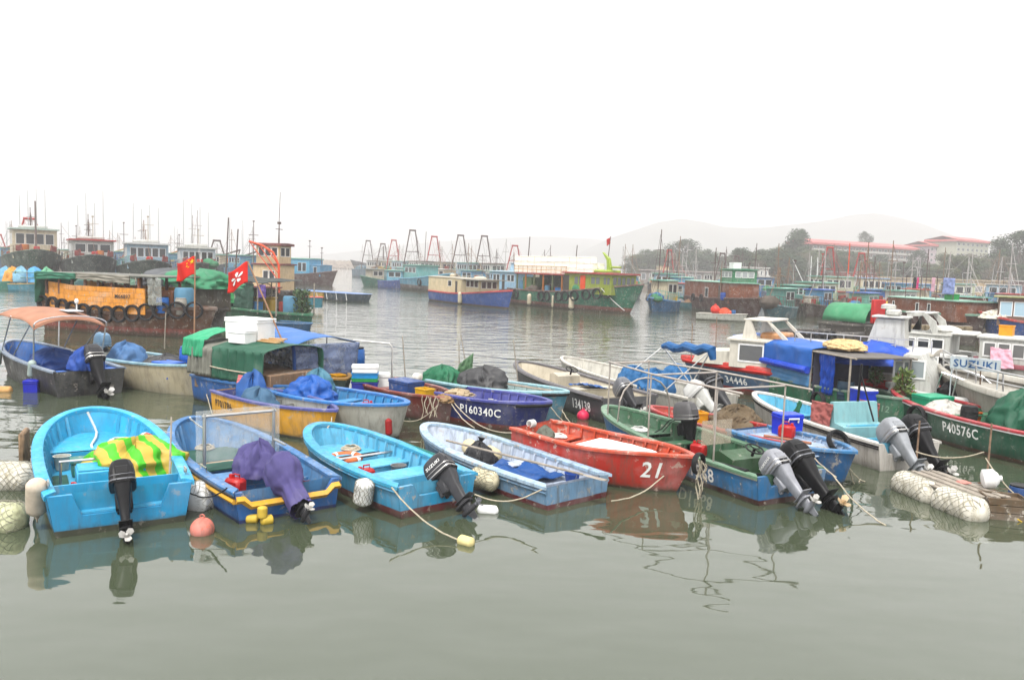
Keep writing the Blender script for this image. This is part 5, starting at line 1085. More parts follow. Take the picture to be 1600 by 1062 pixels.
# fish farm raft in front of the trawlers
x = MB(); a0, a1 = P(-40, 90), P(368, 80)
d = (a1 - a0); L = d.length; rzr = math.atan2(d.y, d.x); MR = TR(a0.lerp(a1, .5), rzr)
rf = link('fish_raft', None); rf.matrix_world = MR; tag(rf, 'long fish farm raft of planks, posts and green nets', 'raft')
for i in range(4):
    x = MB(); x.box((0, (i - 1.5) * 1.5, .45), (L, .5, .09), bev=.02); x.obj('walkway_plank', GREYWOOD, rf)
x = MB()
for i in range(24): x.lathe([(.3, -.4), (.32, .3), (.25, .4)], 8, (-L / 2 + L * (i + .5) / 24, -2.3, 0))
x.obj('floats', plain(C(60, 110, 130, .5), .6), rf)
PG = plain(C(110, 150, 125, .5), .7)
for i in range(22):
    x = MB(); xx = -L / 2 + L * (i + .5) / 22; hh = 1.5 + .3 * noise.noise(Vector((i, 1, 1))); x.tube([(xx, -2.3, .4), (xx, -2.3, .4 + hh)], .06, 5); x.tube([(xx, 2.1, .4), (xx, 2.1, .6 + hh)], .06, 5); x.obj('post', PG if i % 3 else GREYWOOD, rf)
x = MB()
for zz in (1.2, 1.75):
    for yy in (-2.3, 2.1): x.tube([(-L / 2, yy, zz), (L / 2, yy, zz + .05)], .04, 5)
x.obj('rail', PG, rf)
NETC = [C(60, 105, 85, .5), C(75, 90, 75, .5), C(95, 130, 110, .5), C(55, 95, 95, .5)]
for i in range(17):
    xx = -L / 2 + L * (i + .5) / 17; lump('net', '', '', TR((xx, rnd.uniform(-1, 1.2), .5), rnd.random() * 3), (1.9, 1.4, rnd.uniform(.9, 1.6)), fabric(NETC[i % 4], .9, .6, 7), i + 90, 9, .14, parent=rf, nu=24, nv=9).name = 'net_heap'
for i, (px, cc, nm) in enumerate(((10, C(120, 175, 205, .55), 'pale blue'), (16, C(230, 165, 80, .55), 'orange'), (28, C(140, 190, 215, .55), 'white-blue'), (48, C(95, 170, 220, .55), 'sky blue'), (66, C(110, 180, 140, .55), 'mint green'))):
    lump('tarp_cover', nm + ' cloth cover standing on the fish farm raft', 'cover', TR(AT(px + i * 2, 430, 86) * 1 + Vector((0, 0, 0)) if 0 else Vector((P(px + 2 * i, 86).x, 86, .7)), i), (1.7, 1.5, 1.5), fabric(cc, .6, .3, 5), 110 + i, 6, .14, group='coloured covers on the fish raft', nu=24, nv=10)
for i, (p0, p1, Y0, cc, lb) in enumerate(((-20, 14, 82, C(70, 160, 140, .5), 'green and teal skiff half hidden at the raft end'), (20, 60, 80, C(50, 150, 175, .5), 'teal skiff with yellow rim beside the fish raft'), (58, 84, 82, C(110, 105, 90, .5), 'grey-brown skiff beside the teal one at the raft'))):
    openboat(lb, P(p1, Y0 - 1), P(p0, Y0), 1.6, .9, .7, cc, C(90, 120, 100, .5), C(220, 190, 110, .5) if i == 1 else cc, None, floor=.3, thw=(.4,), rib=0, q=.8)
# orange wooden boat with tyres
b = fboat('orange and brown wooden ferry boat hung with tyres under a tarp roof', Vector((*G(338, 479, 1.6).xy, 0)), Vector((*G(96, 468, 1.5).xy, 0)), 3.2, 1.5, 1.45, C(118, 76, 52, .52), C(165, 78, 65, .55), .42, 1.6, C(105, 70, 50, .5), q=.7, tr=.75, rake=.9, sag=.35); bo_ = b
ORP = paint(C(238, 160, 35, .62), .6, .9, grime=(.12, .05, .02, 1)); ORD = paint(C(150, 85, 40, .5), .7, .8)
for sy in (1, -1):
    for k in range(5):
        pts = [(-.46 * b.L, 1.30), (-.25 * b.L, 1.52), (0, 1.55), (.20 * b.L, 1.48)]
        x = MB(); x.loft([[Vector((px_, sy * (yy + o_), 1.10 + .26 * k + .15 * (px_ < -.3 * b.L) + dz)) for o_, dz in ((0, 0), (.05, 0), (.05, .25), (0, .25))] for px_, yy in pts], cap=True); x.obj('bulwark_plank', ORP, b.root)
for sy in (1, -1):
    for k in range(8):
        x = MB(); x.box((-.44 * b.L + k * .085 * b.L, sy * 1.42, 2.4), (.12, .1, 1.0)); x.obj('post', ORD if k % 2 else paint(C(95, 55, 40, .5), .7), b.root)
x = MB(); x.box((-.17 * b.L, 0, 1.15), (.56 * b.L, 2.6, .06)); x.box((-.2 * b.L, .3, 1.6), (.45 * b.L, .5, .5)); b.part('bench', x, plain((.04, .03, .03, 1), .8))
x = MB(); x.box((-.10 * b.L, 0, 2.98), (.74 * b.L, 3.3, .07), bev=.02); b.part('roof', x, paint(C(120, 120, 112, .5), .7, .9))
for k, (u0, u1, cc) in enumerate(((-.48, -.22, C(65, 130, 105, .5)), (-.22, .12, C(165, 160, 148, .5)))):
    sheet('roof_tarp', '', '', [(u0 * b.L, -1.68, 3.04), (u1 * b.L, -1.68, 3.0), (u1 * b.L, -1.7, 2.72 - .12 * k), (u0 * b.L, -1.7, 2.62 + .12 * k)], fabric(cc), 0, .07, 4, parent=b.root, ripple=.03).name = 'roof_tarp'
sheet('roof_tarp', '', '', [(-.49 * b.L, 1.6, 3.0), (-.49 * b.L, -1.7, 3.0), (-.49 * b.L, -1.7, 1.4), (-.49 * b.L, -.9, 1.5)], fabric(C(65, 130, 105, .5)), 0, .08, parent=b.root).name = 'end_tarp'
sheet('side', '', '', [(.22 * b.L, -1.6, 2.95), (.30 * b.L, -1.55, 2.95), (.30 * b.L, -1.5, 1.6), (.22 * b.L, -1.55, 1.6)], clearsheet(.35, (.35, .36, .33, 1)), 0, .06, 4, parent=b.root, ripple=.03).name = 'clear_side_sheet'
x = MB(); x.box((.24 * b.L, .1, 1.75), (.7, 1.2, 1.1), bev=.03); b.part('engine_casing', x, ORD)
flat_text('M64897', .20, plain((.03, .03, .03, 1), .7), b.root, Matrix.Translation((.02 * b.L, -1.62, 1.86)) @ Matrix.Rotation(PI / 2, 4, 'X'), 'registration_number')
for k in range(13):
    t = .03 + .075 * k; zz = b.sheer(min(1, t)) - .08; p_ = b.pt(t, zz, -1, .14); q_ = b.pt(t + .01, zz, -1, .14)
    tyre(b.M @ Matrix.Translation(p_) @ Matrix.Rotation(math.atan2(q_.y - p_.y, q_.x - p_.x), 4, 'Z') @ Matrix.Rotation(PI / 2, 4, 'X'), 'tyre fender in the row along the orange boat', 'tyres along the orange wooden boat', .43)
tyre(b.w(-.51 * b.L, -.6, 1.3) @ Matrix.Rotation(PI / 2, 4, 'Y'), 'tyre fender on the flat end of the orange boat', None, .52)
drum('barrel', 'bright blue barrel on the orange boat deck', b.w(.26 * b.L, -1.0, 1.2), .30, .8, plain(C(40, 120, 205, .5), .45))
drum('barrel', 'grey-white drum on the orange boat deck', b.w(.345 * b.L, -.7, 1.15), .28, .8, plain(C(180, 175, 165, .5), .6), lid=GREYWOOD)
# boat behind it with green tarps, and the green pontoon with plants
b = fboat('dark houseboat under sagging green and grey tarps', Vector((*G(352, 492, .9).xy, 0)), P(262, 45), 3, 1.2, 1.2, C(55, 45, 40, .5), None, .3, 1.6, q=.8)
cabin(b, -.3 * b.L, .3 * b.L, 1.3, 1.0, 2.5, paint(C(105, 95, 80, .5), .8, .9), fabric(C(75, 80, 85, .5)), (), over=.1, rt=.05, door=('s', .6, .8, .8))
for k, (u, cc, lb) in enumerate(((.1, C(60, 140, 100, .52), 'rumpled green tarp drooping over the dark houseboat'), (-.25, C(95, 98, 102, .5), 'slate grey tarp over the dark houseboat'))):
    lump('tarpaulin', lb, 'tarpaulin', b.w(u * b.L, -.2, 2.35), (3.4, 3.4, .9), fabric(cc, .6, .3, 3), 130 + k, 7, .14, .5)
b = fboat('green-hulled houseboat with dark awning, washing and clutter', Vector((*G(488, 500, .6).xy, 0)), Vector((*G(345, 480, .6).xy, 0)), 2.8, .9, .85, C(30, 110, 75, .5), None, .2, 1.6, q=.8, rake=.4); gh = b
x = MB()
for xx in (-.4, -.1, .15, .34):
    for sy in (1, -1): x.tube([(xx * b.L, sy * 1.25, .7), (xx * b.L, sy * 1.25, 2.7)], .05, 6)
b.part('awning_posts', x, GREYWOOD)
sheet('aw', '', '', [(-.45 * b.L, -1.5, 2.75), (.2 * b.L, -1.5, 2.6), (.2 * b.L, 1.5, 2.8), (-.45 * b.L, 1.5, 2.85)], fabric(C(55, 62, 58, .5)), .1, .1, parent=b.root).name = 'awning'
sheet('aw', '', '', [(-.2 * b.L, -1.3, 2.6), (.12 * b.L, -1.3, 2.5), (.1 * b.L, -1.3, .9), (-.2 * b.L, -1.3, .9)], fabric(C(50, 90, 75, .5)), 0, .1, 4, parent=b.root, ripple=.05).name = 'side_curtain'
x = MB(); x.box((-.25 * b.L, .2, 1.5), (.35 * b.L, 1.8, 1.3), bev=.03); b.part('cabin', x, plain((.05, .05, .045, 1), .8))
lump('tarpaulin', 'bright green tarp mound on the houseboat bow', 'tarpaulin', TR(G(358, 472, 1.2)), (1.9, 1.2, .7), fabric(C(50, 140, 80, .5), .7, .4, 5), 140, 7, .12)
sheet('laundry', 'purple shirt hanging under the dark awning', 'clothing', [b.M @ Vector(p) for p in ((.16 * b.L, -1.35, 2.5), (.25 * b.L, -1.35, 2.5), (.24 * b.L, -1.3, 1.7), (.16 * b.L, -1.3, 1.7))], fabric(C(125, 100, 180, .5)), 0, .08, 3, ripple=.04)
crate('chair_crate', 'light blue plastic crate on the green houseboat deck', b.w(.08 * b.L, -.9, .9), (.8, .5, .5), plain(C(70, 130, 180, .5), .5), slots=4)
x = MB(); x.torus((0, 0, 0), .42, .03, None, 20, 5)
for k in range(-3, 4): x.tube([(-.4, k * .11, -.02), (.4, k * .11, -.02)], .01, 3); x.tube([(k * .11, -.4, -.02), (k * .11, .4, -.02)], .01, 3)
x.tube([(0, -.42, 0), (0, -2.2, 0)], .03, 5); tag(x.obj('landing_net', GREYWOOD, None, TR(AT(415, 453, gh.M.translation.y - 1), .1) @ Matrix.Rotation(PI / 2 - .1, 4, 'X')), 'round landing net on a pole over the green houseboat', 'net')
def leaf_bush(name, label, M, R, H, col, n, seed, cat='plant', leaf=.10):
    r = random.Random(seed); m = MB()
    for i in range(n):
        a, u, k = r.random() * 2 * PI, r.random(), r.random() ** .5
        p_ = Vector((R * k * math.cos(a) * (1 - .4 * u), R * k * math.sin(a) * (1 - .4 * u), H * (.15 + .85 * u))); d_ = Vector((r.uniform(-1, 1), r.uniform(-1, 1), r.uniform(-.3, 1))).normalized(); e_ = d_.cross(Vector((r.uniform(-1, 1), r.uniform(-1, 1), .3))).normalized()
        m.add([p_, p_ + d_ * leaf * .6 + e_ * leaf * .3, p_ + d_ * leaf * 1.4, p_ + d_ * leaf * .6 - e_ * leaf * .3], [(0, 1, 2, 3)])
    root = link(name, None); root.matrix_world = M; m.obj('foliage', plain(col, .6, 0, .3, 3), root, smooth=False)
    q = MB()
    for k in range(5): q.tube([(0, 0, 0), (R * .3 * math.cos(k * 1.3), R * .3 * math.sin(k * 1.3), H * .5), (R * .6 * math.cos(k * 1.3), R * .6 * math.sin(k * 1.3), H * .9)], .015, 4)
    q.lathe([(R * .35, -.02), (R * .45, .3), (R * .4, .3)], 10); q.obj('pot', plain(C(120, 70, 55, .5), .8), root); return tag(root, label, cat)
leaf_bush('potted_plant', 'leafy green potted shrub on the houseboat pontoon', TR(G(470, 503, .35)), .75, 1.9, (.045, .085, .03, 1), 900, 3, leaf=.16)
leaf_bush('potted_plant', 'yellow-green potted plant by the blue cooler with white lid', TR(G(1410, 625, .7)), .28, .85, (.09, .13, .03, 1), 260, 4, leaf=.12)
leaf_bush('potted_plant', 'small green plant by the bright blue curtain', TR(G(1368, 602, .9)), .2, .5, (.06, .11, .03, 1), 160, 5, leaf=.1)
openboat('low blue pontoon boat under the potted shrub', Vector((*G(486, 508, .4).xy, 0)), Vector((*G(425, 503, .4).xy, 0)), 1.6, .5, .45, C(60, 115, 165, .5), C(90, 110, 120, .5), C(70, 125, 175, .5), None, floor=.3, thw=(), rib=0)
# flags
def flag(name, label, base, top, w, h, star, lean, sagd):
    base, top = Vector(base), Vector(top); root = link(name, None); root.matrix_world = Matrix.Translation(base)
    m = MB(); m.tube([(0, 0, 0), top - base], .022, 7); m.obj('flagpole', plain(C(190, 150, 120, .5), .6), root)
    T = top - base
    def fn(u, v): return T + Vector((-w * u * (.94 + .03 * v), .10 * math.sin(u * 7 + v * 2) * (u + .1), -.05 - h * v - sagd * u + .06 * math.sin(u * 5 + 1)))
    m = MB(); m.grid(fn, 24, 14); cl = solid(m.obj('cloth', fabric(C(222, 62, 42, .58), .7, .15, 4, 0.05), root, None, ang=80), .01)
    def put(poly, mat, nm):
        for sgn in (-1, 1):
            q = MB(); vs = []
            for u, v in poly: p_ = fn(u, v); vs.append(p_ + Vector((0, sgn * .022, 0)))
            c_ = sum(vs, Vector()) / len(vs); q.add([c_] + vs, [(0, i + 1, (i + 1) % len(vs) + 1) for i in range(len(vs))]); q.obj(nm, mat, root, smooth=False)
    def starp(cu, cv, r, rot=0): return [(cu + (r if i % 2 == 0 else r * .4) * math.sin(rot + i * PI / 5) * h / w, cv - (r if i % 2 == 0 else r * .4) * math.cos(rot + i * PI / 5)) for i in range(10)]
    if star:
        Y_ = plain(C(250, 205, 50, .62), .6); put(starp(.17, .26, .16), Y_, 'large_star')
        for cu, cv in ((.34, .11), (.41, .22), (.41, .37), (.34, .47)): put(starp(cu, cv, .055, .4), Y_, 'small_star')
    else:
        for k in range(5):
            a = k * 2 * PI / 5; pet = [(.5 + h / w * (r_ * math.sin(a + da)), .5 - r_ * math.cos(a + da)) for r_, da in ((.04, 0), (.14, -.42), (.25, -.30), (.30, .05), (.24, .30), (.12, .25))]; put(pet, WHITE, 'petal')
    return tag(root, label, 'flag')
Yf = bs.M.translation.y + .3
flag('flag', 'red flag with one large and four small yellow stars', G(303, 575, .7), AT(305, 400, G(303, 575, .7).y), .60, .54, True, 0, .16)
pb = bs.w(.02 * bs.L, .55, 1.7).translation; flag('flag', 'red flag with white five-petal flower', pb, AT(387, 408, pb.y), .60, .58, False, 0, .26)
# cream tower barge with orange crane
b = fboat('work barge with cream tower, maroon roofs and orange crane', P(476, 70), P(396, 71), 3.4, 1.4, 1.3, C(70, 60, 60, .5), None, .3, 1, q=.6)
cabin(b, -.36 * b.L, .17 * b.L, 1.3, 1.1, 3.6, paint(C(232, 205, 165, .56), wear=.4), paint(C(130, 45, 50, .5)), (('s', 2, .35, .8, .4, .8),), over=.2, rt=.1, win_mat=DARKW)
cabin(b, -.32 * b.L, .12 * b.L, 1.1, 3.72, 5.3, paint(C(232, 205, 165, .56), wear=.4), paint(C(125, 48, 45, .5)), (('s', 3, .08, .95, .42, .9), ('f', 2, .1, .9, .42, .9)), name='upper_cabin', over=.25, rt=.2, win_mat=DARKW)
x = MB(); x.tube([(-.40 * b.L, -1.6, 5.6), (-.15 * b.L, -1.7, 5.3), (.08 * b.L, -1.8, 4.7), (.19 * b.L, -1.8, 3.6), (.20 * b.L, -1.8, 1.2)], .10, 7); x.tube([(-.38 * b.L, -1.6, 5.5), (.16 * b.L, -1.75, 2.4)], .045, 5); x.tube([(-.2 * b.L, -1.65, 5.3), (.18 * b.L, -1.8, 2.9)], .045, 5); x.tube([(-.05 * b.L, -1.7, 5.0), (.19 * b.L, -1.8, 3.6)], .045, 5); b.part('crane', x, ORM)
x = MB(); x.box((-.08 * b.L, -2.0, 1.65), (.6 * b.L, 1.3, .12), bev=.03); b.part('awning', x, paint(C(120, 38, 45, .5)))
mast(b, 0, 0, 5.5, 7.3, .06, GREYG, .6)
# brown and blue trawler, blue pontoon, breakwater
b = fboat('brown-hulled trawler with long sky-blue deckhouse near the breakwater', P(527, 136), P(442, 142), 4.6, 2.6, 1.6, C(95, 62, 58, .5), None, .4, .8)
cabin(b, -.42 * b.L, .12 * b.L, 1.7, 1.4, 4.4, paint(C(95, 180, 220, .54)), MINT, (('s', 2, .6, .9, .3, .8),), over=.2, rt=.15, win_mat=DARKW); cabin(b, .12 * b.L, .3 * b.L, 1.5, 1.5, 3.4, paint(C(80, 160, 205, .52)), SKYB, (('s', 1, .3, .7, .1, .85),), name='fore_cabin', over=.1); mast(b, .0, 0, 4.4, 7.6, .08, GREYG, .5); mast(b, .22 * b.L, 0, 3.4, 6.4, .08, GREYG, .4)
b = Boat('pontoon', 'floating pontoon covered with bright blue sheet and rope', 'pontoon', P(576, 82), P(462, 88), 3.2, .8, .8, tr=1, q=.35, p=4, rake=.3)
b.hull(paint(C(80, 100, 115, .5), .7, .9)); b.deck(paint(C(85, 135, 200, .52), wear=.6), dz=.02, w=-.1, name='blue_sheet')
x = MB(); x.box((-.05 * b.L, -1.5, .5), (2.4, .3, .6)); b.part('yellow_board', x, paint(C(190, 155, 70, .5), .7, .9))
x = MB()
for k in range(6): x.tube([(-.3 * b.L + k * .13 * b.L, -1.62, .85), (-.28 * b.L + k * .13 * b.L, -1.66, .1)], .035, 5)
b.part('lashing', x, ROPEW)
crate('fish_tub', 'teal tub with red rim floating by the blue pontoon', TR(P(484, 62) + Vector((0, 0, .4)), .2), (2.0, 1.2, .8), plain(C(70, 130, 145, .5), .5), cat='tub', lid=plain(C(215, 80, 70, .5), .5))
m = MB(); r = random.Random(5)
br0, br1 = P(470, 560), P(566, 520); dd = br1 - br0
rings = [[br0.lerp(br1, i / 40) + Vector((0, yy, zz * (1 + .25 * r.random()) - .3)) for yy, zz in ((-9, -.2), (-5, 2.2), (-2, 4.6), (2, 4.7), (6, -.2))] for i in range(41)]
m.loft(rings, closed=False)
for i in range(420):
    c_ = br0.lerp(br1, r.random()) + Vector((0, r.uniform(-8, 1), 0)); c_.z = 4.8 * (1 - max(0, -(c_.y - lerp(br0.y, br1.y, (c_.x - br0.x) / dd.x))) / 8.5) ; s_ = r.uniform(.6, 1.3); m.ball(c_, (s_, s_, s_ * .8), 6, 4)
tag(m.obj('breakwater', plain(C(165, 150, 135, .5), .9, 0, .3, .4), ang=30), 'rubble stone breakwater across the harbour mouth', 'breakwater')
# far trawlers in the middle
b = fboat('grey steel trawler with raked bow by the breakwater', P(547, 285), P(640, 290), 6, 5.2, 3.2, C(95, 98, 105, .5), None, .4, .4)
cabin(b, -.2 * b.L, .1 * b.L, 2, 3, 6, WHP, paint(C(190, 150, 145, .5)), (('s', 4, .1, .9, .5, .8), ('p', 4, .1, .9, .5, .8)), over=.3)
gantry(b, -.05 * b.L, 5.5, 3.5, 10.5, GREYG); gantry(b, -.3 * b.L, 5, 3.2, 9.5, REDG)
for k, (p0, p1, Y0, hc, cc, lb) in enumerate(((563, 606, 140, C(60, 130, 110, .5), C(215, 205, 185, .54), 'small green boat with cream cabin in mid harbour'), (652, 597, 133, C(58, 88, 160, .5), C(110, 180, 205, .54), 'royal blue boat with light blue cabin in mid harbour'))):
    b = fboat(lb, P(p0, Y0 - 2), P(p1, Y0 + 2), 2.8, 1.9, 1.2, hc, None, .2, 1)
    cabin(b, -.25 * b.L, .2 * b.L, 1.0, 1.1, 3.0, paint(cc), paint(C(140, 150, 145, .5)) if k == 0 else MINT, (('s', 2, .1, .9, .45, .85), ('p', 2, .1, .9, .45, .85)), over=.4, win_mat=DARKW); mast(b, -.1 * b.L, 0, 3, 5, .05)
b = fboat('large sky-blue trawler with flared bow and grey bottom', P(708, 118), P(640, 134), 5.5, 3.0, 1.8, C(105, 175, 205, .52), C(120, 110, 108, .5), .9, .8)
cabin(b, -.4 * b.L, -.05 * b.L, 1.8, 1.7, 4.0, paint(C(120, 190, 190, .54)), MINT, (('p', 3, .1, .9, .5, .85), ('s', 3, .1, .9, .5, .85)), over=.3, win_mat=DARKW); tyre(b.w(.1 * b.L, -2.5, 1.4) @ Matrix.Rotation(PI / 2, 4, 'X'), 'tyre fender on the large sky-blue trawler', None, .6)
row = [(583, 225, 9.4, GREYG, C(100, 130, 150, .5)), (606, 215, 8.4, GREYG, C(90, 150, 160, .5)), (623, 205, 9.2, REDG, C(80, 140, 150, .5)), (652, 170, 10.4, GREYG, C(95, 165, 190, .5)), (686, 175, 9.4, REDG, C(110, 175, 195, .5)), (727, 168, 9.6, GREYG, C(90, 150, 190, .5)), (764, 165, 9.5, GREYG, C(100, 135, 150, .5)), (812, 175, 8.0, REDG, C(110, 120, 125, .5))]
LBL = ['furthest grey A-frame trawler of the mid harbour row', 'trawler with short grey A-frame in the mid harbour row', 'trawler with thin red A-frame in the mid harbour row', 'trawler with the tallest grey A-frame and brown wheelhouse roof', 'light blue trawler with bright red A-frame', 'blue trawler with grey A-frame and white wheelhouse', 'grey-green trawler with leaning grey A-frame and yellow rails', 'trawler with small pink A-frame behind the light blue cabin boat']
for k, (px, Y, zt_, gm, hc) in enumerate(row):
    b = fboat(LBL[k], P(px + 26, Y - 6), P(px - 24, Y + 6), 5.2, 3.4, 2.3, hc, None, .4, .6)
    gantry(b, -.18 * b.L, 4.6, 2.3, zt_ + 1.2, gm); cabin(b, -.05 * b.L, .28 * b.L, 1.8, 2.2, 4.9, (WHP, CREAMP, PBLUE)[k % 3], (paint(C(150, 120, 110, .5)), paint(C(200, 200, 195, .5)), MINT)[k % 3], (('s', 4, .08, .92, .5, .85), ('f', 3, .1, .9, .5, .85)), over=.35, win_mat=DARKW)
    dress(b, 50 + k, 12, True, 2)
    for j in range(3): whip(b, rnd.uniform(-4, 4), rnd.uniform(-1, 1), 4, rnd.uniform(3, 6), rnd.uniform(-.3, .3))
    lump('gear', '', '', TR((-.36 * b.L, 0, 2.1)), (3, 3, 1.4), fabric([C(70, 110, 130, .5), C(120, 100, 80, .5), C(60, 120, 100, .5)][k % 3], .9, .5, 4), 200 + k, 8, .15, parent=b.root, nu=20, nv=8).name = 'net_heap'
for i, (px, py, Y, lb) in enumerate(((666, 362, 170, 'dark mast with lamp beside the tallest A-frame'), (828, 370, 100, 'tall hooked mast behind the foam box stack'), (902, 383, 105, 'hooked mast over the foam box stack'), (1061, 395, 112, 'thin dark mast over the grey hull'))):
    t = AT(px, py, Y); pole('signal_mast', lb, (t.x - .3, Y, 1.5), t, .08, GREYG, 'mast', 'masts in the middle of the harbour')
for k, (px, Y, hc, lb) in enumerate(((640, 150, C(120, 180, 200, .5), 'pale aqua boat low in the water among the A-frame trawlers'), (700, 145, C(85, 140, 190, .5), 'mid-blue boat tied before the red A-frame trawler'), (745, 128, C(110, 165, 175, .5), 'grey-teal boat showing over the cream cabin'), (790, 122, C(120, 100, 85, .5), 'brown boat between cream cabin and light blue cabin'), (845, 130, C(130, 160, 150, .5), 'sage green boat behind the foam box stack'), (985, 128, C(90, 110, 120, .5), 'slate boat behind the lime wheelhouse'), (40, 122, C(95, 140, 160, .5), 'grey-blue boat wedged beside the cream wheelhouse'), (130, 126, C(120, 85, 70, .5), 'brown boat wedged between two trawler bows'), (215, 124, C(100, 160, 195, .5), 'light blue boat wedged by the pale blue wheelhouse'))):
    b = fboat(lb, P(px + 20, Y - 3), P(px - 20, Y + 3), 3.6, 2.1, 1.6, hc, None, .4, .8); cabin(b, -.35 * b.L, .1 * b.L, 1.3, 1.5, 3.4, (PBLUE, CREAMP, SKYB)[k % 3], (MINT, WHP, TEALM0)[k % 3], (('s', 2, .1, .9, .45, .85),), over=.3, win_mat=DARKW); dress(b, 90 + k, 12, True, 3, 3.6)
# blue hull with cream cabin
b = fboat('royal blue boat with red rail and cream cabin', Vector((*G(800, 483, 0).xy, 0)), Vector((*G(684, 469, 0).xy, 0)), 3.2, 1.85, 1.15, C(45, 88, 165, .5), C(120, 70, 60, .5), .14, .0, C(185, 60, 65, .52), wear=.35, sag=.1)
w, r_ = cabin(b, -.5 * b.L, .04 * b.L, 1.25, .95, 2.75, paint(C(232, 214, 175, .57), wear=.3), paint(C(205, 195, 170, .55)), (('s', 1, .55, .66, .5, .85),), over=.1, rt=.07, win_mat=DARKW, door=('s', .78, .5, .85))
cabin(b, .04 * b.L, .22 * b.L, 1.2, 1.0, 2.7, paint(C(232, 214, 175, .57), wear=.3), paint(C(165, 160, 150, .5)), (('s', 3, .05, .95, .55, .95), ('f', 3, .1, .9, .5, .92)), name='wheelhouse', over=1.1, rt=.06, win_mat=glass((.06, .03, .03, 1)))
x = MB(); x.ball((.1 * b.L, 0, 2.85), (.9, .7, .25)); x.lathe([(.3, 2.8), (.35, 3.1), (.2, 3.2)], 10, (-.28 * b.L, 0, 0)); b.part('roof_gear', x, CREAMP)
float_log('fender', 'long pale fender hanging on the royal blue hull', b.w(.02 * b.L, -1.62, .7) @ Matrix.Rotation(PI / 2, 4, 'Y'), 1.3, .24, CREAMP, net=False, seed=3)
b = fboat('light blue cabin boat with black hull', P(840, 90), P(776, 98), 3, 1.9, 1.4, (.03, .03, .032, 1), None, .3, 1)
cabin(b, -.4 * b.L, .2 * b.L, 1.2, 1.4, 3.6, paint(C(165, 205, 232, .56)), paint(C(185, 215, 230, .56)), (('s', 2, .05, .35, .5, .85), ('s', 2, .65, .95, .5, .85)), over=.3, rt=.08, win_mat=DARKW, door=('s', .5, .6, .85)); x = MB(); x.lathe([(.4, 3.7), (.15, 4.6), (.3, 4.7)], 8, (-.1 * b.L, 0, 0)); b.part('funnel', x, PBLUE)
# green fishing boat
b = fboat('green fishing boat with lime wheelhouse and white foam boxes on its roof', Vector((*G(1004, 492, 0).xy, 0)), Vector((*G(812, 474, 0).xy, 0)), 4.6, 2.95, 1.75, C(48, 125, 98, .55), C(150, 95, 85, .55), .55, 1.1, C(95, 60, 50, .5), rake=2.2, q=.75, sag=.15); gf = b
LIME = paint(C(150, 165, 50, .55), wear=.5)
cabin(b, .0, .36 * b.L, 1.7, 1.75, 3.75, LIME, REDM, (('s', 2, .22, .42, .45, .85), ('s', 2, .58, .78, .5, .85), ('s', 2, .84, .98, .5, .85), ('f', 5, .05, .95, .5, .88)), name='wheelhouse', over=.35, rt=.14, win_mat=glass((.10, .11, .12, 1)), frame_mat=LIME, door=('s', .05, .9, .9))
x = MB(); x.box((.15 * b.L, -1.72, 2.75), (.75, .06, 1.7)); b.part('orange_panel', x, ORM)
x = MB(); x.box((.20 * b.L, 0, 4.05), (3.4, 2.2, .35), bev=.12); x.prism([(.24 * b.L, 4.1), (.27 * b.L, 4.1), (.25 * b.L, 5.4), (.2 * b.L, 6.0), (.235 * b.L, 5.2)], -.15, .15); x.box((.30 * b.L, 0, 4.5), (1.2, .5, .2), bev=.08); b.part('roof_gear', x, paint(C(165, 190, 60, .55), wear=.4))
x = MB(); x.box((-.22 * b.L, 0, 3.55), (.44 * b.L, 3.6, .14), bev=.03); b.part('aft_roof', x, REDM)
for k in range(6):
    for sy in (1, -1):
        x = MB(); x.box((-.42 * b.L + k * .08 * b.L, sy * 1.65, 2.55), (.14, .14, 1.9)); x.obj('post', plain(C(190, 120, 60, .5), .7) if k % 2 else paint(C(95, 110, 60, .5)), b.root)
x = MB(); x.box((-.2 * b.L, 1.5, 2.5), (.4 * b.L, .1, 1.9)); b.part('back_wall', x, paint(C(95, 110, 95, .5), .8, .9))
x = MB(); x.box((-.36 * b.L, 0, 2.4), (1.6, 2.4, 1.5), bev=.04); b.part('aft_cabin', x, paint(C(110, 150, 90, .5)))
x = MB()
for k in range(12):
    for sy in (1, -1): x.tube([(-.45 * b.L + k * .042 * b.L, sy * 1.7, 3.6), (-.45 * b.L + k * .042 * b.L, sy * 1.7, 4.4)], .03, 4)
for sy in (1, -1): x.tube([(-.45 * b.L, sy * 1.7, 4.4), (.02 * b.L, sy * 1.7, 4.4)], .035, 4); x.tube([(-.45 * b.L, sy * 1.7, 4.0), (.02 * b.L, sy * 1.7, 4.0)], .03, 4)
b.part('roof_rail', x, plain(C(205, 150, 70, .5), .6))
FB = MB(); FB.box((0, 0, .28), (1.15, .75, .5), bev=.03); FB.box((0, 0, .57), (1.2, .8, .08), bev=.02); fbm = FB.mesh('foam_box', plain(C(245, 240, 228, .85), .8, 0, .06, 2))
for i in range(11):
    for j in range(3 if i < 10 else 2):
        for k in range(2):
            o = link('foam_box', fbm, None, b.w(-.44 * b.L + i * 1.2 + .05 * rnd.random(), -1.0 + k * 1.0, 3.63 + j * .62, rnd.uniform(-.06, .06))); tag(o, 'white foam fish box in the stack on the green boat roof', 'foam box', 'foam boxes stacked on the green fishing boat')
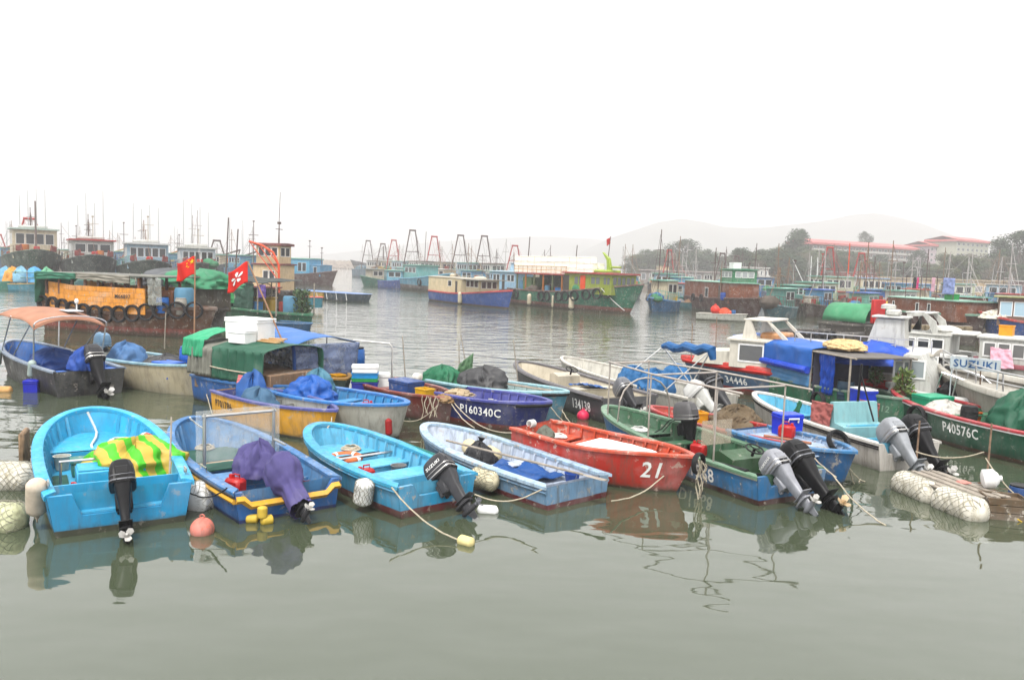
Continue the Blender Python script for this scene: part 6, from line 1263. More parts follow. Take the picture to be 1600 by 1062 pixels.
for i, t in enumerate((.06, .10, .35, .40, .50, .55, .62, .70, .77, .83)):
    zz = b.sheer(t) - .55; p_ = b.pt(t, zz, -1, .15); q_ = b.pt(t + .01, zz, -1, .15)
    tyre(b.M @ Matrix.Translation(p_) @ Matrix.Rotation(math.atan2(q_.y - p_.y, q_.x - p_.x), 4, 'Z') @ Matrix.Rotation(PI / 2, 4, 'X'), 'tyre fender in the row on the green fishing boat', 'tyres along the green fishing boat', .55)
for i, t in enumerate((.24, .45, .60)):
    float_log('fender', ['long pale fender by the green boat stern', 'thin pale fender amidships on the green boat', 'fat pale fender under the lime wheelhouse'][i], b.M @ Matrix.Translation(b.pt(t, .7, -1, .15)) @ Matrix.Rotation(PI / 2, 4, 'Y'), 1.3, (.26, .12, .3)[i], CREAMP, net=False, seed=70 + i)
x = MB(); x.tube([(.24 * b.L, 0, 5.6), (.25 * b.L, 0, 7.6)], .04, 5); b.part('flag_staff', x, GREYG); sheet('fl', '', '', [(.25 * b.L, 0, 7.5), (.22 * b.L, 0, 7.3), (.225 * b.L, 0, 6.6), (.25 * b.L, 0, 6.9)], fabric(C(205, 60, 60, .5)), 0, .05, parent=b.root).name = 'small_flag'
dress(gf, 71, 16, False, 0)
for bb_ in (gh, bo_): dress(bb_, 72, 10, False, 0)
rope('rope from the lime wheelhouse down to the green stem', b.M @ Vector((.30 * b.L, -1.9, 2.4)), b.M @ Vector((.40 * b.L, -.5, .3)), .1, .04, ROPEW)
# ------------------------------------------------------------------ right side: cabin boats and wooden boats
BRW = paint(C(140, 78, 48, .5), .7, .9, planks=1.6, grime=(.05, .025, .015, 1)); BRWB = C(90, 50, 42, .5)
b = fboat('brown wooden boat with green wheelhouse and long plank cabin', Vector((*G(1192, 498, 0).xy, 0)), Vector((*G(1088, 481, 0).xy, 0)), 4.2, 2.0, 1.5, BRWB, C(80, 40, 42, .5), .5, 1.6, C(85, 50, 40, .5), rake=2.0)
cabin(b, -.5 * b.L, .24 * b.L, 1.6, 1.2, 3.3, BRW, paint(C(150, 205, 180, .55)), (('s', 1, .50, .58, .2, .7),), over=.15, rt=.08, win_mat=DARKW, door=('s', .82, .8, .85))
cabin(b, .06 * b.L, .24 * b.L, 1.3, 3.4, 4.7, paint(C(40, 130, 85, .52)), paint(C(60, 150, 110, .52)), (('s', 3, .08, .95, .4, .85), ('f', 3, .1, .9, .4, .85)), name='wheelhouse', over=.15, win_mat=glass((.25, .27, .27, 1))); crate('roof_box', 'white box on the green wheelhouse roof', b.w(.1 * b.L, 0, 4.85), (1.2, .9, .6), WHITE, cat='box', open_top=False)
drum('barrel', 'blue drum on the brown wooden boat side deck', b.w(.18 * b.L, -1.7, 1.5), .35, .8, plain(C(40, 85, 170, .5), .5)); mast(b, .13 * b.L, -1.7, 1.5, 5.6, .06)
for t in (.25, .40): tyre(b.M @ Matrix.Translation(b.pt(t, 1.5, -1, .12)) @ Matrix.Rotation(PI / 2, 4, 'X'), 'tyre fender on the brown plank cabin boat', 'tyres on the brown wooden boat', .42)
b = openboat('long low white skiff carrying red floats', Vector((*G(1168, 496, .4).xy, 0)), Vector((*G(1090, 490, .5).xy, 0)), 1.7, .7, .6, C(205, 205, 195, .55), C(150, 140, 120, .5), C(215, 210, 200, .55), (.08, .06, .05, 1), .06, floor=.3, thw=(.4,), rib=0, q=.9, p=1.8)
buoy('round_buoy', 'big red round float on the long white skiff', b.w(-.14 * b.L, -.2, .95).translation, .42, plain(C(235, 70, 50, .6), .5)); lump('float_heap', 'orange-red cloth heap next to the big red float', 'cloth', b.w(.05 * b.L, 0, .5), (1.2, .9, .6), fabric(C(220, 95, 70, .55)), 160)
drum('canister', 'small blue canister on the white skiff', b.w(.22 * b.L, 0, .5), .2, .5, plain(C(60, 110, 170, .5), .5), cat='canister')
b = openboat('low teal and grey work raft heaped with nets', P(1094, 92), P(1026, 98), 2.2, .8, .7, C(70, 130, 140, .5), C(130, 120, 105, .5), C(170, 155, 140, .5), None, floor=.5, thw=(), rib=0, q=.5)
for k in range(4): lump('net_heap', ['tan', 'white', 'grey', 'brown'][k] + ' net heap on the low teal work raft', 'net', b.w((-.35 + .22 * k) * b.L, 0, .6), (1.2, 1.1, .5), fabric((C(185, 165, 135, .5), C(215, 210, 200, .5), C(130, 130, 130, .5), C(140, 110, 85, .5))[k], .9, .8, 9), 170 + k, nu=20, nv=8)
def sideboat(lb, p0, Y0, p1, Y1, B, zb, zs, hc, boot, cabs, roofc, n=3, mh=0, gm=None, extra=None, wm=None):
    b = fboat(lb, P(p0, Y0), P(p1, Y1), B, zb, zs, hc, boot, .4, 1.2)
    for (u0, u1, h0, h1, cm) in cabs: cabin(b, u0 * b.L, u1 * b.L, B * .36, h0, h1, cm, roofc, (('s', n, .08, .92, .45, .85), ('p', n, .08, .92, .45, .85), ('f', 3, .1, .9, .45, .85)), over=.25, rt=.09, win_mat=wm or DARKW)
    if mh: mast(b, .1 * b.L, 0, zs, mh, .07, gm or GREYG, .5)
    dress(b, len(lb) * 7 + int(p0), 12, True, 2, zs + 2)
    for k in range(2): whip(b, rnd.uniform(-2, 2), 0, zs + 1, rnd.uniform(2.5, 5), rnd.uniform(-.4, .4))
    for k, q_ in enumerate((((-.36 * b.L, .2, zs + .3), (1.2, 1.0, .8)), ((.3 * b.L, -.2, zs + .25), (.9, .8, .7)))): x = MB(); x.box(*q_, bev=.05); b.part('deck_locker', x, (SKYB, BRW, MINT, WHP)[(len(lb) + k) % 4])
    return b
CRT = paint(C(205, 210, 180, .55), wear=.5); TEALM = paint(C(85, 155, 145, .52)); BLUM = paint(C(90, 140, 195, .52))
sideboat('grey-bottomed trawler bow touching the green fishing boat', 1022, 98, 1060, 118, 4, 2.9, 2.0, C(110, 100, 100, .5), C(95, 70, 65, .5), ((-.3, .1, 1.8, 4.0, PBLUE),), MINT)
sideboat('grey boat with sky-blue panels between trawler and brown boat', 1040, 106, 1100, 108, 3.6, 2.4, 1.7, C(110, 112, 115, .5), None, ((-.1, .42, 1.6, 3.6, paint(C(100, 175, 215, .54))),), MINT, 0)
b = sideboat('dark grey long hull with mint rail and cream cabins', 1200, 88, 1300, 92, 4, 1.9, 1.6, C(85, 80, 80, .5), C(60, 50, 48, .5), ((-.45, -.1, 1.6, 3.6, CRT), (.0, .25, 1.5, 3.2, TEALM)), MINT, 3, 6)
sideboat('blue hull with pale green two-windowed house and red boom', 1252, 108, 1330, 112, 4, 2.2, 1.8, C(70, 100, 150, .5), None, ((-.4, .2, 1.8, 4.4, CRT),), MINT, 4, 7.5, REDG)
sideboat('teal trawler with cream wheelhouse before the brick shed', 1320, 120, 1400, 118, 4.2, 2.4, 2.0, C(90, 150, 160, .5), None, ((-.35, .2, 2.0, 4.4, CREAMP),), paint(C(110, 155, 195, .52)), 4, 7, GREYG)
sideboat('faded blue trawler with grey roof amid the crowded berths', 1140, 118, 1215, 122, 4, 2.3, 1.9, C(85, 110, 145, .5), None, ((-.3, .25, 1.9, 4.0, BLUM),), paint(C(150, 150, 150, .5)), 3, 6)
sideboat('pale green fishing boat with washing rails in crowded berths', 1385, 100, 1450, 104, 3.8, 2.2, 1.8, C(60, 110, 100, .5), None, ((-.4, .3, 1.8, 3.8, paint(C(110, 180, 215, .54))),), BLUM, 3, 6.5)
sideboat('rust-red fishing boat deep in the crowded berths', 1452, 112, 1530, 110, 4, 2.4, 1.9, C(140, 75, 60, .5), None, ((-.4, .2, 1.9, 4.0, CRT),), TEALM, 3, 6)
sideboat('sky-blue cabin boat before the long beige building', 1530, 116, 1610, 112, 4, 2.3, 1.9, C(80, 120, 170, .5), None, ((-.35, .3, 1.9, 4.1, PBLUE),), paint(C(175, 175, 170, .5)), 3, 6)
sideboat('distant blue-grey trawler under the white house', 1120, 150, 1190, 156, 4.6, 2.8, 2.2, C(110, 125, 140, .5), None, ((-.3, .2, 2.2, 4.6, WHP),), paint(C(160, 160, 160, .5)), 4, 8)
for i, (px, Y, zt_, gm, lb) in enumerate(((1128, 160, 8.6, GREYG, 'dark trawl gantry boat under the tall trees'), (1150, 162, 8.2, GREYG, 'twin dark gantry boat beside the white house'), (1045, 165, 9, REDG, 'red mast trawler before the low sheds'), (1295, 135, 9.5, REDG, 'trawler with red lattice mast before the hill'), (1345, 138, 8.8, REDG, 'trawler with red A-frame before the brick shed'))):
    b = fboat(lb, P(px + 22, Y - 4), P(px - 22, Y + 4), 4.6, 2.8, 2.2, (C(95, 100, 105, .5), C(90, 110, 120, .5))[i % 2], None, .4, .6); gantry(b, 0, 3.6, 2.2, zt_, gm); cabin(b, -.4 * b.L, -.05 * b.L, 1.7, 2.1, 4.4, (WHP, CREAMP)[i % 2], paint(C(170, 165, 160, .5)), (('s', 3, .1, .9, .5, .85),), win_mat=DARKW); dress(b, 130 + i, 10, True, 2)
for i, (px, py, Y, lb, mt) in enumerate(((1239, 406, 105, 'white slanting derrick pole over the crowded berths', WHITE), (1268, 400, 110, 'white whip pole by the slanting derrick', WHITE), (1328, 380, 112, 'tall orange and pink striped mast', ORM), (1278, 402, 112, 'thin white pole by the pale green house', WHITE))):
    t = AT(px, py, Y); pole('signal_mast', lb, (t.x + (2.4 if i == 0 else .1), Y, 2), t, .09 if i == 2 else .06, mt, 'mast', 'masts over the crowded berths')
CROWD = [(1035, 84, C(55, 120, 170, .5), CREAMP, MINT, 'small blue boat at the low raft of nets'), (1075, 100, C(70, 150, 150, .5), PBLUE, REDM, 'teal boat with red roof among the berths'), (1125, 92, C(190, 190, 180, .55), WHP, BLUM, 'white-hulled boat with blue roof among the berths'), (1170, 104, C(40, 110, 90, .5), CREAMP, TEALM, 'dark green boat behind the green wheelhouse'), (1218, 78, C(60, 110, 120, .5), TEALM, MINT, 'teal skiff with mint shelter off the dark hull'), (1240, 98, C(45, 90, 170, .5), WHP, BLUM, 'bright blue boat with white house by the mint rail'), (1278, 84, C(80, 60, 50, .5), SKYB, paint(C(60, 110, 200, .54)), 'brown boat under a vivid blue awning'), (1316, 92, C(175, 60, 45, .52), CREAMP, REDM, 'red boat with cream house and red roof in the crowd'), (1348, 80, C(40, 130, 120, .5), MINT, paint(C(60, 110, 190, .54)), 'sea-green boat with blue roof before the crowd'), (1372, 94, C(50, 100, 175, .5), paint(C(70, 130, 205, .54)), BLUM, 'boat wholly wrapped in blue sheeting'), (1405, 84, C(190, 185, 175, .55), WHP, MINT, 'pale boat with mint roof before the sky-blue one'), (1440, 92, C(60, 125, 95, .5), CREAMP, paint(C(200, 90, 60, .54)), 'green boat with orange roof in the crowd'), (1490, 88, C(45, 95, 165, .5), PBLUE, paint(C(205, 205, 200, .55)), 'blue boat with grey-white roof behind the washing'), (1530, 80, C(140, 70, 50, .5), BRW, MINT, 'brown boat with plank house behind the washing'), (1565, 92, C(55, 135, 150, .5), SKYB, BLUM, 'turquoise boat with sky-blue house at the beige building'), (1590, 76, C(175, 55, 45, .52), WHP, REDM, 'red boat with white house at the end of the crowd')]
for k, (px, Y, hc, cm, rm, lb) in enumerate(CROWD):
    w_ = rnd.uniform(15, 24); sg = 1 if k % 2 else -1
    b = fboat(lb, P(px + sg * w_, Y - 2), P(px - sg * w_, Y + 2), 2.6, 1.5, 1.1, hc, None, .2, 1.4); h_ = rnd.uniform(2.6, 3.3)
    cabin(b, -.38 * b.L, .12 * b.L, .95, 1.0, h_, cm, rm, (('s', 2, .1, .9, .45, .85), ('p', 2, .1, .9, .45, .85)), over=.3, rt=.08, win_mat=DARKW); dress(b, 300 + k, 10, True, 2, h_)
    lump('tarp', '', '', TR((.25 * b.L, 0, 1.2)), (1.6, 1.3, .8), fabric(GEARC[(k * 3) % 8], .6, .4, 4), 300 + k, 7, .14, parent=b.root, nu=20, nv=8).name = 'tarp_heap'
# second brown boat with washing, blue hull
b = fboat('long brown plank houseboat with mint deck edge and washing lines', P(1548, 55), P(1418, 66), 4, 1.9, 1.7, BRWB, C(110, 45, 40, .5), .6, 1.6, C(120, 160, 140, .5))
cabin(b, -.48 * b.L, .40 * b.L, 1.6, 1.3, 2.75, BRW, paint(C(150, 195, 175, .55)), (('s', 1, .08, .12, .35, .8), ('s', 1, .45, .5, .2, .8), ('s', 1, .62, .67, .2, .8)), over=.12, rt=.07, win_mat=DARKW)
x = MB()
for k in range(4): x.tube([(-.3 * b.L + k * .2 * b.L, -1.2, 2.8), (-.3 * b.L + k * .2 * b.L, -1.2, 4.6)], .035, 5)
x.tube([(-.3 * b.L, -1.2, 4.5), (.3 * b.L, -1.2, 4.45)], .02, 4); b.part('washing_line', x, GREYG)
for k, (u, w_, h_, cc, lb) in enumerate(((-.20, .5, .9, (.02, .02, .025, 1), 'black garment on the houseboat washing line'), (-.15, .3, .9, C(225, 90, 140, .55), 'pink garment next to the black one on the line'), (.04, .5, 1.1, C(235, 190, 205, .58), 'pink and white shirt on the washing line'), (.18, 1.5, 1.2, C(160, 175, 225, .58), 'large lilac sheet drying on the houseboat'))):
    sheet('laundry', lb, 'clothing', [b.M @ Vector(p) for p in ((u * b.L, -1.25, 4.45), (u * b.L + w_, -1.25, 4.43), (u * b.L + w_, -1.3, 4.45 - h_), (u * b.L, -1.3, 4.45 - h_))], fabric(cc), 0, .06, 3, group='washing on the brown houseboat', ripple=.03)
crate('crate', 'green crate on the brown houseboat roof', b.w(.24 * b.L, -.9, 2.85), (.9, .6, .45), plain(C(40, 150, 75, .55), .5), slots=4)
for k in range(8):
    o = drum('pot_float', 'round metal pot in the row before the brown houseboat', TR(P(1432 + k * 12.5, 52) + Vector((0, 0, .85)), 0), .30, .4, plain(C(150, 135, 110, .5), .5, .3), 'row of metal pots before the brown houseboat', lid=GREYWOOD, cat='pot')
b = openboat('narrow dark float walkway carrying the row of metal pots', P(1540, 51.6), P(1418, 53.4), 1.8, .9, .85, C(75, 60, 50, .5), C(90, 75, 60, .5), C(90, 70, 55, .5), None, floor=.78, thw=(), rib=0, q=.4)
b = fboat('blue-bowed wooden boat with red rail and pale cabin', P(1535, 56), P(1680, 53), 3.6, 2.1, 1.5, C(45, 90, 165, .5), C(110, 45, 40, .5), .5, 1.4, C(175, 50, 45, .52), rake=1.2)
cabin(b, -.4 * b.L, .28 * b.L, 1.3, 1.3, 3.2, paint(C(130, 100, 85, .5)), paint(C(150, 150, 90, .5)), (('p', 3, .3, .98, .35, .85),), over=.3, win_mat=glass((.3, .42, .5, 1))); lump('float_cluster', 'white floats bunched on the blue-bowed boat', 'float', b.w(.3 * b.L, .9, 1.7), (1.3, .8, .6), FOAM, 181, 12, .3)
b = fboat('grey lighter with mint tarp tunnel on deck', P(1395, 52), P(1302, 56), 3, 1.1, 1.0, C(90, 85, 80, .5), None, .3, 1.2)
x = MB(); x.loft([[Vector((xx * b.L, 1.3 * math.cos(k * PI / 10), 1.2 + 1.25 * math.sin(k * PI / 10))) for k in range(11)] for xx in (-.42, -.2, .05, .32)], closed=False); solid(x.obj('tarp_tunnel', fabric(C(75, 155, 110, .54), .6, .2, 3), b.root, None, ang=80), .02)
x = MB(); x.box((.36 * b.L, -.3, 2.0), (.3, 1.2, 1.6), bev=.05); b.part('red_panel', x, plain(C(205, 50, 40, .55), .6))
b = fboat('low dark tug with a row of tyres on its bow', P(1222, 43), P(1330, 46), 2.8, 1.1, 1.0, (.04, .035, .033, 1), None, .3, 1.2)
for k in range(7): tyre(b.M @ Matrix.Translation(b.pt(.97 - .07 * k, .85, 1, .10)) @ Matrix.Rotation(PI / 2, 4, 'X') @ Matrix.Scale(1, 4), 'tyre on the bow of the low dark tug', 'tyres on the dark tug bow', .34)

# white cabin cruiser 34446
b = fboat('white cabin cruiser 34446 with blue-grey hull and red stripes', (1066, 557), (1500, 602), 2.9, 1.0, .95, C(88, 118, 150, .5), C(165, 45, 42, .52), .20, 0, C(205, 60, 45, .54), C(215, 210, 200, .5), name='cabin_cruiser', cat='boat', wear=.4, q=.9, p=1.7, rake=1.0, bflare=.25)
b.rail(plain(C(205, 55, 40, .55), .5), -.10, .09, 'red_rubbing_strake', out=.0)
b.text('34446', .805, .34, .23, 1, WLET, font_w=1.05)
CRW = paint(C(232, 226, 212, .58), wear=.3)
cabin(b, -.42 * b.L, .26 * b.L, 1.12, .95, 1.85, CRW, CRW, (('p', 1, .80, .96, .25, .88), ('p', 2, .45, .72, .3, .85), ('p', 2, .15, .4, .3, .85)), over=.1, rt=.06, win_mat=glass((.10, .10, .10, 1)))
x = MB(); x.prism([(.26 * b.L, .95), (.42 * b.L, .95), (.40 * b.L, 1.35), (.26 * b.L, 1.45)], -.85, .85); b.part('fore_cabin', x, CRW)
x = MB()
for sy in (1, -1):
    x.prism([(.22 * b.L, 1.9), (.16 * b.L, 1.9), (.19 * b.L, 2.55), (.21 * b.L, 2.55)], sy * .95 - .05, sy * .95 + .05); x.prism([(.04 * b.L, 1.9), (.06 * b.L, 1.9), (.13 * b.L, 2.55), (.12 * b.L, 2.55)], sy * .95 - .05, sy * .95 + .05)
x.box((.165 * b.L, 0, 2.57), (.95, 2.0, .07), bev=.02); b.part('flybridge_arch', x, CRW)
x = MB(); x.box((.12 * b.L, 0, 2.02), (.8, 1.3, .25), bev=.06); b.part('seat', x, paint(C(220, 160, 110, .54)))
x = MB(); x.prism([(-.20 * b.L, 1.9), (-.33 * b.L, 1.9), (-.32 * b.L, 2.85), (-.23 * b.L, 2.85)], -.4, .4); x.box((-.275 * b.L, 0, 2.91), (1.05, 1.0, .07), bev=.02); x.box((-.28 * b.L, .1, 3.05), (.4, .5, .2), bev=.05); x.lathe([(.22, 3.16), (.22, 3.27), (.1, 3.31)], 12, (-.26 * b.L, 0, 0)); b.part('radar_tower', x, WHP)
x = MB()
for k in range(9): x.tube([(-.42 * b.L + k * .055 * b.L, 1.15, 1.9), (-.42 * b.L + k * .055 * b.L, 1.15, 2.3)], .018, 5)
x.tube([(-.42 * b.L, 1.15, 2.3), (.02 * b.L, 1.15, 2.3)], .02, 5); x.tube([(-.42 * b.L, 1.15, 2.1), (.02 * b.L, 1.15, 2.1)], .015, 5); b.part('deck_rail', x, STEEL)
for i, (px, py, ty) in enumerate(((1080, 560, 505), (1118, 552, 495))):
    q = G(px, py, 1.0); pole('rod', ['thin rod at the stem of the white cruiser', 'thin reddish rod on the white cruiser foredeck'][i], q, AT(px + 2, ty, q.y), .018, RUSTY)
# white boats behind, blue and white speedboat, grey hull
b = fboat('white motor cruiser with swept flybridge arch', P(1395, 33), P(1530, 31), 2.8, 1.4, 1.2, C(215, 215, 212, .56), None, .2, 0, C(225, 225, 222, .57), C(215, 215, 210, .55), name='motor_cruiser', cat='boat', wear=.2)
cabin(b, -.3 * b.L, .3 * b.L, 1.0, 1.2, 1.95, WHP, WHP, (('p', 3, .1, .9, .3, .8),), over=.05, rt=.05)
x = MB()
for sy in (1, -1): x.prism([(.28 * b.L, 1.95), (.16 * b.L, 1.95), (.22 * b.L, 2.75), (.02 * b.L, 2.85), (-.12 * b.L, 2.5), (-.16 * b.L, 1.95), (-.1 * b.L, 1.95), (-.04 * b.L, 2.4), (.03 * b.L, 2.7), (.17 * b.L, 2.65)], sy * .9 - .06, sy * .9 + .06)
x.box((.1 * b.L, 0, 2.8), (.9, 1.8, .07), bev=.03); b.part('flybridge_arch', x, WHP)
x = MB(); x.box((-.28 * b.L, 0, 2.05), (1.8, 1.5, .18), bev=.08); x.ball((-.2 * b.L, .3, 2.15), (.6, .5, .2)); b.part('sun_deck', x, WHP)
b = fboat('blue and white speedboat with tall hinged windscreen and chrome rails', P(1400, 23.4), P(1580, 21.6), 2.4, .95, .85, C(50, 80, 160, .5), C(225, 225, 222, .55), .3, 0, C(225, 225, 222, .57), name='speedboat', cat='boat', wear=.3)
x = MB(); x.prism([(.42 * b.L, .85), (.02 * b.L, .85), (.06 * b.L, 1.35), (.16 * b.L, 1.95), (.30 * b.L, 1.95)], -.9, .9); cb = b.part('cabin', x, WHP)
for sy in (1, -1): window(cb, Matrix.Translation((.20 * b.L, sy * .905, 1.55)) @ Matrix.Rotation(PI if sy > 0 else 0, 4, 'Z'), .55, .5, glass((.22, .25, .26, 1)), WHITE); window(cb, Matrix.Translation((.31 * b.L, sy * .905, 1.5)) @ Matrix.Rotation(PI if sy > 0 else 0, 4, 'Z'), .4, .5, glass((.22, .25, .26, 1)), WHITE)
for sy in (1, -1): x = MB(); x.tube([(.0, sy * .95, .95), (-.05 * b.L, sy * 1.0, 1.55), (-.3 * b.L, sy * 1.0, 1.35), (-.45 * b.L, sy * .95, 1.0)], .022, 6); x.tube([(-.15 * b.L, sy * .95, .9), (-.18 * b.L, sy * 1.0, 1.45)], .02, 6); x.tube([(-.3 * b.L, sy * .95, .9), (-.3 * b.L, sy * 1.0, 1.35)], .02, 6); b.part('chrome_rail', x, STEEL)
x = MB(); x.box((-.32 * b.L, 1.06, 1.86), (1.2, .03, .34), bev=.01); x.tube([(-.32 * b.L + .55, 1.04, .9), (-.32 * b.L + .55, 1.04, 2.02)], .018, 6); x.tube([(-.32 * b.L - .55, 1.04, .9), (-.32 * b.L - .55, 1.04, 2.02)], .018, 6); o = b.part('name_board', x, paint(C(205, 215, 220, .55)))
flat_text('SUZUKI', .2, plain(C(40, 95, 150, .5), .5), b.root, Matrix.Translation((-.32 * b.L + .52, 1.082, 1.76)) @ Matrix.Rotation(PI, 4, 'Z') @ Matrix.Rotation(PI / 2, 4, 'X'), 'lettering')
lump('tarpaulin', 'bright blue tarp roof ahead of the hinged windscreen', 'tarpaulin', TR(Vector((P(1368, 24).x, 24, 1.5)), -.1), (2.4, 1.6, .6), fabric(C(40, 95, 205, .52), .5, .3, 4), 190, 5, .08, .5)
b = openboat('faded orange dinghy lying between the green boat and grey hull', P(1366, 27), P(1440, 26), 1.5, 1.1, 1.0, C(215, 85, 50, .54), C(180, 70, 45, .5), C(225, 100, 65, .55), None, floor=.7, thw=(), rib=0)
b = fboat('big pale grey hull with orange forefoot and tyre stack on its bow', (1463, 569), (1830, 655), 3.0, 1.55, 1.2, C(178, 172, 162, .54), C(190, 90, 40, .52), .25, 0, C(200, 196, 186, .55), C(190, 185, 175, .5), name='motor_boat', cat='boat', wear=.4, rake=1.5, q=.9, p=1.7); gb = b
for k in range(3): tyre(b.w(.50 * b.L - .12 * k, .05 - .15 * k, 1.5 - .1 * k, .3) @ Matrix.Rotation(1.35, 4, 'Y'), ['outer', 'middle', 'inner'][k] + ' tyre stacked over the pale grey bow', 'tyres on the pale grey bow', .30)
tyre(b.M @ Matrix.Translation(b.pt(.93, .75, 1, .1)) @ Matrix.Rotation(PI / 2, 4, 'X'), 'tyre hanging low at the orange forefoot', None, .30)
x = MB()
for k in range(5):
    t = .93 - .16 * k; a = b.plan(t, .15, b.sheer(t), 1); x.tube([a, a + Vector((0, .05, .55))], .022, 6)
    if k: x.tube([pp, a + Vector((0, .05, .55))], .022, 6); x.tube([pp - Vector((0, 0, .27)), a + Vector((0, .05, .28))], .016, 5)
    pp = a + Vector((0, .05, .55))
b.part('deck_rail', x, STEEL)
b = fboat('white cabin launch with pink cover and yellow box on the roof', P(1535, 30), P(1680, 28), 2.6, 1.2, 1.1, C(215, 212, 205, .56), C(150, 50, 60, .5), .5, 0, C(150, 60, 75, .52), name='cabin_launch', cat='boat', wear=.3)
cabin(b, -.3 * b.L, .38 * b.L, 1.0, 1.05, 2.05, WHP, WHP, (('p', 3, .25, .95, .35, .85),), over=.1, rt=.06, win_mat=glass((.12, .12, .12, 1))); crate('roof_box', 'orange-yellow box on the white cabin launch roof', b.w(.15 * b.L, .2, 2.15), (.45, .4, .4), plain(C(245, 170, 30, .58), .5), cat='box')
sheet('tarpaulin', 'pale pink cover draped on the white cabin launch', 'tarpaulin', [b.M @ Vector(p) for p in ((.02 * b.L, 1.15, 1.7), (.25 * b.L, 1.15, 1.75), (.2 * b.L, 1.5, 1.0), (-.05 * b.L, 1.45, 1.05))], fabric(C(232, 180, 195, .58)), 0, .08)
lump('rubber_bundle', 'black rubber bundle between the green boats', 'bundle', TR(G(1490, 625, .7)), (.7, .6, .5), RUBBER, 195, 8, .2)

# ------------------------------------------------------------------ the shore: land, buildings, trees
LAND = plain((.05, .06, .035, 1), .9, 0, .3, .15)
m = MB()
def land(u, v):
    px = lerp(960, 1900, u); Y = lerp(178, 520, v); p_ = P(px, Y); k = max(0, min(1, (px - 1130) / 120)) * max(0, min(1, (Y - 215) / 130)); k2 = max(0, min(1, (px - 1520) / 120)) * max(0, min(1, (Y - 200) / 80))
    dip = 1 - .25 * math.exp(-((px - 1430) / 70) ** 2)
    edge = min(1, u * 12) * min(1, (1 - v) * 6)
    return Vector((p_.x, Y, lerp(-.6, 1.3 + (9 * k * dip + 12 * k2) + noise.noise(Vector((p_.x * .03, Y * .03, 0))) * (1 + 2 * k), edge)))
m.grid(land, 70, 40); struct(m.obj('shore_ground', LAND, ang=80))
m = MB(); a, c = P(1000, 176), P(1800, 176); m.box(((a.x + c.x) / 2, 178, .55), (c.x - a.x, 3, 1.6), bev=.1); tag(m.obj('quay_wall', plain(C(160, 150, 140, .5), .9)), 'low concrete quay wall below the shore buildings', 'wall')
# trees: four crowns, copied
def tree_meshes(seed, pal):
    r = random.Random(seed); m = MB(); lobes = []
    for i in range(22):
        a = r.random() * 2 * PI; z = r.uniform(.14, .9); k = .34 * math.sqrt(max(.05, 1 - ((z - .45) / .52) ** 2)) * r.uniform(.35, 1.0); lobes.append((Vector((k * math.cos(a), k * math.sin(a), z)), r.uniform(.11, .19)))
    lobes.append((Vector((r.uniform(-.05, .05), 0, .92)), .09))
    for c_, R in lobes:
        for i in range(260):
            d_ = Vector((r.gauss(0, 1), r.gauss(0, 1), r.gauss(0, 1))).normalized(); p_ = c_ + d_ * R * (r.random() ** .4) * Vector((1, 1, .8)).length / 1.63
            n_ = (d_ + Vector((r.uniform(-.8, .8), r.uniform(-.8, .8), r.uniform(-.3, .9)))).normalized(); u_ = n_.cross(Vector((r.uniform(-1, 1), r.uniform(-1, 1), r.uniform(-1, 1)))).normalized(); w_ = n_.cross(u_); s_ = r.uniform(.012, .024)
            m.add([p_ - u_ * s_, p_ + w_ * s_ * .6, p_ + u_ * s_, p_ - w_ * s_ * .6], [(0, 1, 2, 3)], r.choice((0, 0, 1)))
    cr = m.mesh('crown', [plain(pal[0], .7, 0, .3, 2), plain(pal[1], .7, 0, .3, 2)], smooth=False)
    q = MB(); q.tube([(0, 0, -.05), (.01, 0, .2), (0, .01, .42), (.01, 0, .62)], [.028, .022, .016, .008], 7)
    for c_, R in lobes[:7]: q.tube([(0, 0, r.uniform(.22, .4)), c_ * .6 + Vector((0, 0, .12)), c_], [.012, .008, .003], 5)
    return cr, q.mesh('trunk', plain((.05, .04, .03, 1), .9))
TREES = [tree_meshes(1, ((.028, .052, .017, 1), (.046, .076, .024, 1))), tree_meshes(2, ((.022, .046, .018, 1), (.036, .066, .025, 1))), tree_meshes(3, ((.046, .066, .02, 1), (.07, .092, .03, 1))), tree_meshes(4, ((.085, .07, .04, 1), (.06, .06, .03, 1)))]
def tree(px, pt_, pb_, Y, kind, label, wide=1.0, group=None):
    top, bot = AT(px, pt_, Y), AT(px, pb_, Y); h = top.z - bot.z; root = link('tree', None)
    root.matrix_world = Matrix.Translation((bot.x, Y, bot.z - .3)) @ Matrix.Rotation(rnd.random() * 6.28, 4, 'Z') @ Matrix.Diagonal((h * wide, h * wide, h, 1))
    cr, tk = TREES[kind]; link('crown', cr, root); link('trunk', tk, root); return tag(root, label, 'tree', group)
tree(1012, 388, 428, 300, 0, 'small grey-green tree by the low cream house', 1.5); tree(1068, 372, 430, 310, 1, 'big round dark tree over the low sheds', 1.5); tree(1110, 395, 430, 300, 1, 'middling tree beside the big round dark tree', 1.2)
tree(1247, 356, 425, 265, 1, 'tall feathery tree at the end of the long red-roofed block', 1.2); tree(1349, 361, 400, 420, 1, 'dark tree rising behind the long red roof', 1.0); tree(1372, 396, 440, 270, 1, 'broad dark tree before the long red-roofed block', 1.3); tree(1432, 388, 438, 275, 1, 'dark tree between the long block and the flats', .9)
tree(1215, 385, 430, 255, 2, 'light olive tree below the tall feathery tree', 1.1); tree(1295, 382, 432, 258, 3, 'bare brownish tree before the long red-roofed block', 1.1); tree(1517, 462, 478, 168, 0, 'round bush before the beige building', 1.6)
tree(1590, 358, 432, 225, 1, 'tall dark tree at the top of the wooded slope', 1.4); tree(1555, 372, 430, 235, 0, 'tree beside the flats on the wooded slope', .8)
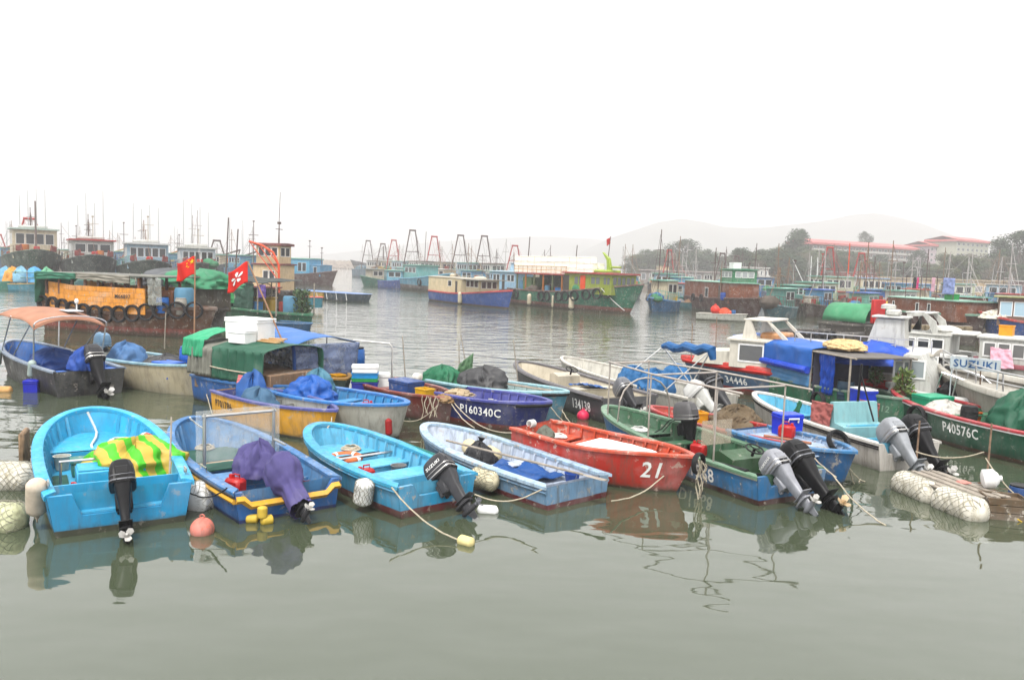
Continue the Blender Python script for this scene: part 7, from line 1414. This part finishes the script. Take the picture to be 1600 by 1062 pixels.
for (x0, x1, y0, y1, b0, Y0, Y1, n, gname, lbs) in ((980, 1150, 386, 408, 432, 290, 330, 20, 'trees behind the low sheds', ('dark evergreen in the wood behind the low sheds', 'pale grey-green tree in the wood behind the low sheds')), (1150, 1330, 380, 412, 440, 220, 275, 40, 'trees on the hill below the long block', ('olive tree on the wooded hill below the long block', 'brownish tree on the wooded hill below the long block')), (1320, 1480, 406, 422, 440, 215, 265, 30, 'trees under the flats', ('dark green tree in the belt under the flats', 'olive tree in the belt under the flats')), (1475, 1640, 394, 422, 442, 195, 245, 40, 'trees on the wooded slope', ('dark tree on the wooded slope beside the flats', 'brown-green tree on the wooded slope beside the flats'))):
    for i in range(n):
        k = i % 2; tree(lerp(x0, x1, (i + rnd.uniform(.1, .9)) / n), rnd.uniform(y0, y1), b0 + rnd.uniform(-4, 4), rnd.uniform(Y0, Y1), (rnd.choice((0, 1)), rnd.choice((2, 3)) if 'brown' in lbs[1] else 2)[k], lbs[k], rnd.uniform(1.2, 1.9), gname)
# buildings
def block(name, label, px0, px1, Y0, Y1, z0, z1, depth, wall, rows, cols, roofm=None, rt=.8, over=.6, winm=None, ww=.55, wh=.5, cat='building', band=None, pitched=False, frame=WHITE):
    a, c = P(px0, Y0), P(px1, Y1); d_ = c - a; L = d_.length; rz = math.atan2(d_.y, d_.x); root = link(name, None); root.matrix_world = TR((a.x, a.y, z0), rz); h = z1 - z0
    m = MB(); m.box((L / 2, depth / 2, h / 2), (L, depth, h)); w = m.obj('wall', wall, root, smooth=False)
    fh, cw = h / rows, L / cols
    for r in range(rows):
        for k in range(cols): window(w, Matrix.Translation((cw * (k + .5), 0, fh * (r + .52))), cw * ww, fh * wh, winm or glass((.10, .11, .12, 1)), frame, .08, .04)
        if band: q = MB(); q.box((L / 2, -.5, fh * r + .45), (L, .9, .9), bev=.02); q.obj('balcony', band, root)
    if roofm:
        q = MB(); q.box((L / 2, depth / 2, h + rt / 2 + .003), (L + over * 2, depth + over * 2, rt), bev=.05)
        if pitched: q.loft([[Vector((-over, -over, h + rt)), Vector((L + over, -over, h + rt))], [Vector((0, depth / 2, h + rt + 1.6)), Vector((L, depth / 2, h + rt + 1.6))], [Vector((-over, depth + over, h + rt)), Vector((L + over, depth + over, h + rt))]], closed=False)
        q.obj('roof', roofm, root, smooth=False)
    return tag(root, label, cat), root, L, h
PINKR = paint(C(222, 120, 118, .56), .7, .4); BEIGE = paint(C(205, 180, 145, .55), .8, .5)
zz = lambda px, py, Y: AT(px, py, Y).z
block('apartment_block', 'long four-storey block with pink-red roof and white balconies', 1266, 1428, 318, 345, zz(1340, 422, 330), zz(1340, 386, 330), 12, paint(C(150, 130, 125, .5), .8, .4), 4, 18, PINKR, .9, 1.2, band=paint(C(215, 210, 205, .55)), pitched=True)
block('apartment_block', 'lower block of flats with pink walls and pink roof', 1450, 1493, 352, 356, zz(1470, 420, 355), zz(1470, 386, 355), 14, paint(C(215, 195, 205, .56), .8, .3), 4, 6, PINKR, .9, .9, pitched=True)
block('apartment_block', 'taller block of flats in pale grey and yellow with pink roof', 1491, 1541, 345, 356, zz(1515, 420, 352), zz(1515, 379, 352), 14, paint(C(205, 205, 185, .56), .8, .3), 5, 7, PINKR, .9, .9, pitched=True)
block('quay_building', 'long low beige building with a strip of windows', 1372, 1582, 196, 188, 1.0, zz(1480, 438, 192), 12, BEIGE, 1, 15, paint(C(190, 170, 140, .54), .8), .35, .3, winm=glass((.16, .16, .16, 1)), ww=.78, wh=.34)
block('quay_building', 'maroon-panelled end building beside the long beige one', 1582, 1680, 187, 184, 1.0, zz(1590, 440, 187), 12, paint(C(120, 70, 72, .5), .8), 1, 6, paint(C(190, 185, 180, .55)), .3, .4, ww=.3, wh=.3)
block('brick_shed', 'brick-red two-storey shed by the long beige building', 1322, 1368, 192, 194, 1.0, zz(1345, 427, 193), 10, paint(C(150, 95, 85, .5), .8), 2, 5, paint(C(160, 150, 145, .5)), .25, .3, ww=.4)
block('white_house', 'white two-storey house with balcony below the wooded hill', 1156, 1201, 205, 207, 1.2, zz(1178, 419, 206), 8, paint(C(225, 222, 218, .57), .8, .3), 2, 6, paint(C(220, 218, 214, .57)), .3, .3, band=paint(C(230, 228, 224, .57)), ww=.4, wh=.45)
block('small_house', 'small cream hut on the low sheds', 1030, 1046, 250, 250, 1.2, zz(1038, 417, 250), 5, paint(C(230, 205, 165, .56), .8, .3), 1, 2, paint(C(215, 190, 150, .55)), .2, .2)
block('quay_shed', 'long low grey shed under the dark trees', 1000, 1150, 240, 232, 1.2, zz(1080, 425, 238), 8, paint(C(150, 140, 135, .5), .8), 1, 12, paint(C(180, 165, 160, .54)), .3, .5)
# ------------------------------------------------------------------ mooring lines
def ln(label, p0, z0, p1, z1, sag=.2, r=.013, mat=None): return rope(label, G(*p0, z0), G(*p1, z1), sag, r, mat)
ln('slack line from light blue stern to the yellowed float', (612, 761), .6, (716, 842), .06, .12)
ln('line from the rust-red bow down to the red boat', (703, 620), .68, (800, 676), .70, .25)
ln('second line from the rust-red bow toward the white-nosed boat', (700, 620), .68, (742, 668), .45, .12)
ln('long line from the rust-red bow to the navy hull waterline', (706, 620), .68, (880, 658), .25, .25)
ln('line from the off-white bow to the rust-red bow', (612, 648), .3, (692, 622), .66, .35)
ln('line from pale boat corner across to the red boat stem', (957, 782), .25, (1068, 708), .62, .22)
ln('line from the pale boat fender to its own transom', (742, 772), .40, (846, 764), .5, .15)
ln('line from the twin-motor stern toward the raft', (1302, 742), .55, (1384, 820), .0, .1)
ln('line from the awning post to the raised black motor', (1253, 690), .95, (1306, 745), .5, .05)
ln('line from the raft stake past the frame edge', (1540, 715), .85, (1630, 800), .1, .15)
ln('yellow line from the raft crate into the water', (1548, 778), .35, (1598, 815), .0, .03, .012, plain(C(225, 190, 80, .6), .8))
ln('line between the two raft stakes', (1431, 705), .7, (1538, 706), .9, .12)
ln('line from the cream bow into the water', (316, 583), .65, (333, 650), .0, .1)
ln('line from navy bow down toward the pink buoy', (858, 632), .55, (900, 672), .0, .08)
ln('line from the grey 134138 boat into the water', (878, 640), .4, (903, 672), .0, .06)
ln('line under the pale work boat bow', (1322, 722), .5, (1352, 752), .0, .08)
ln('line from the blue work boat bow to the white twin-motor boat', (1326, 716), .55, (1345, 748), .05, .3)
ln('dark line from the yellow-banded boat to the tarp boat', (355, 762), .62, (298, 770), .45, .1, .012, BLACK)
ln('line over the yellow-banded bow', (296, 652), .86, (316, 668), .6, .02, .018, ROPEW)
ln('line from the yellow boat bow to the blue boat below', (520, 648), .6, (512, 668), .8, .05)
ln('line hanging at the black hull awning boat bow', (18, 540), .9, (8, 562), .35, .02)
r7 = random.Random(3)
for i in range(7):
    a = b5.w(b5.L / 2 + .10, -.12 + .05 * i, .72 - .02 * i).translation; m = MB(); zl = r7.uniform(-.1, .35)
    m.tube([a + Vector((.03 * math.sin(k * 1.3 + i), -.03 * k * .2, (zl - a.z) * k / 6)) for k in range(7)], r7.uniform(.009, .016), 5)
    tag(m.obj('hanging_rope', ROPE), 'frayed rope end hanging from the tyre at the red stem', 'rope', 'frayed ropes hanging at the red stem')
for i in range(6):
    a = br.w(br.L * .44 - .1 * i, -.42 - .02 * i, .72).translation; m = MB(); zl = r7.uniform(.0, .4)
    m.tube([a + Vector((.03 * math.sin(k * 1.1 + i * 2), -.02 * k, (zl - a.z) * k / 6)) for k in range(7)], r7.uniform(.009, .015), 5)
    tag(m.obj('hanging_rope', ROPE), 'rope end dangling down the rust-red bow side', 'rope', 'ropes dangling at the rust-red bow')
for i, (px, py) in enumerate(((842, 640), (879, 642))):
    a = G(px, py - 28, .78); m = MB(); m.tube([a + Vector((0, -.03, -.1 * k)) for k in range(8)], .012, 5); tag(m.obj('hanging_rope', ROPE), ['rope looped over the navy side after the lettering', 'rope looped over the navy bow'][i], 'rope')
# ------------------------------------------------------------------ gear lying in the open boats
def coil(b, x, y, z, R, label, mat=ROPE, n=5):
    m = MB(); pts = []
    for i in range(n * 14): a = i * 2 * PI / 14; k = R * (1 - .09 * (i / 14)) + .015 * math.sin(i * .9); pts.append((k * math.cos(a), k * math.sin(a) * .9, .015 + .012 * (i / 14) + .008 * math.sin(i * 1.7)))
    m.tube(pts, .014, 5); return tag(m.obj('rope_coil', mat, None, b.w(x, y, z)), label, 'rope')
def fuel_can(b, x, y, z, rz, label, col):
    m = MB(); m.box((0, 0, .14), (.34, .22, .28), bev=.045); m.lathe([(.035, .27), (.035, .32), (.03, .33)], 10, (.1, 0, 0)); o = m.obj('fuel_can', plain(col, .42, 0, .15, 8), None, b.w(x, y, z, rz))
    q = MB(); q.tube([(-.1, 0, .27), (-.09, 0, .34), (.03, 0, .34), (.04, 0, .27)], .016, 6); q.obj('handle', plain(col, .42, 0, .15, 8), o); return tag(o, label, 'fuel can')
def bucket(b, x, y, z, label, col):
    m = MB(); m.lathe([(.10, 0), (.14, .24), (.15, .25), (.132, .25), (.095, .02)], 14); o = m.obj('bucket', plain(col, .5, 0, .15, 8), None, b.w(x, y, z))
    q = MB(); q.tube([(.14 * math.cos(k * PI / 8), .03, .24 - .12 * math.sin(k * PI / 8)) for k in range(9)], .006, 4); q.obj('handle', METAL, o); return tag(o, label, 'bucket')
def boards(b, x, y, z, rz, L, label, n=3):
    m = MB(); m.box((0, 0, .012), (L, .14, .022), bev=.004); return tag(m.obj('loose_board', GREYWOOD, None, b.w(x, y, z, rz)), label, 'board')
RC, BC, GC, WC = C(190, 45, 35, .55), C(40, 90, 180, .5), C(40, 120, 80, .5), C(215, 215, 205, .58)
fuel_can(b1, -.33 * b1.L, .55, .18, .2, 'red fuel can on the floor of the tarp boat', RC); coil(b1, .22 * b1.L, -.35, .43, .2, 'coil of white rope on the foredeck of the tarp boat', ROPEW); bucket(b1, .10 * b1.L, .62, .17, 'white bucket on the floor of the tarp boat', WC)
coil(b1, -.30 * b1.L, -.65, .2, .22, 'coil of black hose by the stern of the tarp boat', BLACK)
fuel_can(b2, -.33 * b2.L, .55, .32, .4, 'red fuel can at the stern of the yellow-banded boat', RC); coil(b2, .33 * b2.L, .0, .34, .2, 'rope coil on the green mat of the yellow-banded boat'); coil(b2, -.36 * b2.L, -.6, .32, .18, 'dark red hose coil in the yellow-banded stern', plain(C(120, 40, 40, .5), .6))
fuel_can(b3, -.09 * b3.L, .35, .21, 1.57, 'red fuel can between the thwarts of the maroon-bottomed boat', RC); coil(b3, .26 * b3.L, -.2, .47, .2, 'rope coil on the foredeck of the maroon-bottomed boat'); bucket(b3, -.09 * b3.L, -.35, .21, 'grey bucket between the thwarts of the maroon-bottomed boat', C(150, 150, 150, .5))
coil(b4, .30 * b4.L, .1, .31, .22, 'rope coil at the pale boat bow'); boards(b4, -.34 * b4.L, .1, .32, .3, .9, 'loose grey board on the pale boat floor'); bucket(b4, -.38 * b4.L, -.4, .31, 'blue bucket at the pale boat stern', BC)
coil(b5, -.34 * b5.L, .15, .53, .18, 'rope coil on the red boat stern seat', ROPEW)
fuel_can(b6, .02 * b6.L, -.5, .2, .4, 'red fuel can in the green-floored boat', RC); coil(b6, .28 * b6.L, -.05, .49, .22, 'pale rope coil on the green foredeck', ROPEW); bucket(b6, -.02 * b6.L, .45, .2, 'yellow bucket on the green boat floor', C(230, 175, 40, .55)); coil(b6, -.38 * b6.L, .1, .36, .24, 'black cable coil in the green motor well', BLACK)
boards(b6, .10 * b6.L, -.1, .22, .1, 1.3, 'long board on the green boat floor')
fuel_can(b8, .05 * b8.L, -.35, .26, .3, 'blue fuel can in the sky-blue floor boat', BC); coil(b8, .30 * b8.L, .1, .26, .22, 'rope coil in the sky-blue bow'); bucket(b8, .17 * b8.L, .35, .26, 'white bucket in the sky-blue floor boat', WC)
coil(by, .25 * by.L, 0, .22, .18, 'rope coil in the yellow boat bow'); bucket(by, .05 * by.L, .2, .22, 'green bucket in the yellow boat', GC)
coil(bw, .28 * bw.L, 0, .33, .22, 'rope coil in the bow of the off-white hull boat'); fuel_can(bw, .1 * bw.L, .4, .34, .5, 'red fuel can in the off-white hull boat', RC)
fuel_can(bn, -.12 * bn.L, .2, .3, .3, 'white fuel can in the navy boat', WC); coil(bg9, .3 * bg9.L, 0, .32, .22, 'rope coil in the cream bow of the grey boat'); bucket(bg9, .18 * bg9.L, .35, .32, 'blue bucket in the grey 134138 boat', BC)
coil(bwh, .25 * bwh.L, 0, .32, .24, 'rope coil in the white boat with folded bimini'); fuel_can(bwk, -.2 * bwk.L, .3, .6, .5, 'red fuel can on the pale boards', RC); coil(bwk, .25 * bwk.L, -.1, .6, .2, 'tan rope coil on the pale boards')
coil(brd, -.1 * brd.L, .1, .22, .2, 'rope coil on the low red boat floor'); coil(bp4, .36 * bp4.L, 0, .5, .2, 'rope coil in the red-gunwale bow'); bucket(bp4, .0, -.3, .5, 'orange bucket in the red-gunwale boat', C(225, 110, 40, .55))
# ------------------------------------------------------------------ the air
def haze():
    m = bpy.data.materials.new('haze'); m.use_nodes = True; n = m.node_tree; n.nodes.clear()
    v = n.nodes.new('ShaderNodeVolumePrincipled'); v.inputs['Color'].default_value = (0.68, 0.665, 0.675, 1)
    v.inputs['Density'].default_value = HAZE_DENSITY; v.inputs['Anisotropy'].default_value = 0.0
    o = n.nodes.new('ShaderNodeOutputMaterial'); n.links.new(v.outputs[0], o.inputs['Volume'])
    x = MB(); x.box((0, 2130, 104), (4900, 4440, 210)); h = x.obj('haze', m, smooth=False); struct(h, 'stuff')
HAZE_DENSITY = 0.0011
haze()
